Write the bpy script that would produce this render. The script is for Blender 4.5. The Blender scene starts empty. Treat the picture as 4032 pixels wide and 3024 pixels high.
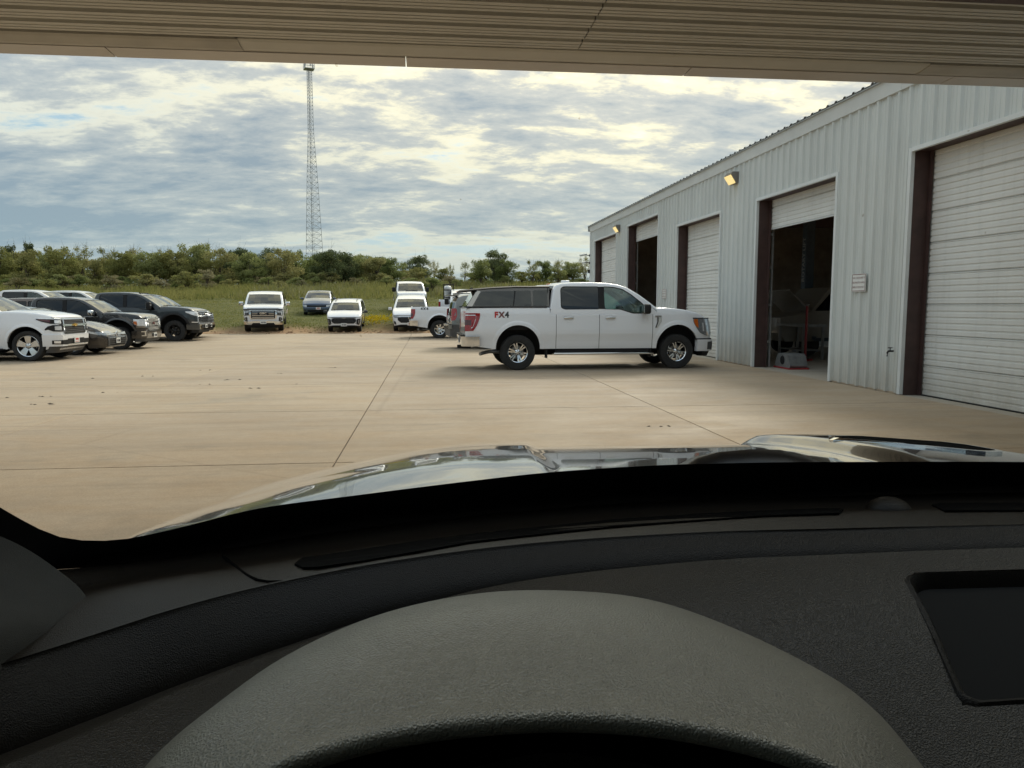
import bpy, bmesh, math, random
import numpy as np
from mathutils import Vector, Matrix, geometry

R = math.radians
random.seed(7)
rng = np.random.default_rng(7)
scene = bpy.context.scene
col = scene.collection

# ------------------------------------------------------------------ camera
CAM_YAW, CAM_PITCH, CAM_H = 6.17, 5.843, 1.5
cd = bpy.data.cameras.new('camera')
cam = bpy.data.objects.new('camera', cd)
col.objects.link(cam)
cam.location = (0, 0, CAM_H)
cam.rotation_euler = (R(90 - CAM_PITCH), 0, R(-CAM_YAW))
cd.sensor_width = 36.0
cd.lens = 36.0 * 3000 / 4032
cd.clip_start = 0.03
cd.clip_end = 3000
scene.camera = cam

# ------------------------------------------------------------------ sun + sky + exposure
SUN_AZ, SUN_EL = 24.0, 38.0          # azimuth measured from +Y towards +X
SUN_DIR = Vector((math.sin(R(SUN_AZ)) * math.cos(R(SUN_EL)), math.cos(R(SUN_AZ)) * math.cos(R(SUN_EL)), math.sin(R(SUN_EL))))
sl = bpy.data.lights.new('sun', 'SUN')
sl.energy = 1.4
sl.angle = R(16)
sl.color = (1.0, 0.93, 0.80)
sun = bpy.data.objects.new('sun', sl)
col.objects.link(sun)
sun.rotation_euler = (-SUN_DIR).to_track_quat('-Z', 'Y').to_euler()

scene.view_settings.view_transform = 'Standard'
scene.view_settings.look = 'None'
scene.view_settings.gamma = 1.0
scene.view_settings.exposure = 0.60
scene.view_settings.use_curve_mapping = False
scene.cycles.max_bounces = 6
scene.cycles.diffuse_bounces = 4
scene.cycles.glossy_bounces = 4
scene.cycles.use_adaptive_sampling = True
scene.cycles.adaptive_threshold = 0.02
scene.cycles.transparent_max_bounces = 16
scene.cycles.caustics_reflective = False
scene.cycles.caustics_refractive = False
scene.cycles.use_denoising = True
scene.cycles.sample_clamp_indirect = 6.0


def build_world():
    w = bpy.data.worlds.new('World')
    scene.world = w
    w.use_nodes = True
    w.cycles.sampling_method = 'MANUAL'
    w.cycles.sample_map_resolution = 512
    nt = w.node_tree
    N, L = nt.nodes, nt.links
    N.clear()

    def node(t, **kw):
        n = N.new(t)
        for k, v in kw.items():
            setattr(n, k, v)
        return n

    def math_(op, a, b=None, c=None, clamp=False):
        n = node('ShaderNodeMath', operation=op, use_clamp=clamp)
        for i, v in enumerate((a, b, c)):
            if v is None:
                continue
            if isinstance(v, (int, float)):
                n.inputs[i].default_value = v
            else:
                L.new(v, n.inputs[i])
        return n.outputs[0]

    def vmath(op, a, b=None):
        n = node('ShaderNodeVectorMath', operation=op)
        for i, v in enumerate((a, b)):
            if v is None:
                continue
            if isinstance(v, (tuple, list, Vector)):
                n.inputs[i].default_value = v
            else:
                L.new(v, n.inputs[i])
        return n

    def ramp(f, stops, interp='LINEAR'):
        n = node('ShaderNodeValToRGB')
        n.color_ramp.interpolation = interp
        el = n.color_ramp.elements
        while len(el) < len(stops):
            el.new(0.5)
        for e, (p, c) in zip(el, stops):
            e.position = p
            e.color = (*c, 1)
        L.new(f, n.inputs[0])
        return n.outputs[0]

    def mixc(f, a, b, mode='MIX'):
        n = node('ShaderNodeMix', data_type='RGBA', blend_type=mode)
        if isinstance(f, (int, float)):
            n.inputs[0].default_value = f
        else:
            L.new(f, n.inputs[0])
        for i, v in ((6, a), (7, b)):
            if isinstance(v, tuple):
                n.inputs[i].default_value = (*v, 1)
            else:
                L.new(v, n.inputs[i])
        return n.outputs[2]

    def scale(c, f):
        n = node('ShaderNodeVectorMath', operation='SCALE')
        L.new(c, n.inputs[0])
        if isinstance(f, (int, float)):
            n.inputs[3].default_value = f
        else:
            L.new(f, n.inputs[3])
        return n.outputs[0]

    tc = node('ShaderNodeTexCoord')
    d = tc.outputs['Generated']
    sep = node('ShaderNodeSeparateXYZ')
    L.new(d, sep.inputs[0])
    dz = math_('MAXIMUM', sep.outputs[2], 0.0)
    # clouds lie on a high sheet: perspective stretch towards the horizon
    den = math_('ADD', dz, 0.20)
    u = math_('DIVIDE', sep.outputs[0], den)
    v = math_('DIVIDE', sep.outputs[1], den)
    comb = node('ShaderNodeCombineXYZ')
    L.new(u, comb.inputs[0])
    L.new(v, comb.inputs[1])
    mp = node('ShaderNodeMapping')
    L.new(comb.outputs[0], mp.inputs[0])
    mp.inputs['Location'].default_value = (3.1, 1.7, 0)
    mp.inputs['Rotation'].default_value = (0, 0, R(-28))
    mp.inputs['Scale'].default_value = (0.75, 1.25, 1)

    def noise(scale_, detail, rough, dist=0.0, vec=None, w=0.0):
        n = node('ShaderNodeTexNoise', noise_dimensions='4D')
        L.new(vec if vec is not None else mp.outputs[0], n.inputs['Vector'])
        n.inputs['Scale'].default_value = scale_
        n.inputs['Detail'].default_value = detail
        n.inputs['Roughness'].default_value = rough
        n.inputs['Distortion'].default_value = dist
        n.inputs['W'].default_value = w
        return n.outputs['Fac']
    nA = noise(0.85, 3, 0.5, 0.3, w=1.3)        # broad banks
    nB = noise(3.0, 9, 0.62, 0.35, w=4.4)        # billows
    nC = noise(11.0, 6, 0.65, 0.2, w=2.2)         # ragged detail
    dens = math_('ADD', math_('MULTIPLY', nA, 0.62), math_('MULTIPLY', nB, 0.52))
    dens = math_('ADD', dens, math_('MULTIPLY', nC, 0.25))
    # density about 0.45 .. 0.9
    sundot = vmath('DOT_PRODUCT', d, tuple(SUN_DIR)).outputs['Value']
    sd = math_('MAXIMUM', sundot, 0.0)
    glow = math_('POWER', sd, 9.0)
    glow2 = math_('POWER', sd, 3.0)
    cover = ramp(dens, [(0.555, (0, 0, 0)), (0.65, (1, 1, 1))], 'EASE')
    away = ramp(dens, [(0.60, (0.60, 0.62, 0.57)), (0.655, (0.52, 0.545, 0.525)), (0.70, (0.36, 0.395, 0.415)), (0.80, (0.17, 0.23, 0.305))])
    near = ramp(dens, [(0.60, (0.93, 0.79, 0.47)), (0.655, (0.78, 0.68, 0.43)), (0.70, (0.43, 0.41, 0.36)), (0.80, (0.235, 0.26, 0.28))])
    cloud = mixc(glow2, away, near)
    sky = node('ShaderNodeTexSky', sky_type='NISHITA')
    sky.sun_disc = False
    sky.sun_elevation = R(SUN_EL)
    sky.sun_rotation = R(SUN_AZ)
    sky.air_density = 1.0
    sky.dust_density = 1.6
    blue = scale(sky.outputs[0], 0.085)
    blue = mixc(0.6, blue, (0.24, 0.40, 0.50))
    c = mixc(cover, blue, cloud)
    # pale veil near the horizon
    veil = math_('POWER', math_('SUBTRACT', 1.0, dz, clamp=True), 7.0)
    hz = mixc(glow2, (0.38, 0.53, 0.58), (0.50, 0.57, 0.55))
    c = mixc(math_('MULTIPLY', veil, 0.72), c, hz)
    # overcast luminance rises to the zenith; forward scattering towards the sun
    up = math_('ADD', 0.70, math_('MULTIPLY', dz, 1.15))
    c = scale(c, math_('ADD', up, math_('MULTIPLY', glow, 0.5)))
    bg = node('ShaderNodeBackground')
    L.new(c, bg.inputs[0])
    bg.inputs[1].default_value = 1.0
    out = node('ShaderNodeOutputWorld')
    L.new(bg.outputs[0], out.inputs[0])


build_world()

# ------------------------------------------------------------------ helpers
def tag(o, label=None, cat=None, group=None, kind=None):
    if label:
        o['label'] = label
    if cat:
        o['category'] = cat
    if group:
        o['group'] = group
    if kind:
        o['kind'] = kind
    return o


def empty(name, loc=(0, 0, 0), rz=0.0, parent=None):
    o = bpy.data.objects.new(name, None)
    col.objects.link(o)
    o.location = loc
    o.rotation_euler = (0, 0, rz)
    o.empty_display_size = 0.1
    if parent:
        o.parent = parent
    return o


def link(name, me, parent=None, loc=(0, 0, 0), rot=(0, 0, 0), sc=(1, 1, 1)):
    o = bpy.data.objects.new(name, me)
    col.objects.link(o)
    o.location, o.rotation_euler, o.scale = loc, rot, sc
    if parent:
        o.parent = parent
    return o


class MB:
    def __init__(self):
        self.v, self.f, self.m = [], [], []

    def add(self, vs, fs, mi=0):
        b = len(self.v)
        self.v.extend([tuple(p) for p in vs])
        for f in fs:
            self.f.append([b + i for i in f])
            self.m.append(mi)
        return self

    def box(self, c, s, rot=None, mi=0):
        hx, hy, hz = s[0] / 2, s[1] / 2, s[2] / 2
        vs = [Vector((x, y, z)) for x in (-hx, hx) for y in (-hy, hy) for z in (-hz, hz)]
        if rot:
            M = Matrix.Rotation(rot[2], 3, 'Z') @ Matrix.Rotation(rot[1], 3, 'Y') @ Matrix.Rotation(rot[0], 3, 'X')
            vs = [M @ p for p in vs]
        vs = [p + Vector(c) for p in vs]
        return self.add(vs, [(0, 1, 3, 2), (4, 6, 7, 5), (0, 4, 5, 1), (2, 3, 7, 6), (0, 2, 6, 4), (1, 5, 7, 3)], mi)

    def bbox(self, a, b, mi=0):
        return self.box([(a[i] + b[i]) / 2 for i in range(3)], [abs(b[i] - a[i]) for i in range(3)], mi=mi)

    def rbox(self, c, s, r=0.02, n=2, mi=0):
        bm = bmesh.new()
        bmesh.ops.create_cube(bm, size=1)
        for v in bm.verts:
            v.co = Vector((v.co.x * s[0], v.co.y * s[1], v.co.z * s[2]))
        bmesh.ops.bevel(bm, geom=list(bm.edges), offset=r, segments=n, profile=0.5, affect='EDGES')
        bm.verts.index_update()
        vs = [v.co + Vector(c) for v in bm.verts]
        fs = [[v.index for v in f.verts] for f in bm.faces]
        bm.free()
        return self.add(vs, fs, mi)

    def bar(self, a, b, w, h=None, mi=0):
        a, b = Vector(a), Vector(b)
        h = h or w
        d = (b - a).normalized()
        s = d.cross(Vector((0, 0, 1)))
        if s.length < 1e-4:
            s = Vector((1, 0, 0))
        s.normalize()
        t = s.cross(d).normalized()
        vs = []
        for p in (a, b):
            for i, j in ((-1, -1), (1, -1), (1, 1), (-1, 1)):
                vs.append(p + s * (i * w / 2) + t * (j * h / 2))
        return self.add(vs, [(3, 2, 1, 0), (4, 5, 6, 7), (0, 1, 5, 4), (1, 2, 6, 5), (2, 3, 7, 6), (3, 0, 4, 7)], mi)

    def tube(self, pts, r, n=8, mi=0, cap=True):
        pts = [Vector(p) for p in pts]
        rs = r if isinstance(r, (list, tuple)) else [r] * len(pts)
        rings = []
        up = Vector((0, 0, 1))
        for i, p in enumerate(pts):
            d = (pts[min(i + 1, len(pts) - 1)] - pts[max(i - 1, 0)]).normalized()
            s = d.cross(up)
            if s.length < 1e-3:
                s = d.cross(Vector((1, 0, 0)))
            s.normalize()
            t = s.cross(d).normalized()
            rings.append([p + (s * math.cos(2 * math.pi * k / n) + t * math.sin(2 * math.pi * k / n)) * rs[i] for k in range(n)])
        vs = [q for ring in rings for q in ring]
        fs = []
        for i in range(len(pts) - 1):
            for k in range(n):
                k2 = (k + 1) % n
                fs.append((i * n + k, i * n + k2, (i + 1) * n + k2, (i + 1) * n + k))
        if cap:
            fs.append(list(range(n))[::-1])
            fs.append([(len(pts) - 1) * n + k for k in range(n)])
        return self.add(vs, fs, mi)

    def lathe(self, prof, n=24, axis='Y', c=(0, 0, 0), mi=0):
        """prof: (radius, along-axis)"""
        vs, fs = [], []
        for (r, a) in prof:
            for k in range(n):
                t = 2 * math.pi * k / n
                p = (r * math.cos(t), a, r * math.sin(t)) if axis == 'Y' else ((r * math.cos(t), r * math.sin(t), a) if axis == 'Z' else (a, r * math.cos(t), r * math.sin(t)))
                vs.append((p[0] + c[0], p[1] + c[1], p[2] + c[2]))
        m = len(prof)
        for i in range(m - 1):
            for k in range(n):
                k2 = (k + 1) % n
                fs.append((i * n + k, i * n + k2, (i + 1) * n + k2, (i + 1) * n + k))
        return self.add(vs, fs, mi)

    def grid(self, rows, mi=0, close=False):
        n = len(rows[0])
        vs = [p for r in rows for p in r]
        fs = []
        for i in range(len(rows) - 1):
            for j in range(n - 1):
                fs.append((i * n + j, i * n + j + 1, (i + 1) * n + j + 1, (i + 1) * n + j))
        return self.add(vs, fs, mi)

    def prism(self, poly, fn0, fn1, mi=0, holes=()):
        """poly in 2D, mapped by fn0 / fn1 to two skins joined by side walls"""
        loops = [list(poly)] + [list(h) for h in holes]
        flat = [p for l in loops for p in l]
        tris = geometry.tessellate_polygon([[Vector((p[0], p[1], 0)) for p in l] for l in loops])
        n = len(flat)
        vs = [fn0(*p) for p in flat] + [fn1(*p) for p in flat]
        fs = []
        for t in tris:
            a, b, c = t
            area = (flat[b][0] - flat[a][0]) * (flat[c][1] - flat[a][1]) - (flat[c][0] - flat[a][0]) * (flat[b][1] - flat[a][1])
            if abs(area) < 1e-10:
                continue
            if area < 0:
                a, c = c, a
            fs.append((a, b, c))
            fs.append((n + c, n + b, n + a))
        o = 0
        for l in loops:
            m = len(l)
            for i in range(m):
                j = (i + 1) % m
                fs.append((o + i, n + o + i, n + o + j, o + j))
            o += m
        return self.add(vs, fs, mi)

    def build(self, name, mat, parent=None, smooth=None, loc=(0, 0, 0), rot=(0, 0, 0), recalc=False):
        return link(name, self.mesh(name, mat, smooth, recalc), parent, loc, rot)

    def mesh(self, name, mat, smooth=None, recalc=False):
        me = bpy.data.meshes.new(name)
        me.from_pydata(self.v, [], self.f)
        mats = mat if isinstance(mat, (list, tuple)) else [mat]
        for m in mats:
            me.materials.append(M[m] if isinstance(m, str) else m)
        if len(mats) > 1:
            me.polygons.foreach_set('material_index', self.m)
        if recalc:
            bm = bmesh.new()
            bm.from_mesh(me)
            bmesh.ops.remove_doubles(bm, verts=bm.verts, dist=1e-5)
            bmesh.ops.recalc_face_normals(bm, faces=bm.faces)
            bm.to_mesh(me)
            bm.free()
        if smooth is not None:
            me.polygons.foreach_set('use_smooth', [True] * len(me.polygons))
            me.set_sharp_from_angle(angle=R(smooth))
        me.update()
        return me


def text_mesh(body, size, depth=0.0, name='lettering', align='CENTER', shear=0.0, bold=0.0, spacing=1.0, lines=1.0):
    cu = bpy.data.curves.new(name, 'FONT')
    cu.body = body
    cu.size = size
    cu.extrude = depth
    cu.align_x = align
    cu.align_y = 'CENTER'
    cu.shear = shear
    cu.offset = bold
    cu.space_character = spacing
    cu.space_line = lines
    cu.resolution_u = 2
    o = bpy.data.objects.new(name, cu)
    col.objects.link(o)
    dg = bpy.context.evaluated_depsgraph_get()
    me = bpy.data.meshes.new_from_object(o.evaluated_get(dg))
    bpy.data.objects.remove(o)
    bpy.data.curves.remove(cu)
    me.name = name
    return me


def text(body, size, mat, parent, mtx, name='lettering', **kw):
    """mtx: 4x4 local matrix, text lies in its XY plane"""
    me = text_mesh(body, size, name=name, **kw)
    me.materials.clear()
    me.materials.append(M[mat])
    o = link(name, me, parent)
    o.matrix_local = mtx
    return o


def frame_mtx(origin, xdir, ydir):
    x = Vector(xdir).normalized()
    y = Vector(ydir).normalized()
    z = x.cross(y)
    return Matrix(((x.x, y.x, z.x, origin[0]), (x.y, y.y, z.y, origin[1]), (x.z, y.z, z.z, origin[2]), (0, 0, 0, 1)))


# ------------------------------------------------------------------ materials
M = {}


def new_mat(name):
    m = bpy.data.materials.new(name)
    m.use_nodes = True
    M[name] = m
    nt = m.node_tree
    b = nt.nodes['Principled BSDF']
    return m, nt, b


def nd(nt, t, **kw):
    n = nt.nodes.new(t)
    for k, v in kw.items():
        setattr(n, k, v)
    return n


def noise_node(nt, vec, scale, detail=4, rough=0.55, dist=0.0):
    n = nd(nt, 'ShaderNodeTexNoise')
    if vec is not None:
        nt.links.new(vec, n.inputs['Vector'])
    n.inputs['Scale'].default_value = scale
    n.inputs['Detail'].default_value = detail
    n.inputs['Roughness'].default_value = rough
    n.inputs['Distortion'].default_value = dist
    return n.outputs['Fac']


def ramp_node(nt, f, stops):
    n = nd(nt, 'ShaderNodeValToRGB')
    el = n.color_ramp.elements
    while len(el) < len(stops):
        el.new(0.5)
    for e, (p, c) in zip(el, stops):
        e.position = p
        e.color = (*c, 1) if len(c) == 3 else c
    nt.links.new(f, n.inputs[0])
    return n.outputs[0]


def mix_node(nt, f, a, b, mode='MIX'):
    n = nd(nt, 'ShaderNodeMix', data_type='RGBA', blend_type=mode)
    if isinstance(f, (int, float)):
        n.inputs[0].default_value = f
    else:
        nt.links.new(f, n.inputs[0])
    for i, v in ((6, a), (7, b)):
        if isinstance(v, (tuple, list)):
            n.inputs[i].default_value = (*v[:3], 1)
        else:
            nt.links.new(v, n.inputs[i])
    return n.outputs[2]


def vec_scaled(nt, src='Object', sc=(1, 1, 1)):
    tc = nd(nt, 'ShaderNodeTexCoord')
    if src == 'World':
        g = nd(nt, 'ShaderNodeNewGeometry')
        o = g.outputs['Position']
    else:
        o = tc.outputs[src]
    mp = nd(nt, 'ShaderNodeMapping')
    nt.links.new(o, mp.inputs[0])
    mp.inputs['Scale'].default_value = sc
    return mp.outputs[0]


def basic(name, c, rough=0.5, metal=0.0, var=0.12, scale=6.0, coat=0.0, coat_r=0.05, bump=0.0, bscale=40.0, spec=0.5, emis=None, estr=0.0, src='Object', sc=(1, 1, 1), ior=None):
    m, nt, b = new_mat(name)
    v = vec_scaled(nt, src, sc)
    n = noise_node(nt, v, scale, 5, 0.6)
    lo = tuple(max(0, x * (1 - var)) for x in c)
    hi = tuple(min(1, x * (1 + var)) for x in c)
    nt.links.new(ramp_node(nt, n, [(0.3, lo), (0.7, hi)]), b.inputs['Base Color'])
    b.inputs['Roughness'].default_value = rough
    b.inputs['Metallic'].default_value = metal
    b.inputs['Coat Weight'].default_value = coat
    b.inputs['Coat Roughness'].default_value = coat_r
    b.inputs['Specular IOR Level'].default_value = spec
    if ior:
        b.inputs['IOR'].default_value = ior
    if emis:
        b.inputs['Emission Color'].default_value = (*emis, 1)
        b.inputs['Emission Strength'].default_value = estr
    if bump:
        bn = nd(nt, 'ShaderNodeBump')
        bn.inputs['Strength'].default_value = bump
        bn.inputs['Distance'].default_value = 0.01
        nt.links.new(noise_node(nt, v, bscale, 4, 0.6), bn.inputs['Height'])
        nt.links.new(bn.outputs[0], b.inputs['Normal'])
    return m


def paint(name, c, metal=0.0, rough=0.32, dirt=0.25):
    m, nt, b = new_mat(name)
    v = vec_scaled(nt, 'Object')
    n = noise_node(nt, v, 3.0, 6, 0.65)
    g = nd(nt, 'ShaderNodeNewGeometry')
    sp = nd(nt, 'ShaderNodeSeparateXYZ')
    tc = nd(nt, 'ShaderNodeTexCoord')
    nt.links.new(tc.outputs['Object'], sp.inputs[0])
    low = nd(nt, 'ShaderNodeMapRange')
    nt.links.new(sp.outputs[2], low.inputs[0])
    low.inputs[1].default_value = 0.85
    low.inputs[2].default_value = 0.3
    mu = nd(nt, 'ShaderNodeMath', operation='MULTIPLY')
    nt.links.new(low.outputs[0], mu.inputs[0])
    nt.links.new(n, mu.inputs[1])
    mu2 = nd(nt, 'ShaderNodeMath', operation='MULTIPLY')
    nt.links.new(mu.outputs[0], mu2.inputs[0])
    mu2.inputs[1].default_value = dirt
    base = mix_node(nt, n, tuple(x * 0.96 for x in c), c)
    nt.links.new(mix_node(nt, mu2.outputs[0], base, (0.30, 0.24, 0.17)), b.inputs['Base Color'])
    b.inputs['Roughness'].default_value = rough
    b.inputs['Metallic'].default_value = metal
    b.inputs['Coat Weight'].default_value = 1.0
    b.inputs['Coat Roughness'].default_value = 0.04
    b.inputs['Coat IOR'].default_value = 1.5
    return m


def glass(name, tint, f0=0.05, dust=0.0):
    m, nt, b = new_mat(name)
    nt.nodes.remove(b)
    out = nt.nodes['Material Output']
    tr = nd(nt, 'ShaderNodeBsdfTransparent')
    tr.inputs[0].default_value = (*tint, 1)
    gl = nd(nt, 'ShaderNodeBsdfGlossy')
    gl.inputs['Roughness'].default_value = 0.01
    gl.inputs['Color'].default_value = (0.92, 0.96, 0.97, 1)
    lw = nd(nt, 'ShaderNodeLayerWeight')
    lw.inputs[0].default_value = 0.5
    pw = nd(nt, 'ShaderNodeMath', operation='POWER')
    nt.links.new(lw.outputs['Facing'], pw.inputs[0])
    pw.inputs[1].default_value = 4.0
    ma = nd(nt, 'ShaderNodeMath', operation='MULTIPLY_ADD')
    nt.links.new(pw.outputs[0], ma.inputs[0])
    ma.inputs[1].default_value = 0.9
    ma.inputs[2].default_value = f0
    mx = nd(nt, 'ShaderNodeMixShader')
    nt.links.new(ma.outputs[0], mx.inputs[0])
    nt.links.new(tr.outputs[0], mx.inputs[1])
    nt.links.new(gl.outputs[0], mx.inputs[2])
    last = mx.outputs[0]
    if dust:
        df = nd(nt, 'ShaderNodeBsdfDiffuse')
        df.inputs[0].default_value = (0.5, 0.48, 0.44, 1)
        v = vec_scaled(nt, 'Object')
        vo = nd(nt, 'ShaderNodeTexVoronoi')
        nt.links.new(v, vo.inputs['Vector'])
        vo.inputs['Scale'].default_value = 16.0
        rr = ramp_node(nt, vo.outputs['Distance'], [(0.0, (1, 1, 1)), (0.06, (0, 0, 0))])
        pick = noise_node(nt, v, 5.0, 2)
        pr = ramp_node(nt, pick, [(0.55, (0, 0, 0)), (0.65, (1, 1, 1))])
        mm = nd(nt, 'ShaderNodeMath', operation='MULTIPLY')
        nt.links.new(rr, mm.inputs[0])
        nt.links.new(pr, mm.inputs[1])
        m3 = nd(nt, 'ShaderNodeMath', operation='MULTIPLY')
        nt.links.new(mm.outputs[0], m3.inputs[0])
        m3.inputs[1].default_value = dust
        mx2 = nd(nt, 'ShaderNodeMixShader')
        nt.links.new(m3.outputs[0], mx2.inputs[0])
        nt.links.new(last, mx2.inputs[1])
        nt.links.new(df.outputs[0], mx2.inputs[2])
        last = mx2.outputs[0]
    nt.links.new(last, out.inputs[0])
    return m


paint('paint_white', (0.79, 0.81, 0.845))
paint('paint_white_warm', (0.78, 0.78, 0.77))
paint('paint_black', (0.010, 0.011, 0.014), rough=0.25)
paint('paint_slate', (0.022, 0.031, 0.037), metal=0.2, rough=0.35)
paint('paint_blue', (0.045, 0.085, 0.16), metal=0.35)
paint('paint_grey', (0.16, 0.17, 0.165), metal=0.3)
paint('paint_silver', (0.42, 0.41, 0.39), metal=0.5)
paint('paint_brown', (0.13, 0.10, 0.085), metal=0.3)
basic('chrome', (0.70, 0.72, 0.74), 0.09, 1.0, 0.04)
basic('alloy', (0.60, 0.61, 0.62), 0.22, 1.0, 0.08)
basic('alloy_dark', (0.05, 0.05, 0.052), 0.35, 0.6, 0.1)
basic('alloy_black', (0.012, 0.012, 0.013), 0.3, 0.3, 0.1)
basic('steel_grey', (0.33, 0.33, 0.32), 0.4, 0.8, 0.15)
basic('black_plastic', (0.016, 0.016, 0.017), 0.6, 0, 0.25, 9, spec=0.25)
basic('trim_grey', (0.06, 0.061, 0.063), 0.6, 0, 0.2, 9)
basic('under', (0.012, 0.011, 0.010), 0.9, 0, 0.3, 5)
basic('seam', (0.02, 0.02, 0.021), 0.8, 0, 0.1)
basic('rubber', (0.018, 0.0175, 0.017), 0.82, 0, 0.35, 12, bump=0.5, bscale=60)
basic('interior', (0.035, 0.036, 0.038), 0.8, 0, 0.2)
basic('seat_grey', (0.10, 0.10, 0.10), 0.85, 0, 0.2)
basic('red_lens', (0.30, 0.008, 0.010), 0.12, 0, 0.15, 20, coat=1)
basic('dark_red_lens', (0.08, 0.006, 0.008), 0.12, 0, 0.15, 20, coat=1)
basic('amber_lens', (0.55, 0.13, 0.02), 0.15, 0, 0.15, 20, coat=1)
basic('lamp_clear', (0.36, 0.38, 0.40), 0.10, 0.55, 0.35, 28, coat=1)
basic('lamp_bright', (0.85, 0.86, 0.88), 0.12, 0.4, 0.1, 20, coat=1)
basic('plate_white', (0.72, 0.72, 0.70), 0.4, 0, 0.06)
basic('plate_ink', (0.05, 0.05, 0.07), 0.5, 0, 0.1)
basic('red_ink', (0.50, 0.03, 0.03), 0.5, 0, 0.08)
basic('sign_red', (0.16, 0.05, 0.05), 0.6, 0, 0.1)
basic('gold', (0.75, 0.48, 0.10), 0.25, 0.7, 0.06)
basic('orange_paper', (0.75, 0.28, 0.20), 0.7, 0, 0.06)
basic('decal_black', (0.03, 0.035, 0.04), 0.5, 0, 0.1)
basic('decal_blue', (0.03, 0.05, 0.16), 0.4, 0, 0.1)
glass('glass_clear', (0.62, 0.74, 0.70), 0.07)
glass('cab_side_glass', (0.45, 0.50, 0.48), 0.05)
glass('glass_mid', (0.16, 0.20, 0.21), 0.075)
glass('glass_dark', (0.045, 0.05, 0.052), 0.06)
glass('windshield_glass', (0.95, 0.965, 0.955), 0.0)
glass('smudge', (0.80, 0.77, 0.72), 0.0)

# ------------------------------------------------------------------ terrain, pavement
def smooth01(t):
    t = np.clip(t, 0, 1)
    return t * t * (3 - 2 * t)


_TY = [-400, 36, 38, 40.0, 40.7, 42.5, 47, 54, 60, 75, 90, 110, 160, 420]
_TZ = [-0.16, -0.14, -0.10, -0.02, 0.13, 0.24, 0.55, 1.10, 1.50, 2.45, 3.55, 4.6, 5.6, 6.5]


def terrain_z(x, y):
    x = np.asarray(x, float)
    y = np.asarray(y, float)
    z = np.interp(y, _TY, _TZ)
    fade = smooth01((y - 40.2) / 3)
    z = z + fade * (0.05 * np.sin(x * 0.9 + y * 0.35) + 0.04 * np.sin(x * 0.37 - y * 0.8 + 1.3))
    z = z + smooth01((y - 60) / 30) * 0.35 * np.sin(x * 0.06 + 0.8)
    return z


def ground_material():
    m, nt, b = new_mat('ground')
    g = nd(nt, 'ShaderNodeNewGeometry')
    pos = g.outputs['Position']
    sp = nd(nt, 'ShaderNodeSeparateXYZ')
    nt.links.new(pos, sp.inputs[0])
    n1 = noise_node(nt, pos, 0.35, 6, 0.6)
    n2 = noise_node(nt, pos, 2.6, 6, 0.7)
    n3 = noise_node(nt, pos, 14.0, 4, 0.7)
    # distance from the slab edge, broken up by noise
    ad = nd(nt, 'ShaderNodeMath', operation='MULTIPLY_ADD')
    nt.links.new(n1, ad.inputs[0])
    ad.inputs[1].default_value = 7.0
    nt.links.new(sp.outputs[1], ad.inputs[2])
    ad2 = nd(nt, 'ShaderNodeMath', operation='MULTIPLY_ADD')
    nt.links.new(n2, ad2.inputs[0])
    ad2.inputs[1].default_value = 5.5
    nt.links.new(ad.outputs[0], ad2.inputs[2])
    mr = nd(nt, 'ShaderNodeMapRange')
    nt.links.new(ad2.outputs[0], mr.inputs[0])
    mr.inputs[1].default_value = 46.3
    mr.inputs[2].default_value = 51.5
    dirt = ramp_node(nt, n2, [(0.25, (0.20, 0.115, 0.062)), (0.5, (0.36, 0.23, 0.135)), (0.75, (0.50, 0.36, 0.23))])
    grass = ramp_node(nt, n2, [(0.25, (0.055, 0.060, 0.022)), (0.5, (0.10, 0.105, 0.034)), (0.8, (0.19, 0.16, 0.07))])
    c = mix_node(nt, mr.outputs[0], dirt, grass)
    c = mix_node(nt, 0.35, c, ramp_node(nt, n3, [(0.3, (0.25, 0.25, 0.25)), (0.7, (0.85, 0.85, 0.85))]), 'OVERLAY')
    nt.links.new(c, b.inputs['Base Color'])
    b.inputs['Roughness'].default_value = 0.95
    b.inputs['Specular IOR Level'].default_value = 0.1
    bn = nd(nt, 'ShaderNodeBump')
    bn.inputs['Distance'].default_value = 0.08
    bn.inputs['Strength'].default_value = 0.9
    nt.links.new(n2, bn.inputs['Height'])
    nt.links.new(bn.outputs[0], b.inputs['Normal'])


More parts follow.
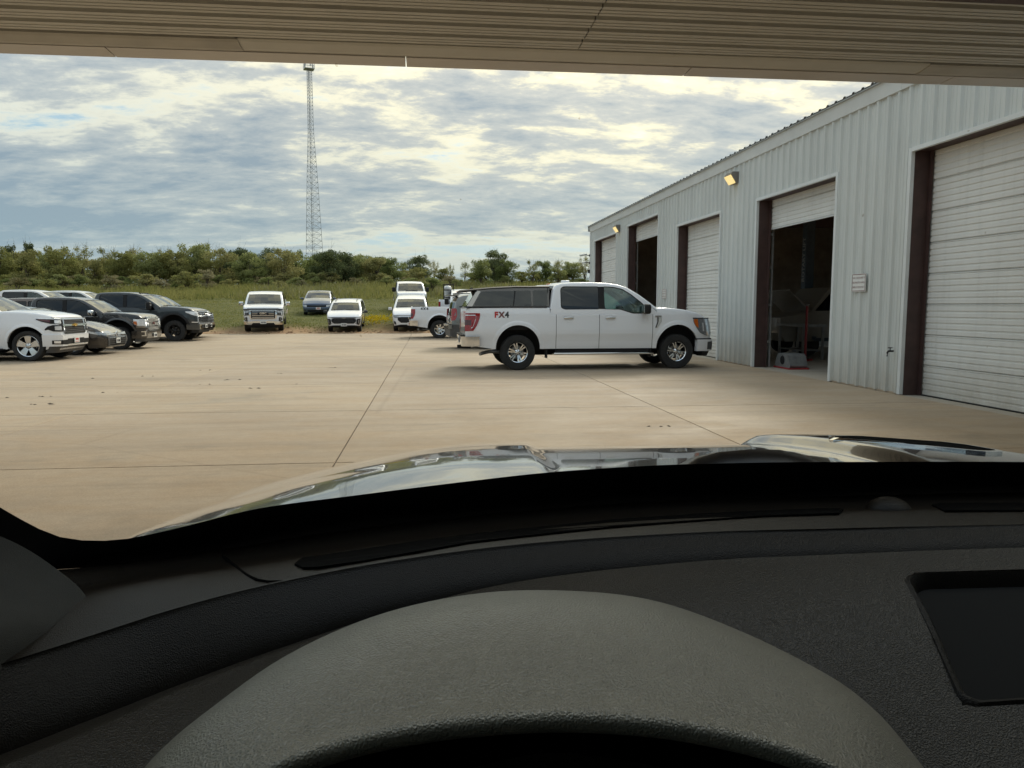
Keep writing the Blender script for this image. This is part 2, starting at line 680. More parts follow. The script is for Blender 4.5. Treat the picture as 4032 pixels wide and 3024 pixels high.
def concrete_material(name, base, stain=1.0):
    m, nt, b = new_mat(name)
    g = nd(nt, 'ShaderNodeNewGeometry')
    pos = g.outputs['Position']
    mp = nd(nt, 'ShaderNodeMapping')
    nt.links.new(pos, mp.inputs[0])
    mp.inputs['Scale'].default_value = (0.55, 1.0, 1.0)
    n1 = noise_node(nt, mp.outputs[0], 0.28, 7, 0.62, 0.6)
    n2 = noise_node(nt, mp.outputs[0], 1.5, 8, 0.68, 0.4)
    n3 = noise_node(nt, pos, 55.0, 3, 0.7)
    n4 = noise_node(nt, pos, 9.0, 5, 0.7)
    dk = tuple(x * 0.80 for x in base)
    hi = tuple(x * 1.10 for x in base)
    c = ramp_node(nt, n1, [(0.30, dk), (0.5, base), (0.72, hi)])
    # rust-tan clay washed over the slab
    c = mix_node(nt, ramp_node(nt, n2, [(0.45, (0, 0, 0)), (0.75, (0.45, 0.45, 0.45))]), c, (base[0] * 1.04, base[1] * 0.93, base[2] * 0.80))
    # grey oily patches
    oil = ramp_node(nt, noise_node(nt, mp.outputs[0], 0.75, 6, 0.6, 1.2), [(0.57, (0, 0, 0)), (0.72, (0.50 * stain,) * 3)])
    c = mix_node(nt, oil, c, (0.19, 0.175, 0.145))
    # faint tyre tracks running in the driving direction
    mt = nd(nt, 'ShaderNodeMapping')
    nt.links.new(pos, mt.inputs[0])
    mt.inputs['Scale'].default_value = (0.16, 2.6, 1)
    mt.inputs['Rotation'].default_value = (0, 0, R(4))
    tr = ramp_node(nt, noise_node(nt, mt.outputs[0], 1.0, 7, 0.6, 0.8), [(0.50, (0, 0, 0)), (0.70, (0.42, 0.42, 0.42))])
    c = mix_node(nt, tr, c, tuple(x * 0.62 for x in base))
    c = mix_node(nt, 0.30, c, ramp_node(nt, n3, [(0.25, (0.22,) * 3), (0.5, (0.5,) * 3), (0.75, (0.78,) * 3)]), 'OVERLAY')
    c = mix_node(nt, 0.18, c, ramp_node(nt, n4, [(0.25, (0.25,) * 3), (0.75, (0.75,) * 3)]), 'OVERLAY')
    # hairline cracks
    vo = nd(nt, 'ShaderNodeTexVoronoi', feature='DISTANCE_TO_EDGE')
    nt.links.new(mp.outputs[0], vo.inputs['Vector'])
    vo.inputs['Scale'].default_value = 0.16
    crk = ramp_node(nt, vo.outputs['Distance'], [(0.0, (0.22, 0.22, 0.22)), (0.0006, (0, 0, 0))])
    c = mix_node(nt, crk, c, tuple(x * 0.45 for x in base))
    oi = nd(nt, 'ShaderNodeObjectInfo')
    c = mix_node(nt, 1.0, c, ramp_node(nt, oi.outputs['Random'], [(0.0, (0.90, 0.90, 0.915)), (1.0, (1.0, 0.995, 0.98))]), 'MULTIPLY')
    nt.links.new(c, b.inputs['Base Color'])
    nt.links.new(ramp_node(nt, n2, [(0.3, (0.62,) * 3), (0.7, (0.85,) * 3)]), b.inputs['Roughness'])
    b.inputs['Specular IOR Level'].default_value = 0.35
    bn = nd(nt, 'ShaderNodeBump')
    bn.inputs['Distance'].default_value = 0.004
    bn.inputs['Strength'].default_value = 0.6
    nt.links.new(n3, bn.inputs['Height'])
    nt.links.new(bn.outputs[0], b.inputs['Normal'])


ground_material()
concrete_material('concrete', (0.392, 0.312, 0.225))
concrete_material('shop_floor', (0.42, 0.38, 0.32), 1.0)
basic('joint_filler', (0.035, 0.030, 0.025), 0.9, 0, 0.3)


def build_ground():
    xs = np.concatenate([np.linspace(-420, -75, 22), np.linspace(-70, 45, 116), np.linspace(50, 420, 22)])
    ys = np.concatenate([np.linspace(-250, 30, 14), np.linspace(34, 39.5, 6), np.linspace(40, 60, 61), np.linspace(61, 130, 70), np.linspace(135, 900, 24)])
    X, Y = np.meshgrid(xs, ys)
    Z = terrain_z(X, Y)
    mb = MB()
    mb.grid([[(X[i, j], Y[i, j], Z[i, j]) for j in range(len(xs))] for i in range(len(ys))])
    o = mb.build('ground', 'ground', smooth=60)
    tag(o, 'grass and dirt ground rising behind the concrete lot', kind='structure')
    # concrete lot: single slabs with open joints
    lot = empty('pavement')
    tag(lot, 'tan concrete lot poured in large slabs with dark joints', kind='structure')
    SX = [-34.2, -30.0, -25.8, -21.6, -17.4, -13.2, -9.08, -4.97, -0.92, 3.35, 7.93]
    SY = [-19.6, -15.8, -11.9, -8.1, -4.2, -0.35, 3.5, 7.36, 11.08, 14.88, 18.95, 23.08, 27.0, 30.8, 34.5, 37.6, 40.25]
    zt = lambda y: float(np.interp(y, [35, 40.25], [0.0, 0.085]))
    g = 0.0055
    cache = {}
    for i in range(len(SX) - 1):
        for j in range(len(SY) - 1):
            x0, x1, y0, y1 = SX[i] + g, SX[i + 1] - g, SY[j] + g, SY[j + 1] - g
            key = (round(x1 - x0, 3), round(y1 - y0, 3), j >= 13)
            if key not in cache:
                b = 0.007
                w, d = x1 - x0, y1 - y0
                za, zb = zt(y0) - zt(y0), zt(y1) - zt(y0)
                vs = [(0, 0, za - b), (w, 0, za - b), (w, d, zb - b), (0, d, zb - b),
                      (b, b, za), (w - b, b, za), (w - b, d - b, zb), (b, d - b, zb),
                      (0, 0, za - .15), (w, 0, za - .15), (w, d, zb - .15), (0, d, zb - .15)]
                fs = [(4, 5, 6, 7), (0, 1, 5, 4), (1, 2, 6, 5), (2, 3, 7, 6), (3, 0, 4, 7), (8, 9, 1, 0), (9, 10, 2, 1), (10, 11, 3, 2), (11, 8, 0, 3)]
                cache[key] = MB().add(vs, fs).mesh('slab', 'concrete')
            link('slab', cache[key], lot, (x0, y0, zt(y0)))
    mb = MB()
    for x in SX[1:-1]:
        mb.bbox((x - g, SY[0], -.1), (x + g, 34.5, -0.016))
    for y in SY[1:-3]:
        mb.bbox((SX[0], y - g, -.1), (SX[-1], y + g, -0.017))
    mb.build('joint_filler', 'joint_filler', lot)


build_ground()

# ------------------------------------------------------------------ workshop building
basic('wall_white', (0.585, 0.615, 0.60), 0.5, 0.0, 0.07, 1.2, bump=0.05, bscale=3, src='World', sc=(1, 1, 0.35))
basic('door_white', (0.74, 0.75, 0.73), 0.5, 0, 0.05, 1.4, src='World', sc=(1, 1, 0.5))
basic('trim_white', (0.66, 0.69, 0.69), 0.45, 0, 0.06, 2)
basic('brown_steel', (0.062, 0.034, 0.030), 0.6, 0, 0.25, 4, src='World')
basic('roof_metal', (0.42, 0.44, 0.44), 0.4, 0.5, 0.1, 2)
basic('inside_wall', (0.36, 0.31, 0.25), 0.9, 0, 0.25, 2)
basic('galvanised', (0.38, 0.39, 0.39), 0.45, 0.7, 0.2, 8)
basic('lift_blue', (0.07, 0.10, 0.13), 0.5, 0, 0.2)
basic('lamp_housing', (0.19, 0.18, 0.165), 0.6, 0, 0.15)
basic('lamp_lens', (0.85, 0.65, 0.25), 0.25, 0, 0.2, 18, emis=(1.0, 0.78, 0.36), estr=0.5)
basic('beige_paint', (0.36, 0.33, 0.28), 0.4, 0, 0.08, coat=0.6)
basic('red_paint', (0.35, 0.03, 0.03), 0.5, 0, 0.2)
basic('dull_letter', (0.55, 0.55, 0.52), 0.6, 0, 0.1)
basic('cardboard', (0.34, 0.25, 0.16), 0.8, 0, 0.15)

# rust and dirt towards the foot of the wall sheets
def weather_wall(name):
    m = M[name]
    nt = m.node_tree
    b = nt.nodes['Principled BSDF']
    lk = b.inputs['Base Color'].links[0]
    src = lk.from_socket
    g = nd(nt, 'ShaderNodeNewGeometry')
    sp = nd(nt, 'ShaderNodeSeparateXYZ')
    nt.links.new(g.outputs['Position'], sp.inputs[0])
    mr = nd(nt, 'ShaderNodeMapRange')
    nt.links.new(sp.outputs[2], mr.inputs[0])
    mr.inputs[1].default_value = 0.75
    mr.inputs[2].default_value = -0.1
    n = noise_node(nt, vec_scaled(nt, 'World', (1, 1, 0.6)), 5.0, 6, 0.7)
    mu = nd(nt, 'ShaderNodeMath', operation='MULTIPLY')
    nt.links.new(mr.outputs[0], mu.inputs[0])
    nt.links.new(n, mu.inputs[1])
    c = mix_node(nt, mu.outputs[0], src, (0.34, 0.27, 0.18))
    sn = noise_node(nt, vec_scaled(nt, 'World', (3, 3, 0.12)), 3.0, 5, 0.7)
    c = mix_node(nt, ramp_node(nt, sn, [(0.5, (0, 0, 0)), (0.8, (0.35, 0.35, 0.35))]), c, (0.42, 0.43, 0.41))
    nt.links.new(c, b.inputs['Base Color'])


weather_wall('wall_white')
weather_wall('door_white')

XW = 7.95
EAVE = 5.38
Y_END = 37.4
DOORS = [(32.1, 36.4, 4.58), (26.1, 30.25, 4.66), (20.4, 24.05, 4.03), (14.4, 18.02, 4.03), (8.4, 12.05, 4.03), (2.4, 6.05, 4.03)]
PITCH = 0.3048


def rib_points(y0, y1):
    """corrugation along y: (dx, y) with ribs standing towards -x"""
    pts = []
    k0, k1 = int(math.floor(y0 / PITCH)) - 1, int(math.ceil(y1 / PITCH)) + 1
    seq = []
    for k in range(k0, k1 + 1):
        c = k * PITCH
        for dy, dx in ((-0.056, 0), (-0.026, -0.040), (0.026, -0.040), (0.056, 0), (0.108, 0), (0.116, -0.005), (0.136, -0.005), (0.144, 0), (0.192, 0), (0.20, -0.005), (0.22, -0.005), (0.228, 0)):
            seq.append((c + dy, dx))
    ys = [s[0] for s in seq]
    dx = [s[1] for s in seq]
    pts.append((float(np.interp(y0, ys, dx)), y0))
    pts += [(d, y) for y, d in seq if y0 + 1e-4 < y < y1 - 1e-4]
    pts.append((float(np.interp(y1, ys, dx)), y1))
    return pts


def build_workshop():
    B = empty('workshop', (XW + 7, 17, 0))
    tag(B, 'long white ribbed metal workshop with five roll-up door bays', 'building')
    B_loc = Vector(B.location)

    def put(mb, name, mat, parent=B, smooth=None):
        o = mb.build(name, mat, parent, smooth)
        if parent is B:
            o.location = -B_loc
        return o
    # --- ribbed wall sheets, one object each, cut round the doors
    y = -12.0
    edges = [-12.0]
    while y < Y_END - 0.3:
        y += 0.9144
        edges.append(min(y, Y_END))
    cuts = sorted(set([round(e, 4) for e in edges] + [round(a, 4) for d in DOORS for a in d[:2]] + [Y_END]))
    for a, b in zip(cuts[:-1], cuts[1:]):
        if b - a < 0.02:
            continue
        mid = (a + b) / 2
        z0 = 0.02
        for d in DOORS:
            if d[0] < mid < d[1]:
                z0 = d[2] + 0.02
        mb = MB()
        p = rib_points(a, b - 0.002)
        r0 = [(XW + dx, yy, z0) for dx, yy in p]
        r1 = [(XW + dx, yy, EAVE - 0.02) for dx, yy in p]
        mb.grid([r0, r1])
        mb.grid([[(q[0] + 0.004, q[1], q[2]) for q in r1], [(q[0] + 0.004, q[1], q[2]) for q in r0]])
        put(mb, 'wall_panel', 'wall_white')
    # --- base kerb, corner trim, eave trim
    prev = -12.0
    for d in sorted(DOORS) + [(Y_END, 0, 0)]:
        put(MB().bbox((XW - 0.012, prev, -0.1), (XW + 0.2, d[0], 0.03)), 'base_kerb', 'concrete')
        prev = d[1]
    mb = MB()
    mb.bbox((XW - 0.05, Y_END - 0.10, 0.02), (XW + 0.1, Y_END + 0.03, EAVE - 0.3))
    put(mb, 'corner_trim', 'trim_white')
    y = -12.0
    while y < Y_END:
        y1 = min(y + 3.05, Y_END + 0.04)
        mb = MB()
        mb.add([(XW - 0.055, y, 5.10), (XW - 0.055, y1 - .006, 5.10), (XW - 0.10, y1 - .006, 5.35), (XW - 0.10, y, 5.35),
                (XW + 0.0, y, 5.10), (XW + 0.0, y1 - .006, 5.10), (XW + 0.0, y1 - .006, 5.35), (XW + 0.0, y, 5.35)],
               [(0, 3, 2, 1), (0, 1, 5, 4), (3, 7, 6, 2), (0, 4, 7, 3), (1, 2, 6, 5)])
        put(mb, 'eave_trim', 'trim_white')
        y = y1
    mb = MB()
    mb.bbox((XW - 0.14, Y_END - 0.02, 5.14), (XW + 0.06, Y_END + 0.06, 5.40))
    put(mb, 'gutter_end', 'galvanised')
    # --- ribbed roof
    mb = MB()
    p = rib_points(-12.0, Y_END + 0.08)
    e = EAVE + 0.0
    r = []
    for X, z in ((XW - 0.16, e), (XW + 7.5, e + 0.62), (XW + 15.6, e)):
        r.append([(X, yy, z - dx * .8) for dx, yy in p])
    mb.grid(r)
    mb.grid([[(q[0], q[1], q[2] - 0.012) for q in rr] for rr in r[::-1]])
    mb.bbox((XW - 0.15, -12, e - 0.03), (XW + 0.0, Y_END + 0.05, e - 0.014))
    put(mb, 'roof', 'roof_metal')
    # --- inside shell
    mb = MB()
    # rear wall: unseen gap added to let daylight into the shop
    mb.bbox((XW + 15, -12, 0), (XW + 15.1, 9, EAVE + .16))
    mb.bbox((XW + 15, 9, 4.2), (XW + 15.1, 25, EAVE + .16))
    mb.bbox((XW + 15, 25, 0), (XW + 15.1, Y_END, EAVE + .16))
    gable = [(XW + 0.1, 0), (XW + 15, 0), (XW + 15, EAVE + .05), (XW + 7.5, EAVE + .66), (XW + 0.1, EAVE + .03)]
    for ya in (Y_END - 0.12, -12):
        mb.prism(gable, lambda x, z: (x, ya, z), lambda x, z: (x, ya + .1, z))
    put(mb, 'inner_wall', 'inside_wall')
    mb = MB()
    mb.bbox((XW - 0.012, -12, -0.12), (XW + 15, Y_END - .1, -0.004))
    put(mb, 'shop_floor', 'shop_floor')
    mb = MB()
    for yy in np.arange(-11.2, 37, 6.1):
        mb.bbox((XW + 0.35, yy - .1, 0), (XW + 0.6, yy + .1, EAVE - .1))
        mb.bbox((XW + 0.35, yy - .1, EAVE - .55), (XW + 14.8, yy + .1, EAVE - .1))
    put(mb, 'portal_frame', 'brown_steel')
    mb = MB()
    mb.bbox((XW + 14.7, 25.2, 0.0), (XW + 14.95, 36, 2.3))
    put(mb, 'wall_lining', 'inside_wall')

    # --- doors
    def section(width, h, name='door_section'):
        mb = MB()
        prof = [(0.028, 0.0), (0.0, 0.016)]
        nb = 5
        for k in range(nb):
            za = 0.012 + (h - 0.024) * k / nb
            zb = 0.012 + (h - 0.024) * (k + 1) / nb
            prof += [(0.0, za + 0.006), (0.0, zb - 0.034), (0.014, zb - 0.028), (0.014, zb - 0.008)]
        prof += [(0.0, h - 0.018), (0.028, h - 0.001), (0.045, h - 0.001), (0.045, 0.0), (0.02, 0.0)]
        rows = [[(dx, 0, z) for dx, z in prof], [(dx, width, z) for dx, z in prof]]
        mb.grid(rows)
        return mb.mesh(name, 'door_white', recalc=False)

    for i, (y0, y1, zt) in enumerate(DOORS):
        # jamb channels and header, brown steel
        for yy in (y0, y1):
            mb = MB()
            s = 1 if yy == y1 else -1
            mb.bbox((XW + 0.012, yy - (0.012 if s > 0 else -0.0), 0.0), (XW + 0.30, yy + (0.0 if s > 0 else 0.012), zt + 0.02))
            if s > 0:
                mb.bbox((XW + 0.27, yy - 0.10, 0.0), (XW + 0.282, yy, zt + 0.02))
            put(mb, 'door_jamb', 'brown_steel')
            mb = MB()
            mb.bbox((XW - 0.052, yy - (0.0 if s > 0 else 0.075), 0.01), (XW + 0.004, yy + (0.075 if s > 0 else 0.0), zt + 0.055))
            mb.bbox((XW - 0.052, yy - (0.004 if s > 0 else -0.0), 0.01), (XW + 0.02, yy + (0.0 if s > 0 else 0.004), zt))
            put(mb, 'jamb_trim', 'trim_white')
        mb = MB()
        mb.bbox((XW - 0.056, y0 - 0.0, zt - 0.01), (XW + 0.01, y1 + 0.0, zt + 0.06))
        put(mb, 'head_trim', 'trim_white')
        mb = MB()
        mb.bbox((XW + 0.012, y0, zt), (XW + 0.30, y1, zt + 0.014))
        put(mb, 'door_head', 'brown_steel')
        xd = XW + 0.305
        n = 8 if zt < 4.3 else 9
        h = zt / n + 0.004
        me = section(y1 - y0 + 0.06, h)
        door = empty('overhead_door', (0, 0, 0), parent=B)
        door.location = Vector((xd, y0 - 0.03, 0)) - B_loc
        for yy in (0.02, y1 - y0 + 0.02):
            tracks = MB()
            tracks.bbox((0.06, yy - .02, 0.0), (0.10, yy + .03, zt - 0.2))
            for zz in (0.6, 1.5, 2.4, 3.2):
                tracks.bbox((-.02, yy - .05, zz), (0.06, yy + .05, zz + .06))
            tracks.build('door_track', 'galvanised', door)
        if i in (0, 2, 4, 5):
            for k in range(n):
                link('door_section', me, door, (0, 0, k * h + 0.006))
            mb = MB().bbox((-0.006, 0, -0.004), (0.04, y1 - y0 + 0.06, 0.012))
            mb.build('bottom_seal', 'rubber', door)
            door['label'] = 'closed white sectional door'
        elif i == 3:
            for k in range(2):
                link('door_section', me, door, (0, 0, 3.36 + k * h))
            mb = MB().bbox((-0.006, 0, 3.335), (0.04, y1 - y0 + 0.06, 3.36))
            mb.build('bottom_seal', 'trim_white', door)
            door['label'] = 'white sectional door raised most of the way'
        else:
            for k in range(2):
                a = R(0) if k == 0 else R(22)
                link('door_section', me, door, (0.0 + (k * 0.0), 0, 4.08 + k * h * 0.98), (0, a, 0))
            mb = MB().bbox((-0.006, 0, 4.05), (0.04, y1 - y0 + 0.06, 4.08))
            mb.build('bottom_seal', 'trim_white', door)
            door['label'] = 'white sectional door almost fully raised and tilting back'
    return B


workshop = build_workshop()


def wall_pack(y, z, label):
    t = empty('wall_light', (XW - 0.042, y, z))
    tag(t, label, 'wall light', 'wall pack lamps')
    mb = MB()
    # wedge housing, lens slopes down and out
    mb.add([(0, -.22, -.13), (0, .22, -.13), (0, .22, .15), (0, -.22, .15), (-.17, -.22, .15), (-.17, .22, .15), (-.06, .22, -.13), (-.06, -.22, -.13), (-.21, -.22, .09), (-.21, .22, .09)],
           [(0, 1, 2, 3), (3, 2, 5, 4), (4, 5, 9, 8), (0, 7, 6, 1), (0, 3, 4, 8, 7), (1, 6, 9, 5, 2), (7, 8, 9, 6)])
    mb.build('housing', 'lamp_housing', t)
    mb = MB()
    mb.add([(-.075, -.2, -.125), (-.075, .2, -.125), (-.205, .2, .075), (-.205, -.2, .075), (-.10, -.19, -.14), (-.10, .19, -.14), (-.235, .19, .06), (-.235, -.19, .06)],
           [(4, 7, 6, 5), (0, 4, 5, 1), (1, 5, 6, 2), (2, 6, 7, 3), (3, 7, 4, 0)])
    mb.build('lens', 'lamp_lens', t)


wall_pack(19.4, 4.77, 'lit amber wall lamp between the half-open bay and the next closed door')
wall_pack(31.6, 4.70, 'lit amber wall lamp near the far end of the workshop')


def wall_sign(y, z, label, big):
    t = empty('wall_sign', (XW - 0.048, y, z))
    tag(t, label, 'sign', 'restricted area signs')
    MB().bbox((-0.012, -0.225, -0.165), (0.0, 0.225, 0.165)).build('board', 'plate_white', t)
    f = MB()
    for a, b in (((-.0145, -.215, .145), (-.0125, .215, .155)), ((-.0145, -.215, -.155), (-.0125, .215, -.145)), ((-.0145, -.215, -.145), (-.0125, -.207, .145)), ((-.0145, .207, -.145), (-.0125, .215, .145))):
        f.bbox(a, b)
    f.build('border', 'sign_red', t)
    for k, s in enumerate(('FOR YOUR SAFETY', 'RESTRICTED AREA', 'EMPLOYEES ONLY')):
        text(s, 0.048, 'sign_red', t, frame_mtx((-0.0142, 0, 0.085 - 0.085 * k), (0, -1, 0), (0, 0, 1)))


wall_sign(13.42, 1.93, 'white restricted-area sign between the half-open bay and the nearest door', True)
wall_sign(25.2, 1.91, 'white restricted-area sign above the hood of the white pickup', False)

# hose tap and conduit low on the near pier
t = empty('hose_tap', (XW - 0.03, 12.3, 0.73))
tag(t, 'small dark hose tap low on the wall beside the nearest door', 'tap')
mb = MB()
mb.tube([(0, 0, 0), (-.09, 0, 0), (-.11, 0, -.03), (-.11, 0, -.09)], 0.016)
mb.build('spout', 'black_plastic', t)
MB().lathe([(0.0, 0.0), (0.038, 0.0), (0.038, 0.014), (0, 0.014)], 12, 'Z', (-0.06, 0, 0.05)).tube([(-.06, 0, 0), (-.06, 0, .05)], 0.008).build('handle', 'black_plastic', t)

for k, (zz, lab) in enumerate(((3.98, 'upper white camera on the far corner of the workshop'), (3.62, 'lower white camera on the far corner of the workshop'))):
    t = empty('security_camera', (XW - 0.05, Y_END - 0.02, zz))
    tag(t, lab, 'camera', 'corner cameras')
    MB().bbox((-.04, -.05, -.05), (0.0, .05, .05)).tube([(-.03, 0, 0), (-.22, 0.02, 0.02)], 0.02).build('bracket', 'trim_grey', t)
    MB().tube([(-.16, .1, .06), (-.50 + .12 * k, -.06, -.01)], 0.055 - 0.012 * k, 10).build('housing', 'trim_white', t)
t = MB().rbox((0, 0, 0), (.09, .09, .16), .01).build('junction_box', 'black_plastic')
t.location = (XW - 0.1, Y_END - 0.06, 3.2)
tag(t, 'small black box below the cameras on the workshop corner', 'box')


# ------------------------------------------------------------------ things inside the open bay
def build_bay():
    t = empty('vehicle_lift', (12.3, 22.4, 0))
    tag(t, 'dark two-post vehicle lift inside the half-open bay', 'lift')
    for s in (-1, 1):
        mb = MB()
        mb.bbox((-.14, s * 1.55 - .14, 0.02), (.14, s * 1.55 + .14, 4.3))
        mb.bbox((-.3, s * 1.55 - .3, 0), (.3, s * 1.55 + .3, 0.03))
        mb.build('post', 'lift_blue', t)
        for dx in (-1, 1):
            mb = MB()
            mb.bar((0, s * 1.4, 0.55), (dx * 0.9, s * 0.75, 0.5), .12, .1)
            mb.lathe([(0, 0.5), (.07, .5), (.07, .6), (0, .6)], 10, 'Z', (dx * .9, s * .75, 0))
            mb.build('lift_arm', 'lift_blue', t)
        text('ROTARY LIFT', 0.24, 'dull_letter', t, frame_mtx((-0.145, s * 1.55, 3.0), (0, 0, 1), (0, 1, 0)), bold=0.004)
    MB().bbox((-.1, -1.6, 4.3), (.1, 1.6, 4.45)).build('cross_beam', 'lift_blue', t)
    # vehicle body on the lift: a tall van seen by its front corner, hood up
    v = empty('van', (12.6, 22.6, 0))
    tag(v, 'beige van with its hood up inside the half-open bay', 'van')
    hw = 0.95
    prof = [(0.75, 0.45), (-2.1, 0.45), (-2.25, 0.7), (-2.25, 1.15), (-1.35, 1.32), (-0.75, 2.05), (0.75, 2.15), (3.0, 2.15), (3.0, 0.45)]
    mb = MB().prism(prof, lambda x, z: (x, -hw, z), lambda x, z: (x, hw, z))
    mb.build('body', 'beige_paint', v, recalc=True)
    win = [(-1.2, 1.36), (-0.68, 1.95), (0.15, 2.0), (0.15, 1.36)]
    for s in (-1, 1):
        MB().prism(win, lambda x, z: (x, s * (hw + .002), z), lambda x, z: (x, s * (hw + .008), z)).build('side_window', 'glass_dark', v, recalc=True)
        MB().rbox((0.0, s * (hw + .012), 1.16), (.2, .02, .04), .008).build('door_handle', 'black_plastic', v)
    MB().prism([(-1.37, 1.36), (-2.0, 1.95), (-1.98, 1.99), (-1.33, 1.39)], lambda x, z: (x, -hw + .05, z), lambda x, z: (x, hw - .05, z)).build('raised_hood', 'beige_paint', v, recalc=True)
    MB().tube([(-2.0, .5, 1.2), (-1.75, .5, 1.75)], .012).build('hood_prop', 'galvanised', v)
    for x in (-1.35, 2.2):
        for s in (-1, 1):
            MB().lathe([(0.0, -.1), (.22, -.11), (.34, -.1), (.36, 0), (.34, .1), (.22, .11), (0, .1)], 20, 'Y', (x, s * .82, .36)).build('wheel', 'rubber', v, smooth=40)
    # blower on the floor at the threshold
    b = empty('floor_blower', (8.72, 17.62, 0))
    tag(b, 'grey plastic floor blower on the threshold of the open bay', 'blower')
    pr = [(-.34, 0), (.34, 0), (.40, .08), (.30, .30), (.22, .36), (-.22, .36), (-.30, .30), (-.40, .08)]
    MB().prism(pr, lambda x, z: (-.22, x, z), lambda x, z: (.22, x, z)).build('housing', 'galvanised', b, recalc=True)
    MB().lathe([(0, -.235), (.10, -.235), (.11, -.222), (.11, -.215)], 18, 'X', (0, 0, .2)).build('intake', 'black_plastic', b)
    MB().bbox((-.25, -.42, 0), (.25, .42, .03)).build('base', 'red_paint', b)
    # workbench with vice
    w = empty('workbench', (10.6, 20.9, 0))
    tag(w, 'steel workbench just inside the half-open bay', 'bench')
    MB().bbox((-.35, -.8, .92), (.35, .8, .99)).build('top', 'galvanised', w)
    for x in (-.28, .28):
        for yy in (-.72, .72):
            MB().bbox((x - .03, yy - .03, 0), (x + .03, yy + .03, .92)).build('leg', 'steel_grey', w)
    MB().bbox((-.3, -.7, .25), (.3, .7, .28)).build('shelf', 'steel_grey', w)
    # red jack stand post
    j = empty('jack_stand', (10.3, 20.0, 0))
    tag(j, 'tall red jack stand inside the half-open bay', 'jack')
    MB().tube([(0, 0, 0), (0, 0, 1.5)], .035).build('post', 'red_paint', j)
    MB().bbox((-.2, -.03, 0), (.2, .03, .05)).bbox((-.03, -.2, 0.0), (.03, .2, .045)).build('base', 'red_paint', j)
    MB().lathe([(0, 1.5), (.05, 1.5), (.07, 1.56), (0, 1.56)], 10, 'Z').build('saddle', 'steel_grey', j)
    # tool cabinet and hose reel seen past the lift
    c = empty('tool_cabinet', (14.2, 25.6, 0))
    tag(c, 'pale tool cabinet with drawers behind the lift in the half-open bay', 'cabinet')
    MB().rbox((0, 0, .62), (.6, 1.5, 1.1), .02).build('carcass', 'dull_letter', c)
    for k in range(5):
        for s in (-1, 1):
            MB().rbox((-.31, s * .37, .2 + .19 * k), (.02, .68, .16), .006).build('drawer', 'galvanised', c)
    MB().rbox((0, 0, 1.35), (.5, 1.3, .3), .02).build('top_chest', 'red_paint', c)
    d = empty('oil_drum', (11.4, 19.3, 0))
    tag(d, 'blue oil drum standing inside the half-open bay', 'drum')
    MB().lathe([(0, .88), (.27, .88), (.29, .86), (.29, .6), (.30, .58), (.29, .56), (.29, .3), (.30, .28), (.29, .26), (.29, .02), (.27, 0), (0, 0)], 24, 'Z').build('barrel', 'decal_blue', d, smooth=40)
    # shelf rack with boxes at the back
    s = empty('storage_rack', (15.6, 24.3, 0))
    tag(s, 'storage rack with boxes at the back of the half-open bay', 'rack')
    for zz in (.3, .9, 1.5, 2.1):
        MB().bbox((-.3, -1.2, zz), (.3, 1.2, zz + .04)).build('shelf', 'galvanised', s)
    for yy in (-1.2, 1.2):
        for xx in (-.3, .3):
            MB().bbox((xx - .03, yy - .03, 0), (xx + .03, yy + .03, 2.3)).build('upright', 'galvanised', s)
    for k in range(10):
        zz = (.34, .94, 1.54)[k % 3]
        yy = -1.0 + 0.55 * (k // 3) + random.uniform(-.05, .05)
        hh = random.uniform(.2, .4)
        o = MB().bbox((-.2, -.18, 0), (.2, .18, hh)).build('storage_box', 'cardboard' if k % 2 else 'dull_letter')
        o.location = (15.6, 24.3 + yy, zz)
        tag(o, 'box on the storage rack in the dark bay', 'box', 'boxes on the rack')


build_bay()

# ------------------------------------------------------------------ canopy over the camera's truck
basic('canopy_tan', (0.46, 0.445, 0.40), 0.5, 0.0, 0.06, 2.5, src='World')
basic('canopy_dark', (0.38, 0.36, 0.32), 0.6, 0, 0.12, 2.5, src='World')
basic('fascia_tan', (0.50, 0.47, 0.44), 0.45, 0, 0.06, 2.0, src='World')


BEAM_Z = 3.41


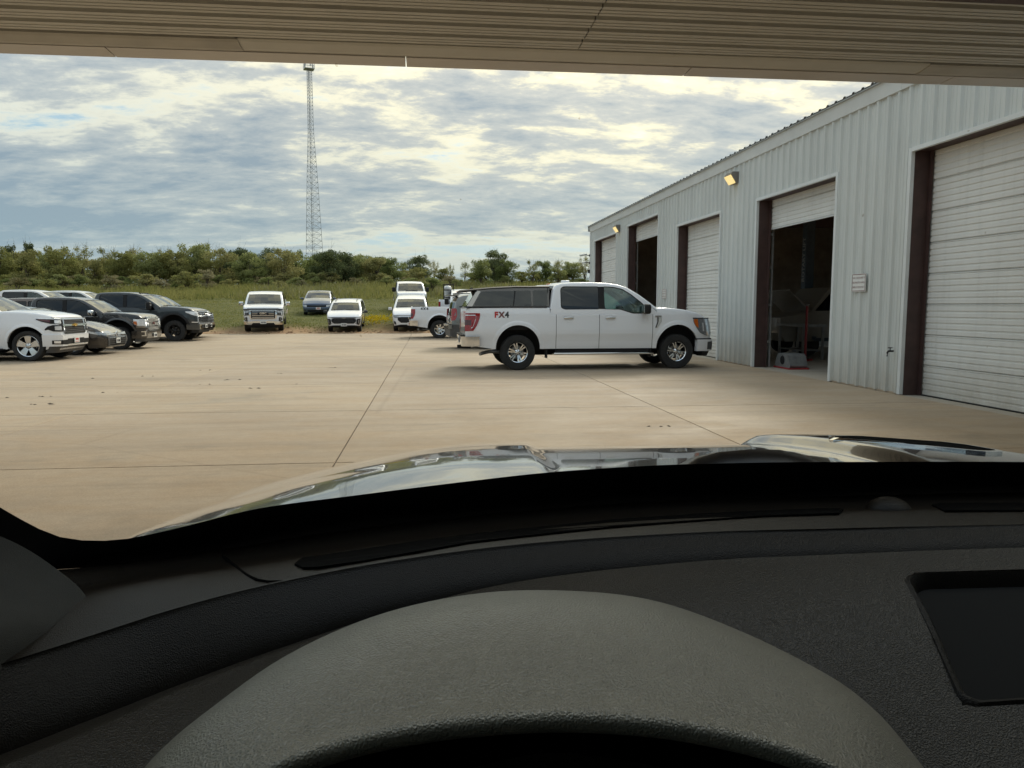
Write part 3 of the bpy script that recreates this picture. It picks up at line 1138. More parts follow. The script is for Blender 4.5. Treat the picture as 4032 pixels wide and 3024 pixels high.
def build_canopy():
    C = empty('canopy', (0, 0, 0))
    tag(C, 'tan ribbed metal canopy roof overhead along the top of the view', 'canopy')
    ZC = 4.13
    yf = 8.13
    # underside sheets: ribs run across the view
    prof = []
    w = 0.9144
    for k in range(3):
        b = k * PITCH
        prof += [(b + 0.0, 0), (b + 0.008, 0.060), (b + 0.082, 0.060), (b + 0.095, 0), (b + 0.145, 0), (b + 0.148, .012), (b + 0.164, .012), (b + 0.167, 0), (b + 0.218, 0), (b + 0.221, .012), (b + 0.237, .012), (b + 0.240, 0)]
    prof.append((w - 0.002, 0))
    segs = [(-9.2, 1.55), (1.56, 7.85)]
    me = []
    for x0, x1 in segs:
        mb = MB()
        mb.grid([[(0, -y, z) for y, z in prof], [(x1 - x0, -y, z) for y, z in prof]])
        mb.bbox((0, -w, 0.075), (x1 - x0, 0, 0.08))
        me.append(mb.mesh('ceiling_panel', 'canopy_tan'))
    y = yf
    k = 0
    while y > 2.7:  # rear edge, out of view, placed to set how much skylight reaches the dash
        for i, (x0, x1) in enumerate(segs):
            link('ceiling_panel', me[i], C, (x0, y, ZC + (0.0016 if i else 0)))
        y -= w
        k += 1
    # edge angle: overlapping lengths
    for x0, x1, dz, mt in ((-9.2, -1.86, -0.006, 'canopy_dark'), (-1.88, 5.50, 0.004, 'canopy_tan'), (5.48, 7.85, -0.006, 'canopy_dark')):
        mb = MB()
        a = [(8.10, ZC + 0.002 + dz), (8.14, ZC - 0.012 + dz), (8.30, ZC - 0.03 + dz), (8.38, ZC - 0.025 + dz * .5), (8.38, ZC + .1), (8.10, ZC + .1)]
        mb.prism(a, lambda yy, z: (x0, yy, z), lambda yy, z: (x1, yy, z))
        mb.build('edge_angle', mt, C, recalc=True)
    xs = [-9.35, -6.28, -3.22, -0.22, 2.88, 5.97, 7.86]
    for a, b in zip(xs[:-1], xs[1:]):
        mb = MB()
        p = [(8.385, 4.095), (8.66, 4.085), (8.67, 4.10), (8.67, 4.42), (8.64, 4.42), (8.64, 4.12), (8.385, 4.12)]
        mb.prism(p, lambda yy, z: (a + 0.006, yy, z), lambda yy, z: (b - 0.006, yy, z))
        mb.build('fascia', 'fascia_tan', C, recalc=True)
    mb = MB()
    mb.bbox((-9.3, 1.8, 4.26), (7.85, 8.6, 4.30))
    mb.build('roof_deck', 'roof_metal', C)
    mb = MB()
    mb.bbox((-9.2, 4.55, BEAM_Z), (7.85, 4.70, 4.25))
    mb.build('beam', 'brown_steel', C)
    for x, yy in ((-8.8, 7.9), (-8.8, 2.2)):
        MB().bbox((x - .1, yy - .1, 0), (x + .1, yy + .1, 4.12)).build('post', 'brown_steel', C)


build_canopy()

# ------------------------------------------------------------------ vehicles
# local frame: x forward from the rear bumper (0) to the front (L), y left, z up.
_wheel_cache = {}


def wheel_meshes(Rt, wt, rr, style):
    key = (Rt, wt, rr, style)
    if key in _wheel_cache:
        return _wheel_cache[key]
    n = 40
    h = wt / 2
    prof = [(rr * .985, -h * .80), (rr + .012, -h * .93), (rr + (Rt - rr) * .45, -h * 1.0), (Rt * .955, -h * .93), (Rt * .988, -h * .80), (Rt, -h * .60),
            (Rt, -h * .36), (Rt - .011, -h * .33), (Rt - .011, -h * .25), (Rt, -h * .22), (Rt, h * .22), (Rt - .011, h * .25), (Rt - .011, h * .33), (Rt, h * .36),
            (Rt, h * .60), (Rt * .988, h * .80), (Rt * .955, h * .93), (rr + (Rt - rr) * .45, h), (rr + .012, h * .93), (rr * .985, h * .80)]
    tyre = MB().lathe(prof, n, 'Y').mesh('tyre', 'rubber', smooth=35)
    ns, split, face, pocket, wi, wo = style
    mb = MB()
    o = h * .72          # outer face plane (+y is outside)
    # barrel and lip
    mb.lathe([(rr * .985, -h * .7), (rr * .93, -h * .5), (rr * .90, h * .1), (rr * .91, o - .02)], n, 'Y', mi=1)
    mb.lathe([(rr * .91, o - .02), (rr * .90, o), (rr * .955, o + .012), (rr * .99, o + .006), (rr * .99, o - .02)], n, 'Y', mi=0)
    # brake disc / dark backing
    mb.lathe([(0.0, -.02), (rr * .70, -.02), (rr * .72, -.035)], 20, 'Y', mi=1)
    mb.lathe([(rr * .22, -.012), (rr * .62, -.012)], 20, 'Y', mi=2)
    # hub
    mb.lathe([(rr * .30, o - .06), (rr * .30, o - .03), (rr * .20, o - .012), (rr * .10, o - .004), (0.0, o - .002)], 18, 'Y', mi=0)
    for k in range(6):
        t = 2 * math.pi * (k + .5) / 6
        mb.lathe([(.012, -.01), (.012, .012), (0, .014)], 6, 'Y', (rr * .205 * math.cos(t), o - .012, rr * .205 * math.sin(t)), mi=1)
    # spokes
    r0, r1 = rr * .22, rr * .93

    def spoke(t, off0, off1, a, b):
        ct, st = math.cos(t), math.sin(t)
        vs = []
        for (r, off, w, yo) in ((r0, off0, a, o - .022), (r0 + (r1 - r0) * .5, (off0 + off1) / 2, (a + b) / 2, o - .008), (r1, off1, b, o - .004)):
            for dy, k in ((0, 1.0), (-.05, 1.0)):
                for s in (-1, 1):
                    tx = off + s * w * (0.5 if dy == 0 else 0.62)
                    vs.append((r * ct - tx * st, yo + dy, r * st + tx * ct))
        fs = []
        for q in range(2):
            i, j = q * 4, q * 4 + 4
            fs += [(i, i + 1, j + 1, j), (i + 2, j + 2, j + 3, i + 3), (i, j, j + 2, i + 2), (i + 1, i + 3, j + 3, j + 1)]
        mb.add(vs, fs, 0)
    for k in range(ns):
        t = 2 * math.pi * (k + .25) / ns
        if split:
            spoke(t, rr * .03, rr * split, rr * wi, rr * wo)
            spoke(t, -rr * .03, -rr * split, rr * wi, rr * wo)
        else:
            spoke(t, 0, 0, rr * wi, rr * wo)
    rim = mb.mesh('rim', [face, pocket, 'steel_grey'], smooth=30, recalc=False)
    _wheel_cache[key] = (tyre, rim)
    return tyre, rim


RIM_SPLIT6 = (6, 0.15, 'chrome', 'alloy_dark', 0.13, 0.13)
RIM_FIVE = (5, 0, 'alloy', 'alloy_dark', 0.34, 0.62)
RIM_TEN = (5, 0.17, 'alloy', 'alloy_black', 0.11, 0.12)
RIM_BLACK = (6, 0.14, 'alloy_black', 'alloy_black', 0.14, 0.16)
RIM_EIGHT = (8, 0, 'chrome', 'alloy_dark', 0.20, 0.30)
RIM_SIX = (6, 0, 'alloy', 'alloy_dark', 0.26, 0.36)


def offset_in(pts, r):
    """shift an open polyline (front base -> roof -> rear base, in x,z) inwards by r"""
    out = []
    n = len(pts)
    for i in range(n):
        a = Vector(pts[max(i - 1, 0)])
        b = Vector(pts[min(i + 1, n - 1)])
        d = (b - a).normalized()
        nrm = Vector((d.y, -d.x))      # polyline runs front -> rear over the roof: outward = (d.y,-d.x) points up
        if nrm.y < 0 and abs(nrm.y) > abs(nrm.x):
            nrm = -nrm
        out.append((Vector(pts[i]) - nrm * r, nrm))
    return out


class Vehicle:
    def __init__(s, name, label, cat, group, loc, heading, sp):
        """heading: radians, direction of +x in the world"""
        s.sp = sp
        s.L, s.hw = sp['L'], sp['hw']
        c, sn = math.cos(heading), math.sin(heading)
        s.root = empty(name, loc, heading)
        tag(s.root, label, cat, group)
        s.inner = s.root
        s.paint = sp['paint']
        s.plan = sp.get('plan') or [(0, .93), (.04, .965), (.14, .99), (.5, 1), (s.L - .75, 1), (s.L - .45, .985), (s.L - .25, .955), (s.L - .12, .915), (s.L - .05, .87), (s.L, .80)]
        s.px = np.array([p[0] for p in s.plan])
        s.pw = np.array([p[1] for p in s.plan]) * s.hw
        s.prof = sp.get('prof') or [(0.2, -.09), (.45, -.05), (.62, -.012), (.85, 0.0), (1.05, -.004), (1.3, -.03), (1.5, -.06)]
        s.fz = np.array([p[0] for p in s.prof])
        s.fy = np.array([p[1] for p in s.prof])
        s.nose = sp.get('nose') or [(0.2, -.10), (.45, 0.0), (.7, 0.0), (1.0, -.03), (1.3, -.10)]
        s.tail = sp.get('tail') or [(0.2, .03), (.6, 0.0), (1.0, 0.0), (1.5, 0.02)]
        # arc along the front: s=0 at the centre line
        pts = [(s.L, 0.0), (s.L, float(s.pw[-1]) * .5), (s.L, float(s.pw[-1]))]
        for x in np.concatenate([np.linspace(s.L - .01, s.L - .75, 30), np.linspace(s.L - .8, s.L - 1.9, 12)]):
            pts.append((float(x), float(np.interp(x, s.px, s.pw))))
        s.farc = s._arc(pts)
        pts = [(0.0, 0.0), (0.0, float(s.pw[0]) * .5), (0.0, float(s.pw[0]))]
        for x in np.linspace(.01, 1.6, 30):
            pts.append((float(x), float(np.interp(x, s.px, s.pw))))
        s.rarc = s._arc(pts)
        s.extra_top = sp.get('extra_top')

    @staticmethod
    def _arc(pts):
        a = np.array(pts)
        d = np.concatenate([[0], np.cumsum(np.hypot(*np.diff(a, axis=0).T))])
        return d, a

    def warp(s, p):
        x, y, z = p
        w = smooth01((x - (s.L - .9)) / .9)
        x2 = x + float(w) * float(np.interp(z, [q[0] for q in s.nose], [q[1] for q in s.nose]))
        w = smooth01((.5 - x) / .5)
        x2 += float(w) * float(np.interp(z, [q[0] for q in s.tail], [q[1] for q in s.tail]))
        return (x2, y, z)

    def P(s, x, y, z):
        return (x, y, z)

    def side_y(s, x, z):
        hw = float(np.interp(x, s.px, s.pw))
        return hw + float(np.interp(z, s.fz, s.fy))

    def front(s, t, z, off=0.0, sgn=1, rear=False):
        d, a = s.rarc if rear else s.farc
        x = float(np.interp(t, d, a[:, 0]))
        y = float(np.interp(t, d, a[:, 1]))
        e = .01
        dx = float(np.interp(t + e, d, a[:, 0]) - np.interp(t - e, d, a[:, 0]))
        dy = float(np.interp(t + e, d, a[:, 1]) - np.interp(t - e, d, a[:, 1]))
        n = math.hypot(dx, dy) or 1
        nx, ny = (dy / n, -dx / n) if not rear else (-dy / n, dx / n)
        y += float(np.interp(z, s.fz, s.fy)) * (y / s.hw)
        x, y = x + nx * off, y + ny * off
        x, y, z = s.warp((x, y, z))
        return (x, y * sgn, z)

    def strip(s, name, pts, mat, off=.006, mirror=False, rear=False, parent=None, back=-.03, nz=4, centre=False):
        """pts: (t, z0, z1) along the nose or tail surface; one closed plate per side"""
        t = np.array([p[0] for p in pts], float)
        tt = np.unique(np.concatenate([t, np.arange(t[0], t[-1], .035)]))
        z0 = np.interp(tt, t, [p[1] for p in pts])
        z1 = np.interp(tt, t, [p[2] for p in pts])
        outs = []
        for sg in ((1, -1) if mirror else (1,)):
            mb = MB()

            def fr(tv, z, o):
                return s.front(abs(tv), z, o, sg * (1 if tv >= 0 else -1), rear)
            out = [[fr(a, b0 + (b1 - b0) * k / nz, off) for k in range(nz + 1)] for a, b0, b1 in zip(tt, z0, z1)]
            bk = [[fr(a, b0 + (b1 - b0) * k / nz, back) for k in range(nz + 1)] for a, b0, b1 in zip(tt, z0, z1)]
            mb.grid(out)
            mb.grid([[r[0] for r in out], [r[0] for r in bk]])
            mb.grid([[r[-1] for r in bk], [r[-1] for r in out]])
            mb.grid([bk[0], out[0]])
            mb.grid([out[-1], bk[-1]])
            outs.append(mb.build(name, mat, parent or s.root, smooth=40, recalc=True))
        return outs

    # ---------------------------------------------------------------- shell
    def build_body(s):
        sp = s.sp
        L, hw = s.L, s.hw
        top, bot = sp['top'], sp['bot']
        tx, tz = zip(*top)
        bx, bz = zip(*bot)
        seams = sp.get('seams', [])
        cab0, cab1 = sp['cab'][0], sp['cab'][1]       # belt region closed by the cab
        bed = sp.get('bed')
        xs = set(np.round(np.linspace(.0, L, int(L / .12)), 4))
        xs |= set(np.round(tx, 4)) | set(np.round(bx, 4)) | set(np.round(s.px, 4))
        arches = []
        for xw in (sp['xr'], sp['xf']):
            Ra, zc = sp['arch'], sp['archz']
            zs = float(np.interp(xw, bx, bz))
            dx0 = math.sqrt(max(Ra * Ra - (zs - zc) ** 2, .01))
            arches.append((xw, Ra, zc, dx0))
            xs = {x for x in xs if not (xw - dx0 - .03 < x < xw + dx0 + .03)}
            for a in np.linspace(-1, 1, 23):
                xs.add(round(xw + dx0 * math.sin(a * math.pi / 2), 4))
        g = .006
        for q in seams:
            xs = {x for x in xs if abs(x - q) > .02}
            xs |= {round(q - g, 4), round(q + g, 4)}
        if bed:
            xs = {x for x in xs if min(abs(x - bed[0]), abs(x - bed[1])) > .02}
            xs |= {bed[0], bed[1]}
        for q in (cab0, cab1):
            xs = {x for x in xs if abs(x - q) > .015} | {q}
        xs = sorted(x for x in xs if 0 <= x <= L)

        def zbot(x):
            z = float(np.interp(x, bx, bz))
            for xw, Ra, zc, dx0 in arches:
                if abs(x - xw) <= dx0 + 1e-6:
                    z = max(z, zc + math.sqrt(max(Ra * Ra - (x - xw) ** 2, 0)))
            return z
        ns, nr = 10, 4
        rows = []
        for x in xs:
            zt, zb = float(np.interp(x, tx, tz)), zbot(x)
            incab = cab0 - .001 <= x <= cab1 + .001
            inbed = bed and bed[0] <= x <= bed[1]
            r = .012 if incab else (.02 if inbed else sp.get('roll', .055))
            zb = min(zb, zt - r - .05)
            half = []
            for k in range(ns):
                z = zb + (zt - r - zb) * k / (ns - 1)
                half.append((s.side_y(x, z), z))
            yt = half[-1][0]
            for k in range(1, nr):
                a = math.pi / 2 * k / (nr - 1)
                half.append((yt - r + r * math.cos(a), zt - r + r * math.sin(a)))
            ye = yt - r
            crown = 0 if (incab or inbed) else sp.get('crown', .04)
            for f in (.90, .78, .6, .42, .2):
                y = ye * f
                z = zt + crown * (1 - f * f) + (s.extra_top(x, y) if (s.extra_top and not incab and not inbed) else 0)
                half.append((y, z))
            zc_ = zt + crown + (s.extra_top(x, 0) if (s.extra_top and not incab and not inbed) else 0)
            row = [(x, -y, z) for y, z in half] + [(x, 0, zc_)] + [(x, y, z) for y, z in half[::-1]]
            rows.append([s.warp(p) for p in row])
        n = len(rows[0])
        nh = ns + nr - 1 + 5
        parts = {}

        def get(k):
            return parts.setdefault(k, MB())
        doors = sp.get('doors', [])
        for i in range(len(xs) - 1):
            xm = (xs[i] + xs[i + 1]) / 2
            seam = any(abs(xm - q) < g for q in seams)
            for j in range(n - 1):
                q = [rows[i][j], rows[i][j + 1], rows[i + 1][j + 1], rows[i + 1][j]]
                side = j < ns - 1 or j >= n - ns
                topf = ns + nr - 2 <= j <= n - 1 - (ns + nr - 1)
                rgt = j < nh
                if topf and bed and bed[0] < xm < bed[1]:
                    jj = j if rgt else n - 2 - j
                    if jj >= ns + nr - 1:
                        continue
                key, mi = ('body',), 0
                if seam and (side or not topf):
                    mi = 1
                elif topf and cab0 < xm < cab1:
                    mi = 2
                elif not topf:
                    for di, (d0, d1) in enumerate(doors):
                        if d0 < xm < d1 and not seam:
                            key = ('door', di, rgt)
                elif xm > cab1:
                    key = ('hood',)
                get(key).add(q, [(0, 3, 2, 1)], mi)
            # underside
            b = [rows[i][0], rows[i][-1], rows[i + 1][-1], rows[i + 1][0]]
            get(('body',)).add(b, [(0, 3, 2, 1)], 3)
        for r, flip in ((rows[0], False), (rows[-1], True)):
            # end caps as strips between left and right
            mb = get(('body',))
            h = (n - 1) // 2
            for j in range(h):
                q = [r[j], r[j + 1], r[n - 2 - j], r[n - 1 - j]]
                mb.add(q, [(0, 1, 2, 3) if not flip else (3, 2, 1, 0)], 0)
        if bed:
            zt = float(np.interp((bed[0] + bed[1]) / 2, tx, tz))
            yi = s.side_y((bed[0] + bed[1]) / 2, zt) - .085
            zf = zt - .52
            mb = MB()
            a = [(bed[0], -yi), (bed[1], -yi), (bed[1], yi), (bed[0], yi)]
            vs = [(x, y, zt - .001) for x, y in a] + [(x, y, zf) for x, y in a]
            mb.add(vs, [(0, 1, 5, 4), (1, 2, 6, 5), (2, 3, 7, 6), (3, 0, 4, 7), (4, 5, 6, 7)])
            # rail tops
            yo = s.side_y((bed[0] + bed[1]) / 2, zt) - .02
            for sg in (-1, 1):
                mb.add([(bed[0], sg * yi, zt + .001), (bed[1], sg * yi, zt + .001), (bed[1], sg * yo, zt + .001), (bed[0], sg * yo, zt + .001)], [(0, 1, 2, 3) if sg < 0 else (3, 2, 1, 0)])
            mb.build('bed_liner', 'black_plastic', s.root)
        mats = [s.paint, 'seam', 'interior', 'under']
        for key, mb in parts.items():
            mb.build(key[0], mats, s.root, smooth=32, recalc=(key[0] != 'door'))
        # underbody block
        ub = MB()
        ub.bbox((.75, -hw * .58, .44), (L - .35, hw * .58, float(np.interp(sp['xr'], tx, tz)) - .35))
        ub.bbox((.9, -.06, .30), (L - .6, .06, .44))
        ub.bbox((sp['xr'] - .06, -hw * .8, sp['Rt'] - .06), (sp['xr'] + .06, hw * .8, sp['Rt'] + .06))
        ub.bbox((sp['xf'] - .06, -hw * .8, sp['Rt'] - .1), (sp['xf'] + .06, hw * .8, sp['Rt'] + .03))
        ub.build('underbody', 'under', s.root)

    def build_arch_lips(s, mat=None, wid=.05, proud=.012):
        sp = s.sp
        bx, bz = zip(*sp['bot'])
        for xw in (sp['xr'], sp['xf']):
            Ra, zc = sp['arch'], sp['archz']
            zs = float(np.interp(xw, bx, bz))
            a0 = math.asin(max(-.95, min(.95, (zs - zc) / Ra)))
            for sg in (-1, 1):
                mb = MB()
                rows = []
                for a in np.linspace(a0, math.pi - a0, 25):
                    ring = []
                    for r, o in ((Ra - .006, -.05), (Ra - .006, proud), (Ra + wid * .5, proud * 1.1), (Ra + wid, -.001)):
                        x, z = xw + r * math.cos(a), zc + r * math.sin(a)
                        y = s.side_y(x, z) + o
                        px = s.warp((x, y * sg, z))
                        ring.append(px)
                    rows.append(ring)
                mb.grid(rows)
                mb.build('wheel_arch', mat or s.paint, s.root, smooth=50, recalc=True)

    def build_wheels(s):
        sp = s.sp
        tyre, rim = wheel_meshes(sp['Rt'], sp['wt'], sp['rr'], sp['rim'])
        for xw in (sp['xf'], sp['xr']):
            for sg in (-1, 1):
                w = empty('wheel', (xw, sg * (s.hw - sp.get('inset', .05) - sp['wt'] / 2), sp['Rt']), 0 if sg > 0 else math.pi, s.root)
                link('tyre', tyre, w)
                link('rim', rim, w)

    def build_cab(s):
        sp = s.sp
        hoop = sp['hoop']                      # (x,z) from windshield foot over the roof to the rear foot
        zbelt = sp['belt']
        tum = sp.get('tum', .24)
        r = sp.get('croll', .06)
        yb = s.side_y((sp['cab'][0] + sp['cab'][1]) / 2, zbelt) - .002
        crv = sp.get('cabcurve', .06)

        def yw(z):
            dz = max(z - zbelt, 0)
            return yb - tum * dz * (.7 + .5 * dz)
        inn = offset_in(hoop, r)
        crown = sp.get('roofcrown', .03)
        wi0, wi1 = sp['wind']                  # hoop segment indices of the windshield (from,to)
        ri0, ri1 = sp.get('rear', (len(hoop) - 2, len(hoop) - 1))
        # --- side walls with window holes
        outer = [(p[0].x, p[0].y) for p in inn]
        foot = [(hoop[-1][0], zbelt - .01), (hoop[0][0], zbelt - .01)]
        outer[0] = (hoop[0][0] - r, max(outer[0][1], zbelt))
        outer[-1] = (hoop[-1][0] + r * .3, max(outer[-1][1], zbelt))
        poly = outer + foot
        wins = sp['windows']
        for sg in (-1, 1):
            mb = MB()
            mb.prism(poly, lambda x, z: (x, sg * yw(z), z), lambda x, z: (x, sg * (yw(z) - .035), z), holes=[w['p'] for w in wins])
            mb.build('cab_side', s.paint, s.root, smooth=30, recalc=True)
            for w in wins:
                mb = MB()
                mb.prism(w['p'], lambda x, z: (x, sg * (yw(z) - .010), z), lambda x, z: (x, sg * (yw(z) - .014), z))
                mb.build('side_window', w.get('mat', 'glass_dark'), s.root, recalc=True)
                if w.get('frame', True):
                    mb = MB()
                    p = [Vector(q) for q in w['p']]
                    c = sum(p, Vector((0, 0))) / len(p)
                    big = [q + (q - c).normalized() * .016 for q in p]
                    mb.prism([tuple(q) for q in big], lambda x, z: (x, sg * (yw(z) + .003), z), lambda x, z: (x, sg * (yw(z) - .012), z), holes=[[tuple(q - (q - c).normalized() * .004) for q in p]])
                    mb.build('window_seal', 'black_plastic', s.root, recalc=True)
            for (xa, za, xb, zb_) in sp.get('pillars', []):
                mb = MB().prism([(xa - .0, za), (xb, za), (xb, zb_), (xa, zb_)], lambda x, z: (x, sg * (yw(z) + .004), z), lambda x, z: (x, sg * (yw(z) - .006), z))
                mb.build('pillar_trim', 'black_plastic', s.root, recalc=True)
        # --- roof skin, windshield and rear glass
        body, ws, rw, frit = MB(), MB(), MB(), MB()
        rows = []
        for (p, nrm), q in zip(inn, hoop):
            W = yw(p.y)
            row = []
            for a in (0, 30, 60, 90):
                ca, sa = math.cos(R(a)), math.sin(R(a))
                row.append((p.x + nrm.x * r * sa, W - r + r * ca, p.y + nrm.y * r * sa))
            for f in (.93, .86, .55, .2):
                y = (W - r) * f
                k = crown * (1 - f * f)
                bow = crv * (1 - f * f)
                row.append((p.x + nrm.x * (r + k) + bow * nrm.x, y, p.y + nrm.y * (r + k)))
            row = [(x, -y, z) for x, y, z in row] + [(x, y, z) for x, y, z in row[::-1]]
            rows.append(row)
        n = len(rows[0])
        for i in range(len(rows) - 1):
            glassy = ws if wi0 <= i < wi1 else (rw if ri0 <= i < ri1 else None)
            for j in range(n - 1):
                q = [rows[i][j], rows[i][j + 1], rows[i + 1][j + 1], rows[i + 1][j]]
                mid = 4 <= j <= n - 6
                tgt = glassy if (glassy is not None and mid) else body
                tgt.add(q, [(0, 1, 2, 3)])
        body.build('roof', s.paint, s.root, smooth=40, recalc=True)
        ws.build('windshield', sp.get('wsmat', 'glass_mid'), s.root, smooth=40)
        rw.build('rear_window', 'glass_dark', s.root, smooth=40)
        # black border at the foot and head of the windshield, wiper arms
        mb = MB()
        for i, f0, f1 in ((wi0, 0.0, .16), (wi1 - 1, .88, 1.0)):
            for j in range(4, n - 5):
                a0, a1, b0, b1 = (Vector(rows[i][j]), Vector(rows[i][j + 1]), Vector(rows[i + 1][j]), Vector(rows[i + 1][j + 1]))
                o_ = (b0 - a0).cross(a1 - a0).normalized() * .004
                if o_.x < 0:
                    o_ = -o_
                mb.add([a0.lerp(b0, f0) + o_, a1.lerp(b1, f0) + o_, a1.lerp(b1, f1) + o_, a0.lerp(b0, f1) + o_], [(0, 1, 2, 3)])
        mb.build('windshield_border', 'black_plastic', s.root)
        mb = MB()
        for y0, y1 in ((.62, .05), (-.05, -.60)):
            pts = []
            for y, f in ((y0, .02), (y0 * .5 + y1 * .5, .16), (y1, .22)):
                j = int(np.argmin([abs(q[1] - y) for q in rows[wi0]]))
                q = Vector(rows[wi0][j]).lerp(Vector(rows[wi0 + 1][j]), f)
                pts.append((q.x + .012, y, q.z + .014))
            mb.tube(pts, .011, 5)
        mb.build('wipers', 'black_plastic', s.root)
        j = n // 2
        q = Vector(rows[wi1 - 1][j]).lerp(Vector(rows[wi1][j]), .45)
        MB().rbox((q.x - .10, 0, q.z - .03), (.03, .24, .07), .012).build('rear_view_mirror', 'black_plastic', s.root)
        # --- cabin fittings that show through the glass
        x0 = sp['cab'][0]
        x1 = sp['cab'][1]
        xs = sp.get('seats') or [x1 - 1.55, x1 - 2.5]
        for k, xx in enumerate(xs):
            for sg in (-1, 1):
                mb = MB()
                mb.rbox((xx, sg * .38, zbelt - .02), (.16, .46, .38), .06)
                mb.rbox((xx - .03, sg * .38, zbelt + .28), (.10, .26, .18), .04)
                mb.build('seat', 'seat_grey', s.root, smooth=40)
        mb = MB()
        mb.rbox((x1 - .62, 0, zbelt - .05), (.55, s.hw * 1.6, .20), .06)
        mb.build('dashboard', 'interior', s.root, smooth=40)
        mb = MB()
        for k in range(20):
            a = 2 * math.pi * k / 20
            b = 2 * math.pi * (k + 1) / 20
            f = lambda t: (x1 - .95 - .06 * math.sin(t), .38 + .185 * math.cos(t), zbelt + .06 + .17 * math.sin(t))
            mb.tube([f(a), f(b)], .016, 6, cap=False)
        mb.build('steering_wheel', 'black_plastic', s.root, smooth=50)

    def handles(s, xs, z, mat='chrome', w=.24):
        for x in xs:
            for sg in (-1, 1):
                y = s.side_y(x, z)
                mb = MB().rbox((x, sg * (y + .022), z), (w, .026, .042), .010)
                mb.bbox((x - w * .42, sg * (y - .01), z - .012), (x - w * .30, sg * (y + .02), z + .012))
                mb.bbox((x + w * .30, sg * (y - .01), z - .012), (x + w * .42, sg * (y + .02), z + .012))
                mb.build('door_handle', mat, s.root, smooth=40)

    def mirrors(s, x, z, size=(.13, .24, .20), mat=None, stalk='black_plastic', lamp=False, drop=0.0):
        for sg in (-1, 1):
            y = s.side_y(x, z) - .02
            m = empty('mirror', (x, sg * (y + .09 + size[1] / 2), z), 0, s.root)
            MB().rbox((0, 0, 0), size, min(size) * .32, 3).build('mirror_shell', mat or s.paint, m, smooth=40)
            MB().rbox((-size[0] / 2 - .002, 0, 0), (.008, size[1] * .84, size[2] * .84), .003).build('mirror_glass', 'chrome', m)
            MB().bar((0, -sg * size[1] * .3, -size[2] * .2 - drop), (.0, -sg * (size[1] * .5 + .16), -size[2] * .42 - drop), .05, .05).build('mirror_arm', stalk, m)
            if lamp:
                MB().rbox((size[0] / 2 + .002, sg * .02, size[2] * .12), (.008, size[1] * .6, .035), .003).build('mirror_lamp', 'lamp_bright', m)

    def all(s):
        s.build_body()
        s.build_cab()
        s.build_wheels()
        return s


def poly_round(pts, r=.05, n=3):
    """round the corners of a 2D polygon"""
    out = []
    m = len(pts)
    for i in range(m):
        p = Vector(pts[i])
        a = Vector(pts[i - 1]) - p
        b = Vector(pts[(i + 1) % m]) - p
        q = min(r, a.length * .45, b.length * .45)
        p0, p1 = p + a.normalized() * q, p + b.normalized() * q
        for k in range(n + 1):
            t = k / n
            v = p0 * (1 - t) ** 2 + p * 2 * t * (1 - t) + p1 * t * t
            out.append((v.x, v.y))
    return out


def bowtie(parent, mtx, w, mat):
    h = w * .34
    pts = [(-.5, -.22), (-.16, -.22), (-.12, -.5), (.20, -.5), (.16, -.22), (.5, -.22), (.44, .22), (.16, .22), (.12, .5), (-.20, .5), (-.16, .22), (-.44, .22)]
    mb = MB().prism([(x * w, y * h) for x, y in pts], lambda x, y: (x, y, 0), lambda x, y: (x, y, .02))
    o = mb.build('emblem', mat, parent, recalc=True)
    o.matrix_local = mtx
    return o

# ------------------------------------------------------------------ vehicle templates
TOP_BOX = [(0, 1.455), (1.0, 1.465), (2.04, 1.465), (2.06, 1.30), (4.70, 1.30), (4.705, 1.445), (4.87, 1.46), (5.2, 1.45), (5.6, 1.425), (5.9, 1.385), (6.02, 1.35), (6.10, 1.29), (6.155, 1.19), (6.19, 1.02)]
NOSE_BOX = [(0.2, -.10), (.45, 0.0), (.7, 0.0), (1.0, -.015), (1.2, -.04), (1.4, -.09)]

def sx(pts, kx, kz=1.0):
    return [(p[0] * kx, p[1] * kz) for p in pts]


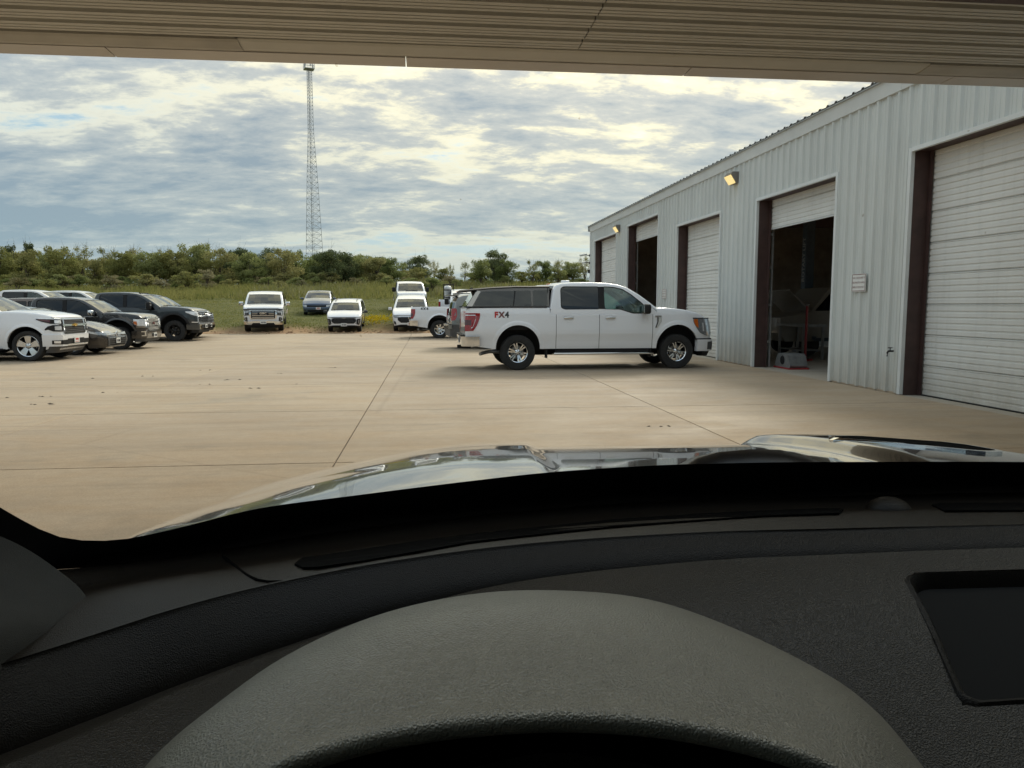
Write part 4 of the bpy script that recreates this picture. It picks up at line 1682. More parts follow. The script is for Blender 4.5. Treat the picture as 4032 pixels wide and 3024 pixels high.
def pickup_spec(paint, L=6.19, H=2.06, hw=1.02, Rt=.415, rr=.245, rim=RIM_SPLIT6, **kw):
    k, q = L / 6.19, H / 2.06
    d = dict(L=L, hw=hw, paint=paint, Rt=Rt, wt=.285, rr=rr, rim=rim, xr=1.27 * k, xf=5.26 * k, arch=.545 * max(1, Rt / .415), archz=.52 * (Rt / .415),
             top=sx([(0, 1.455), (1.0, 1.465), (2.04, 1.465), (2.06, 1.30), (4.70, 1.30), (4.705, 1.45), (4.87, 1.462), (5.2, 1.44), (5.5, 1.405), (5.8, 1.345), (5.97, 1.28), (6.08, 1.20), (6.15, 1.10), (6.19, 1.0)], k, q),
             bot=sx([(0, .62), (.35, .55), (.7, .50), (5.8, .50), (6.19, .46)], k, 1),
             cab=(2.06 * k, 4.70 * k), bed=(.10 * k, 1.98 * k), belt=1.31 * q, seams=[2.06 * k, 2.20 * k, 3.27 * k, 4.61 * k], doors=[(2.20 * k, 3.27 * k), (3.27 * k, 4.61 * k)],
             hoop=sx([(4.74, 1.445), (4.53, 1.60), (4.28, 1.775), (4.0, 1.935), (3.78, 2.0), (3.5, 2.04), (3.1, 2.058), (2.6, 2.05), (2.32, 2.03), (2.19, 1.97), (2.13, 1.85), (2.05, 1.44)], k, q),
             wind=(0, 3), rear=(9, 11), tum=.20, roll=.05, crown=.03,
             prof=[(0.2, -.10), (.5, -.055), (.62, -.04), (.74, -.032), (.80, -.004), (.95, .0), (1.12, -.006), (1.28, -.012), (1.31, -.014), (1.42, -.04), (1.5, -.06)],
             windows=[dict(p=poly_round(sx([(3.40, 1.43), (3.80, 1.43), (4.10, 1.335), (4.54, 1.33), (4.34, 1.57), (4.08, 1.76), (3.86, 1.89), (3.66, 1.94), (3.40, 1.955)], k, q), .03, 2), mat='glass_clear'),
                      dict(p=poly_round(sx([(2.33, 1.47), (2.42, 1.43), (3.26, 1.43), (3.26, 1.955), (2.40, 1.95), (2.33, 1.90)], k, q), .04, 2), mat='glass_dark')],
             pillars=[tuple(a * b for a, b in zip((3.262, 1.43, 3.398, 1.955), (k, q, k, q)))],
             seats=[3.35 * k, 2.45 * k])
    d.update(kw)
    return d


def suv_spec(paint, L=5.69, H=1.90, hw=1.02, Rt=.41, rr=.29, rim=RIM_FIVE, wt=.275, **kw):
    k, q = L / 5.69, H / 1.90
    d = dict(L=L, hw=hw, paint=paint, Rt=Rt, wt=wt, rr=rr, rim=rim, xr=1.35 * k, xf=4.68 * k, arch=Rt + .095, archz=Rt + .03,
             top=sx([(0, 1.12), (.10, 1.17), (.12, 1.15), (4.18, 1.15), (4.185, 1.33), (4.35, 1.345), (4.8, 1.31), (5.2, 1.25), (5.45, 1.18), (5.58, 1.10), (5.66, .98), (5.69, .86)], k, q),
             bot=sx([(0, .42), (.4, .36), (1, .34), (4.9, .34), (5.69, .30)], k, 1),
             cab=(.12 * k, 4.18 * k), belt=1.16 * q, seams=[1.75 * k, 2.85 * k, 4.05 * k], doors=[(1.75 * k, 2.85 * k), (2.85 * k, 4.05 * k)],
             hoop=sx([(4.26, 1.32), (4.0, 1.475), (3.72, 1.625), (3.42, 1.76), (3.18, 1.835), (2.85, 1.875), (2.3, 1.90), (1.4, 1.895), (.75, 1.87), (.40, 1.825), (.25, 1.74), (.17, 1.60), (.08, 1.18)], k, q),
             wind=(0, 3), rear=(10, 12), tum=.22, roll=.06, crown=.04, croll=.07,
             windows=[dict(p=poly_round(sx([(2.95, 1.22), (4.0, 1.215), (3.72, 1.45), (3.42, 1.63), (3.15, 1.73), (2.95, 1.755)], k, q), .03, 2), mat='glass_mid'),
                      dict(p=poly_round(sx([(1.88, 1.225), (2.87, 1.22), (2.87, 1.765), (1.88, 1.77)], k, q), .03, 2)),
                      dict(p=poly_round(sx([(.62, 1.24), (1.80, 1.225), (1.80, 1.77), (.78, 1.75)], k, q), .04, 2))],
             pillars=[tuple(a * b for a, b in zip((2.872, 1.225, 2.946, 1.76), (k, q, k, q)))],
             nose=[(0.2, -.16), (.4, -.02), (.6, 0.0), (.8, -.02), (1.0, -.05), (1.2, -.10)],
             prof=[(0.2, -.10), (.4, -.055), (.6, -.015), (.8, 0.0), (.95, -.002), (1.1, -.02), (1.2, -.04), (1.35, -.07)],
             seats=[2.75 * k, 1.75 * k])
    d.update(kw)
    return d


def sedan_spec(paint, L=4.9, H=1.46, hw=.92, Rt=.34, rr=.235, rim=RIM_TEN, **kw):
    k, q = L / 4.9, H / 1.46
    d = dict(L=L, hw=hw, paint=paint, Rt=Rt, wt=.225, rr=rr, rim=rim, xr=1.05 * k, xf=3.92 * k, arch=Rt + .06, archz=Rt + .02,
             top=sx([(0, .98), (.1, 1.05), (.55, 1.06), (.56, .93), (3.45, .93), (3.455, 1.02), (3.6, 1.03), (4.1, .97), (4.5, .88), (4.72, .80), (4.83, .72), (4.9, .62)], k, q),
             bot=sx([(0, .32), (.4, .24), (1, .20), (4.2, .20), (4.9, .22)], k, 1),
             cab=(.56 * k, 3.45 * k), belt=.94 * q, seams=[1.35 * k, 2.2 * k, 3.25 * k], doors=[(1.35 * k, 2.2 * k), (2.2 * k, 3.25 * k)],
             hoop=sx([(3.62, 1.0), (3.2, 1.20), (2.88, 1.335), (2.62, 1.41), (2.3, 1.45), (1.9, 1.455), (1.5, 1.41), (1.2, 1.33), (.9, 1.21), (.6, 1.07), (.5, 1.03)], k, q),
             wind=(0, 3), rear=(6, 9), tum=.30, roll=.06, crown=.05, croll=.07,
             windows=[dict(p=poly_round(sx([(2.27, .99), (3.2, 1.0), (2.85, 1.20), (2.55, 1.31), (2.27, 1.345)], k, q), .03, 2), mat='glass_mid'),
                      dict(p=poly_round(sx([(1.1, 1.03), (2.21, .99), (2.21, 1.345), (1.75, 1.345), (1.4, 1.25)], k, q), .03, 2))],
             pillars=[],
             nose=[(0.15, -.12), (.3, -.02), (.5, 0.0), (.65, -.05), (.8, -.12), (1.0, -.2)],
             prof=[(0.15, -.10), (.3, -.05), (.5, -.01), (.65, 0.0), (.8, -.01), (.95, -.05), (1.1, -.08)],
             seats=[2.3 * k, 1.35 * k])
    d.update(kw)
    return d


def illegible(v, p, mat, d=1):
    """unreadable plate characters: short ink strokes"""
    mb = MB()
    y = -.105
    for k, w in enumerate((.024, .026, .022, .012, .026, .024, .025, .023)):
        if k != 3:
            mb.bbox((d * .0062, y, -.045), (d * .0085, y + w * .35, .032))
            mb.bbox((d * .0062, y + w * .65, -.045), (d * .0085, y + w, .032))
            mb.bbox((d * .0062, y, -.008 + .012 * (k % 3)), (d * .0085, y + w, .004 + .012 * (k % 3)))
        y += w + .006
    mb.build('plate_marks', mat, p)


def plate(v, z, rear=False, red=False, y=0.0, off=.03):
    x = v.front(abs(y), z, off, 1, rear)[0]
    d = 1 if not rear else -1
    p = empty('licence_plate', (x, y, z), 0, v.root)
    MB().rbox((0, 0, 0), (.012, .31, .16), .004).build('plate_sheet', 'plate_white', p)
    if red:
        mb = MB()
        mb.bbox((d * .0062, -.09, -.005), (d * .0085, .09, .045))
        mb.bbox((d * .0062, -.12, -.055), (d * .0085, .12, -.04))
        mb.build('plate_marks', 'red_ink', p)
    else:
        illegible(v, p, 'plate_ink', d)
    return p


def front_letters(v, s, size, z, off, mat, **kw):
    x = v.front(0, z, off)[0]
    return text(s, size, mat, v.root, frame_mtx((x, 0, z), (0, 1, 0), (0, 0, 1)), **kw)


def front_bowtie(v, z, w, off, mat):
    x = v.front(0, z, off)[0]
    return bowtie(v.root, frame_mtx((x, 0, z), (0, 1, 0), (0, 0, 1)), w, mat)


def rear_common(v, z0, z1, t0=.80, t1=1.06, bumper=('chrome', .56, .80), tail='red_lens', shape=None):
    v.strip('tail_light', shape or [(t0, z0, z1), (t1, z0, z1)], tail, .010, True, True)
    if bumper:
        v.strip('rear_bumper', [(-1.24, bumper[1], bumper[2]), (1.24, bumper[1], bumper[2])], bumper[0], .07, False, True, back=-.05)
        plate(v, (bumper[1] + bumper[2]) / 2 + .02, True, off=.09)


def shut_grille(v, t, z0, z1, mat='black_plastic', off=.012):
    return v.strip('grille', [(-t, z0, z1), (t, z0, z1)], mat, off)[0]


def hood_gap(v, z, t=1.02):
    v.strip('hood_gap', [(-t, z, z + .014), (t, z, z + .014)], 'seam', .004, nz=1)


def grille_bars(v, t, zs, h, mat, off=.022, par=None):
    for z in zs:
        v.strip('grille_bar', [(-t, z - h / 2, z + h / 2), (t, z - h / 2, z + h / 2)], mat, off, back=0.0, nz=1, parent=par)


def grille_mesh(v, t, z0, z1, mat, nx=14, nz=4, off=.02, par=None):
    """open honeycomb / wave pattern grille"""
    mb = MB()
    for k in range(nz + 1):
        z = z0 + (z1 - z0) * k / nz
        pts = []
        for i in range(nx * 2 + 1):
            tv = -t + 2 * t * i / (nx * 2)
            zz = z + ((z1 - z0) / nz * .28 if i % 2 else 0)
            zz = min(max(zz, z0), z1)
            pts.append(v.front(abs(tv), zz, off, 1 if tv >= 0 else -1))
        mb.tube(pts, .006, 5)
    mb.build('grille_mesh', mat, par or v.root)


# ------------------------------------------------------------------ the white pickup in front of the bays
def hero_pickup():
    sp = pickup_spec('paint_white', L=6.19, H=2.06)
    KX = .968
    a = R(1.2)
    # rear wheel near side stands at (2.05, 17.84); near side is the right side
    hw = 1.02
    L = sp['L']
    c, s_ = math.cos(a), math.sin(a)
    ox = 2.05 - sp['xr'] * KX * c - (hw - .19) * s_
    oy = 17.84 - sp['xr'] * KX * s_ + (hw - .19) * c
    v = Vehicle('pickup_truck', 'white crew-cab pickup with a black topper, side-on in front of the bays', 'pickup', None, (ox, oy, 0), a, sp)
    v.build_body()
    v.build_cab()
    v.build_wheels()
    v.root.scale = (KX, 1, 1)
    for ch in v.root.children:
        if ch.name.startswith('wheel') and ch.type == 'EMPTY':
            ch.scale = (1 / KX, 1, 1)
    v.build_arch_lips(wid=.10, proud=.014)
    v.handles([2.20 + .30, 3.27 + .27], 1.225)
    v.mirrors(4.40, 1.43, (.17, .26, .23), 'black_plastic', lamp=True)
    # lower front bumper, grille, lamps
    v.strip('front_bumper', [(-1.30, .42, .70), (1.30, .42, .70)], 'paint_white', .05, back=-.08)
    v.strip('bumper_intake', [(.80, .44, .66), (1.02, .46, .64)], 'trim_grey', .056, True)
    v.strip('air_dam', [(-1.1, .30, .425), (1.1, .30, .425)], 'black_plastic', .0, back=-.2)
    v.strip('bumper_gap', [(-1.36, .695, .725), (1.36, .695, .725)], 'black_plastic', .03, back=-.05)
    g = shut_grille(v, .74, .76, 1.18, 'black_plastic', .014)
    grille_bars(v, .72, (.86, .97, 1.08), .05, 'chrome', par=g)
    v.strip('grille_frame', [(-.78, 1.17, 1.21), (.78, 1.17, 1.21)], 'chrome', .02)
    hl = v.strip('headlight', [(.76, .80, 1.19), (1.08, .80, 1.20), (1.22, .86, 1.205), (1.33, 1.0, 1.205), (1.39, 1.12, 1.20)], 'lamp_clear', .012, True)
    v.strip('turn_lamp', [(1.26, .98, 1.185), (1.33, 1.02, 1.19), (1.375, 1.12, 1.185)], 'amber_lens', .017, True)
    v.strip('lamp_bezel', [(1.10, .90, 1.10), (1.14, .90, 1.10)], 'lamp_bright', .017, True)
    v.strip('lamp_edge', [(.74, 1.195, 1.215), (1.40, 1.20, 1.222)], 'black_plastic', .014, True)
    # tail
    v.strip('tail_light', [(.84, .92, 1.34), (1.02, .92, 1.335), (1.15, .93, 1.335), (1.24, 1.05, 1.335), (1.305, 1.22, 1.335), (1.315, 1.30, 1.33)], 'red_lens', .010, True, True)
    v.strip('reverse_lamp', [(.94, 1.06, 1.18), (1.10, 1.06, 1.18)], 'dark_red_lens', .015, True, True)
    v.strip('lamp_band', [(.94, 1.28, 1.30), (1.20, 1.28, 1.30)], 'lamp_bright', .0135, True, True, nz=1)
    v.strip('lamp_band', [(1.10, .985, 1.0), (1.14, 1.0, 1.025), (1.205, 1.18, 1.21), (1.215, 1.26, 1.30)], 'lamp_bright', .0135, True, True, nz=1)
    v.strip('rear_bumper', [(-1.30, .57, .80), (1.30, .57, .80)], 'chrome', .09, False, True, back=-.05)
    v.strip('bumper_step', [(-.9, .795, .83), (.9, .795, .83)], 'black_plastic', .10, False, True)
    plate(v, .70, True, off=.10)
    MB().bbox((-.14, -.05, .48), (.2, .05, .56)).build('tow_hitch', 'black_plastic', v.root)
    MB().tube([(1.05, -.62, .40), (.62, -.70, .43), (.42, -.82, .40), (.36, -.88, .385)], .042, 12).build('exhaust_pipe', 'steel_grey', v.root, smooth=40)
    # running boards
    for sg in (-1, 1):
        MB().rbox((3.38, sg * 1.0, .385), (2.5, .17, .05), .02).build('running_board', 'chrome', v.root, smooth=40)
        MB().bbox((2.2, sg * .90 - .03, .40), (4.55, sg * .90 + .03, .49)).build('rocker', 'black_plastic', v.root)
        mb = MB()
        for xx in (1.27 + .72, 5.26 - .66):
            mb.bbox((xx - .02, sg * .82 - .12, .28), (xx + .01, sg * .82 + .12, .56))
        mb.build('mud_flap', 'rubber', v.root)
    # fender vent badge
    for sg in (-1, 1):
        f = lambda x, z, o: (x, sg * (v.side_y(x, z) + o), z)
        MB().prism([(4.67, 1.235), (4.83, 1.235), (4.83, 1.275), (4.67, 1.275)], lambda x, z: f(x, z, .012), lambda x, z: f(x, z, -.005)).build('fender_badge', 'steel_grey', v.root, recalc=True)
        MB().prism([(4.73, 1.232), (4.83, 1.232), (4.83, 1.14), (4.72, .985), (4.68, .985), (4.735, 1.13)], lambda x, z: f(x, z, .014), lambda x, z: f(x, z, -.005)).build('fender_vent', 'chrome', v.root, recalc=True)
        MB().prism([(4.725, 1.235), (4.75, 1.235), (4.75, 1.13), (4.695, .99), (4.675, .99), (4.725, 1.125)], lambda x, z: f(x, z, .017), lambda x, z: f(x, z, -.005)).build('vent_slot', 'black_plastic', v.root, recalc=True)
        # side decal
        d = -sg
        xd = (1, 0, 0) if sg < 0 else (-1, 0, 0)
        y = lambda z: sg * (v.side_y(.85, z) + .004)
        off = -.13 if sg < 0 else .13
        text('F', .185, 'red_ink', v.root, frame_mtx((.87 + off, y(1.30), 1.292), xd, (0, 0, 1)), bold=.008, depth=.001)
        text('X', .185, 'sign_red', v.root, frame_mtx((.87, y(1.30), 1.292), xd, (0, 0, 1)), bold=.008, depth=.001)
        text('4', .185, 'decal_black', v.root, frame_mtx((.87 - off, y(1.30), 1.292), xd, (0, 0, 1)), bold=.008, depth=.001)
    # roof antenna fin and visor band
    MB().rbox((2.62, 0, 2.10), (.22, .05, .06), .02).build('antenna_fin', 'paint_white', v.root, smooth=40)
    # ------ topper: separate shell clamped on the bed
    t = empty('truck_topper', (0, 0, 0))
    t.location = v.root.location + Vector((c * KX, s_ * KX, 1.47))
    t.rotation_euler = (0, 0, a)
    t.scale = (KX, 1, 1)
    tag(t, 'black fibreglass topper with dark windows on the white pickup bed', 'topper')
    ox_, oz_ = 1.0, 1.47
    hy0, hy1 = .955, .80
    HT = .50

    def ty(z):
        f = (z - 1.475) / HT
        return hy0 - (hy0 - hy1) * f * (.75 + .25 * f)
    Pt = lambda x, y, z: (x - ox_, y, z - oz_)
    side = [(.03, 1.485), (2.03, 1.485), (2.06, 1.93), (1.2, 1.925), (.62, 1.90), (.30, 1.865)]
    gl = poly_round([(.20, 1.505), (1.60, 1.505), (1.60, 1.865), (.62, 1.845), (.40, 1.83)], .03, 2)
    gf = poly_round([(1.645, 1.505), (1.985, 1.505), (2.01, 1.88), (1.645, 1.868)], .02, 2)
    for sg in (-1, 1):
        MB().prism(side, lambda x, z: Pt(x, sg * ty(z), z), lambda x, z: Pt(x, sg * (ty(z) - .03), z), holes=[gl, gf]).build('topper_side', 'paint_black', t, smooth=30, recalc=True)
        MB().prism(gl, lambda x, z: Pt(x, sg * (ty(z) + .002), z), lambda x, z: Pt(x, sg * (ty(z) - .004), z)).build('topper_window', 'glass_dark', t, recalc=True)
        MB().prism(gf, lambda x, z: Pt(x, sg * (ty(z) + .002), z), lambda x, z: Pt(x, sg * (ty(z) - .004), z)).build('topper_window', 'glass_dark', t, recalc=True)
        MB().prism([(.035, 1.49), (.17, 1.49), (.38, 1.84), (.29, 1.855)], lambda x, z: Pt(x, sg * (ty(z) + .006), z), lambda x, z: Pt(x, sg * (ty(z) - .01), z)).build('rear_pillar', 'paint_silver', t, recalc=True)
        MB().prism([(1.15, 1.505), (1.18, 1.505), (1.23, 1.85), (1.20, 1.85)], lambda x, z: Pt(x, sg * (ty(z) + .006), z), lambda x, z: Pt(x, sg * (ty(z) + .003), z)).build('window_divider', 'black_plastic', t, recalc=True)
        MB().bbox(Pt(-.02, sg * .985, 1.466), Pt(1.985, sg * .90, 1.492)).build('base_rail', 'black_plastic', t)
    rows = []
    for x, z in ((-.09, 1.835), (-.06, 1.85), (.30, 1.885), (.62, 1.915), (1.2, 1.945), (2.07, 1.95)):
        W = ty(min(z, 1.93)) + .012
        up = [Pt(x, W * f, z + .035 * (1 - f ** 4)) for f in (-1, -.97, -.9, -.6, 0, .6, .9, .97, 1)]
        dn = [Pt(x, W * f, z - .022) for f in (1, .9, 0, -.9, -1)]
        rows.append(up + dn + [up[0]])
    mb = MB().grid(rows)
    mb.add(rows[0], [list(range(len(rows[0]) - 1))])
    mb.add(rows[-1], [list(range(len(rows[-1]) - 1))[::-1]])
    mb.build('topper_roof', 'black_plastic', t, smooth=35, recalc=True)
    MB().prism([(.03, 1.49), (.05, 1.49), (.30, 1.85), (.27, 1.85)], lambda x, z: Pt(x, -.86, z), lambda x, z: Pt(x, .86, z)).build('rear_hatch', 'glass_dark', t, recalc=True)
    MB().bbox(Pt(2.01, -.86, 1.49), Pt(2.025, .86, 1.92)).build('front_panel', 'glass_dark', t)
    return v


hero_pickup()


# ------------------------------------------------------------------ left row, parked nose-out towards +x
def place_front(sp, xfw, ynear, z=0.0, heading=0.0):
    """origin so that the front axle is at world x=xfw and the near tyre centre at y=ynear (heading 0)"""
    return (xfw - sp['xf'], ynear + sp['hw'] - .19, z)


def big_suv():
    sp = suv_spec('paint_white', L=5.69, H=1.90, Rt=.415, rr=.30, top=[(0, 1.12), (.10, 1.17), (.12, 1.15), (4.18, 1.15), (4.185, 1.345), (4.35, 1.36), (4.8, 1.345), (5.2, 1.305), (5.45, 1.26), (5.57, 1.215), (5.64, 1.14), (5.675, 1.02), (5.69, .88)], nose=[(0.2, -.16), (.4, -.02), (.6, 0.0), (.9, -.005), (1.1, -.03), (1.3, -.08)])
    sp['xf'] = 4.88
    v = Vehicle('suv', 'white full-size SUV at the left edge, only its front half in view', 'suv', 'vehicles parked along the left', place_front(sp, -10.85, 22.1), 0, sp)
    v.all()
    v.build_arch_lips(wid=.07)
    v.handles([2.02, 3.10], 1.02, 'paint_white')
    v.mirrors(3.95, 1.26, (.15, .25, .19), 'chrome')
    g = shut_grille(v, .62, .76, 1.14, 'black_plastic', .010)
    grille_mesh(v, .58, 1.02, 1.12, 'trim_grey', 10, 2, .016, g)
    grille_mesh(v, .58, .78, .93, 'trim_grey', 10, 3, .016, g)
    v.strip('grille_frame', [(-.70, .945, 1.0), (.70, .945, 1.0)], 'chrome', .03)
    v.strip('grille_frame', [(-.66, 1.13, 1.165), (.66, 1.13, 1.165)], 'chrome', .02)
    v.strip('grille_frame', [(-.64, .735, .765), (.64, .735, .765)], 'chrome', .02)
    v.strip('grille_side', [(.60, .76, 1.13), (.66, .76, 1.13)], 'chrome', .02, True)
    front_bowtie(v, .975, .26, .035, 'gold')
    v.strip('headlight', [(.68, .99, 1.13), (1.05, 1.02, 1.14), (1.28, 1.08, 1.15), (1.40, 1.13, 1.155)], 'black_plastic', .008, True)
    v.strip('lamp_upper', [(.76, 1.02, 1.11), (.95, 1.03, 1.115)], 'lamp_bright', .013, True)
    v.strip('turn_lamp', [(1.05, 1.05, 1.12), (1.34, 1.12, 1.145)], 'dark_red_lens', .012, True)
    v.strip('headlight', [(.68, .80, .975), (1.0, .81, .985), (1.12, .86, .95), (1.2, .84, .88)], 'black_plastic', .008, True)
    v.strip('lamp_lower', [(.78, .84, .95), (.96, .85, .95)], 'lamp_bright', .013, True)
    v.strip('lamp_edge', [(.68, 1.135, 1.155), (1.42, 1.155, 1.172)], 'lamp_bright', .014, True)
    v.strip('front_bumper', [(-1.28, .40, .72), (1.28, .40, .72)], 'paint_white', .035, back=-.08)
    v.strip('bumper_intake', [(-.5, .45, .60), (.5, .45, .60)], 'black_plastic', .042)
    v.strip('fog_lamp_slot', [(.52, .44, .575), (1.05, .46, .565)], 'black_plastic', .042, True)
    v.strip('fog_lamp', [(.86, .48, .55), (1.0, .49, .55)], 'lamp_bright', .048, True)
    v.strip('chrome_strip', [(-.5, .415, .44), (1.02, .415, .44)], 'chrome', .044)
    v.strip('air_dam', [(-1.15, .22, .405), (1.15, .22, .405)], 'trim_grey', .0, back=-.2)
    hood_gap(v, 1.175)
    plate(v, .55, red=True, off=.06)
    for sg in (-1, 1):
        MB().rbox((3.0, sg * .99, .33), (2.5, .14, .05), .02).build('running_board', 'black_plastic', v.root, smooth=40)
        MB().rbox((3.78, sg * (v.side_y(3.78, .80) + .004), .80), (.5, .012, .05), .004).build('side_badge', 'decal_black', v.root)
    rear_common(v, .75, 1.15, bumper=('paint_white', .38, .7))


def dark_sedan():
    sp = sedan_spec('paint_black')
    v = Vehicle('sedan', 'black sedan squeezed between the white SUV and the black pickup', 'sedan', 'vehicles parked along the left', place_front(sp, -10.85, 24.75), 0, sp)
    v.all()
    v.mirrors(3.15, .98, (.12, .2, .14))
    g = shut_grille(v, .62, .28, .50, 'black_plastic', .012)
    grille_bars(v, .60, (.33, .39, .45), .014, 'trim_grey', par=g)
    v.strip('upper_grille', [(-.62, .615, .645), (.62, .615, .645)], 'chrome', .014)
    v.strip('headlight', [(.42, .60, .66), (.8, .60, .69), (1.05, .63, .72), (1.25, .68, .74)], 'lamp_clear', .010, True)
    v.strip('bumper_vane', [(.62, .26, .50), (.68, .27, .54), (.74, .28, .56)], 'trim_grey', .02, True)
    v.strip('lip', [(-.7, .23, .26), (.7, .23, .26)], 'steel_grey', .022)
    x = v.front(0, .63, .02)[0]
    MB().lathe([(.09, 0), (.09, .012), (.07, .016), (.07, 0)], 16, 'X', (x, 0, .625)).build('emblem', 'chrome', v.root)
    plate(v, .42)
    rear_common(v, .7, .95, bumper=None)


def black_pickup():
    sp = pickup_spec('paint_black', L=5.55, H=1.80, hw=.95, Rt=.39, rr=.27, rim=RIM_TEN, top=sx(TOP_BOX, 0.89661, 0.87379), nose=NOSE_BOX)
    sp['windows'][0]['mat'] = 'glass_dark'
    v = Vehicle('pickup_truck', 'black mid-size pickup with chrome mirrors and bright grille', 'pickup', 'vehicles parked along the left', place_front(sp, -10.65, 27.75), 0, sp)
    v.all()
    v.build_arch_lips(wid=.06, proud=.02)
    k = sp['L'] / 6.19
    v.handles([2.5 * k, 3.54 * k], 1.07, 'paint_black')
    v.mirrors(4.40 * k, 1.27, (.15, .24, .19), 'chrome')
    for sg in (-1, 1):
        MB().rbox((3.3 * k, sg * (v.side_y(3.3, 1.135) + .004), 1.132), (2.5 * k, .012, .018), .004).build('belt_strip', 'chrome', v.root)
    g = shut_grille(v, .50, .66, 1.08, 'black_plastic', .016)
    for zz in (.68, .82, .96):
        grille_mesh(v, .47, zz, zz + .09, 'steel_grey', 11, 2, .03, g)
    v.strip('grille_frame', [(-.56, 1.06, 1.13), (.56, 1.06, 1.13)], 'chrome', .028)
    v.strip('grille_frame', [(-.50, .60, .67), (.50, .60, .67)], 'chrome', .028)
    v.strip('grille_side', [(.49, .63, 1.10), (.56, .66, 1.10)], 'chrome', .028, True)
    front_letters(v, 'GMC', .10, .90, .045, 'sign_red', bold=.003, depth=.006)
    v.strip('headlight', [(.60, .80, 1.04), (1.0, .82, 1.05), (1.12, .88, 1.05)], 'lamp_bright', .012, True)
    v.strip('turn_lamp', [(1.02, .84, .97), (1.12, .89, .98)], 'amber_lens', .017, True)
    v.strip('lamp_edge', [(.58, .76, .785), (1.05, .775, .79)], 'chrome', .016, True)
    v.strip('front_bumper', [(-1.22, .38, .64), (1.22, .38, .64)], 'paint_black', .04, back=-.06)
    v.strip('bumper_trim', [(-.6, .545, .585), (.6, .545, .585)], 'chrome', .05)
    v.strip('fog_lamp_trim', [(.78, .46, .64), (.83, .46, .64)], 'chrome', .05, True)
    v.strip('fog_lamp_trim', [(.83, .60, .63), (.92, .60, .63)], 'chrome', .05, True, nz=1)
    v.strip('fog_lamp_trim', [(.83, .46, .49), (.92, .46, .49)], 'chrome', .05, True, nz=1)
    v.strip('air_dam', [(-1.1, .27, .385), (1.1, .27, .385)], 'trim_grey', .01, back=-.2)
    hood_gap(v, 1.09)
    plate(v, .48, off=.07)
    rear_common(v, .85, 1.15, bumper=('chrome', .5, .7))


def brown_suv():
    sp = suv_spec('paint_brown', L=5.2, H=1.80, hw=.98, Rt=.38, rr=.26, rim=RIM_SIX)
    v = Vehicle('suv', 'brown SUV mostly hidden between the black and the slate pickups', 'suv', 'vehicles parked along the left', place_front(sp, -12.6, 31.0), 0, sp)
    v.all()
    v.mirrors(3.6, 1.2, (.14, .23, .18), 'paint_brown')
    g = shut_grille(v, .55, .70, 1.02, 'black_plastic', .012)
    grille_bars(v, .54, (.78, .86, .94), .03, 'chrome', par=g)
    v.strip('headlight', [(.6, .86, 1.02), (1.05, .88, 1.03), (1.2, .93, 1.03)], 'lamp_bright', .012, True)
    v.strip('front_bumper', [(-1.24, .36, .62), (1.24, .36, .62)], 'paint_silver', .04, back=-.06)
    v.strip('bumper_intake', [(.6, .66, .80), (.95, .66, .80)], 'black_plastic', .014, True)
    v.strip('air_dam', [(-1.05, .24, .37), (1.05, .24, .37)], 'black_plastic', .01, back=-.2)
    plate(v, .5)
    rear_common(v, .75, 1.1, bumper=None)


def slate_pickup():
    sp = pickup_spec('paint_slate', L=6.3, H=2.08, hw=1.05, Rt=.445, rr=.26, rim=RIM_BLACK, top=sx(TOP_BOX, 1.01777, 1.00971), nose=NOSE_BOX)
    sp['windows'][0]['mat'] = 'glass_dark'
    v = Vehicle('pickup_truck', 'dark slate heavy-duty pickup with black wheels and chrome bar grille', 'pickup', 'vehicles parked along the left', place_front(sp, -10.8, 34.0), 0, sp)
    v.all()
    v.build_arch_lips('black_plastic', wid=.09, proud=.035)
    v.handles([2.55, 3.62], 1.23, 'paint_slate')
    v.mirrors(4.42, 1.50, (.17, .24, .34), 'black_plastic', lamp=True)
    g = shut_grille(v, .66, .84, 1.28, 'black_plastic', .016)
    grille_bars(v, .65, (.89, .98, 1.07, 1.16, 1.25), .028, 'chrome', par=g, off=.03)
    front_bowtie(v, 1.16, .26, .045, 'chrome')
    v.strip('grille_base', [(-.80, .76, .84), (.80, .76, .84)], 'chrome', .04)
    v.strip('headlight', [(.70, 1.05, 1.25), (1.0, 1.10, 1.27), (1.32, 1.22, 1.28)], 'lamp_bright', .014, True)
    v.strip('lamp_blade', [(.72, .80, 1.06), (.86, .80, 1.08)], 'lamp_clear', .014, True)
    v.strip('lamp_blade', [(.86, .79, .83), (1.12, .80, .83)], 'lamp_bright', .016, True)
    v.strip('front_bumper', [(-.82, .50, .76), (.82, .50, .76)], 'chrome', .07, back=-.06)
    v.strip('bumper_intake', [(-.55, .56, .70), (.55, .56, .70)], 'black_plastic', .078)
    v.strip('bumper_end', [(.82, .48, .74), (1.34, .50, .72)], 'paint_slate', .05, True, back=-.06)
    v.strip('air_dam', [(-1.15, .36, .50), (1.15, .36, .50)], 'black_plastic', .02, back=-.2)
    hood_gap(v, 1.285)
    plate(v, .63, off=.10)
    MB().bar((4.98, -.62, 1.46), (4.98, -.62, 1.58), .012).build('aerial', 'black_plastic', v.root)
    for y in (-.42, -.2, 0, .2, .42):
        MB().rbox((3.83, y, 2.055), (.09, .10, .03), .01).build('roof_marker', 'black_plastic', v.root)
    rear_common(v, 1.0, 1.35, bumper=('chrome', .6, .82))


big_suv()
dark_sedan()
black_pickup()
brown_suv()
slate_pickup()


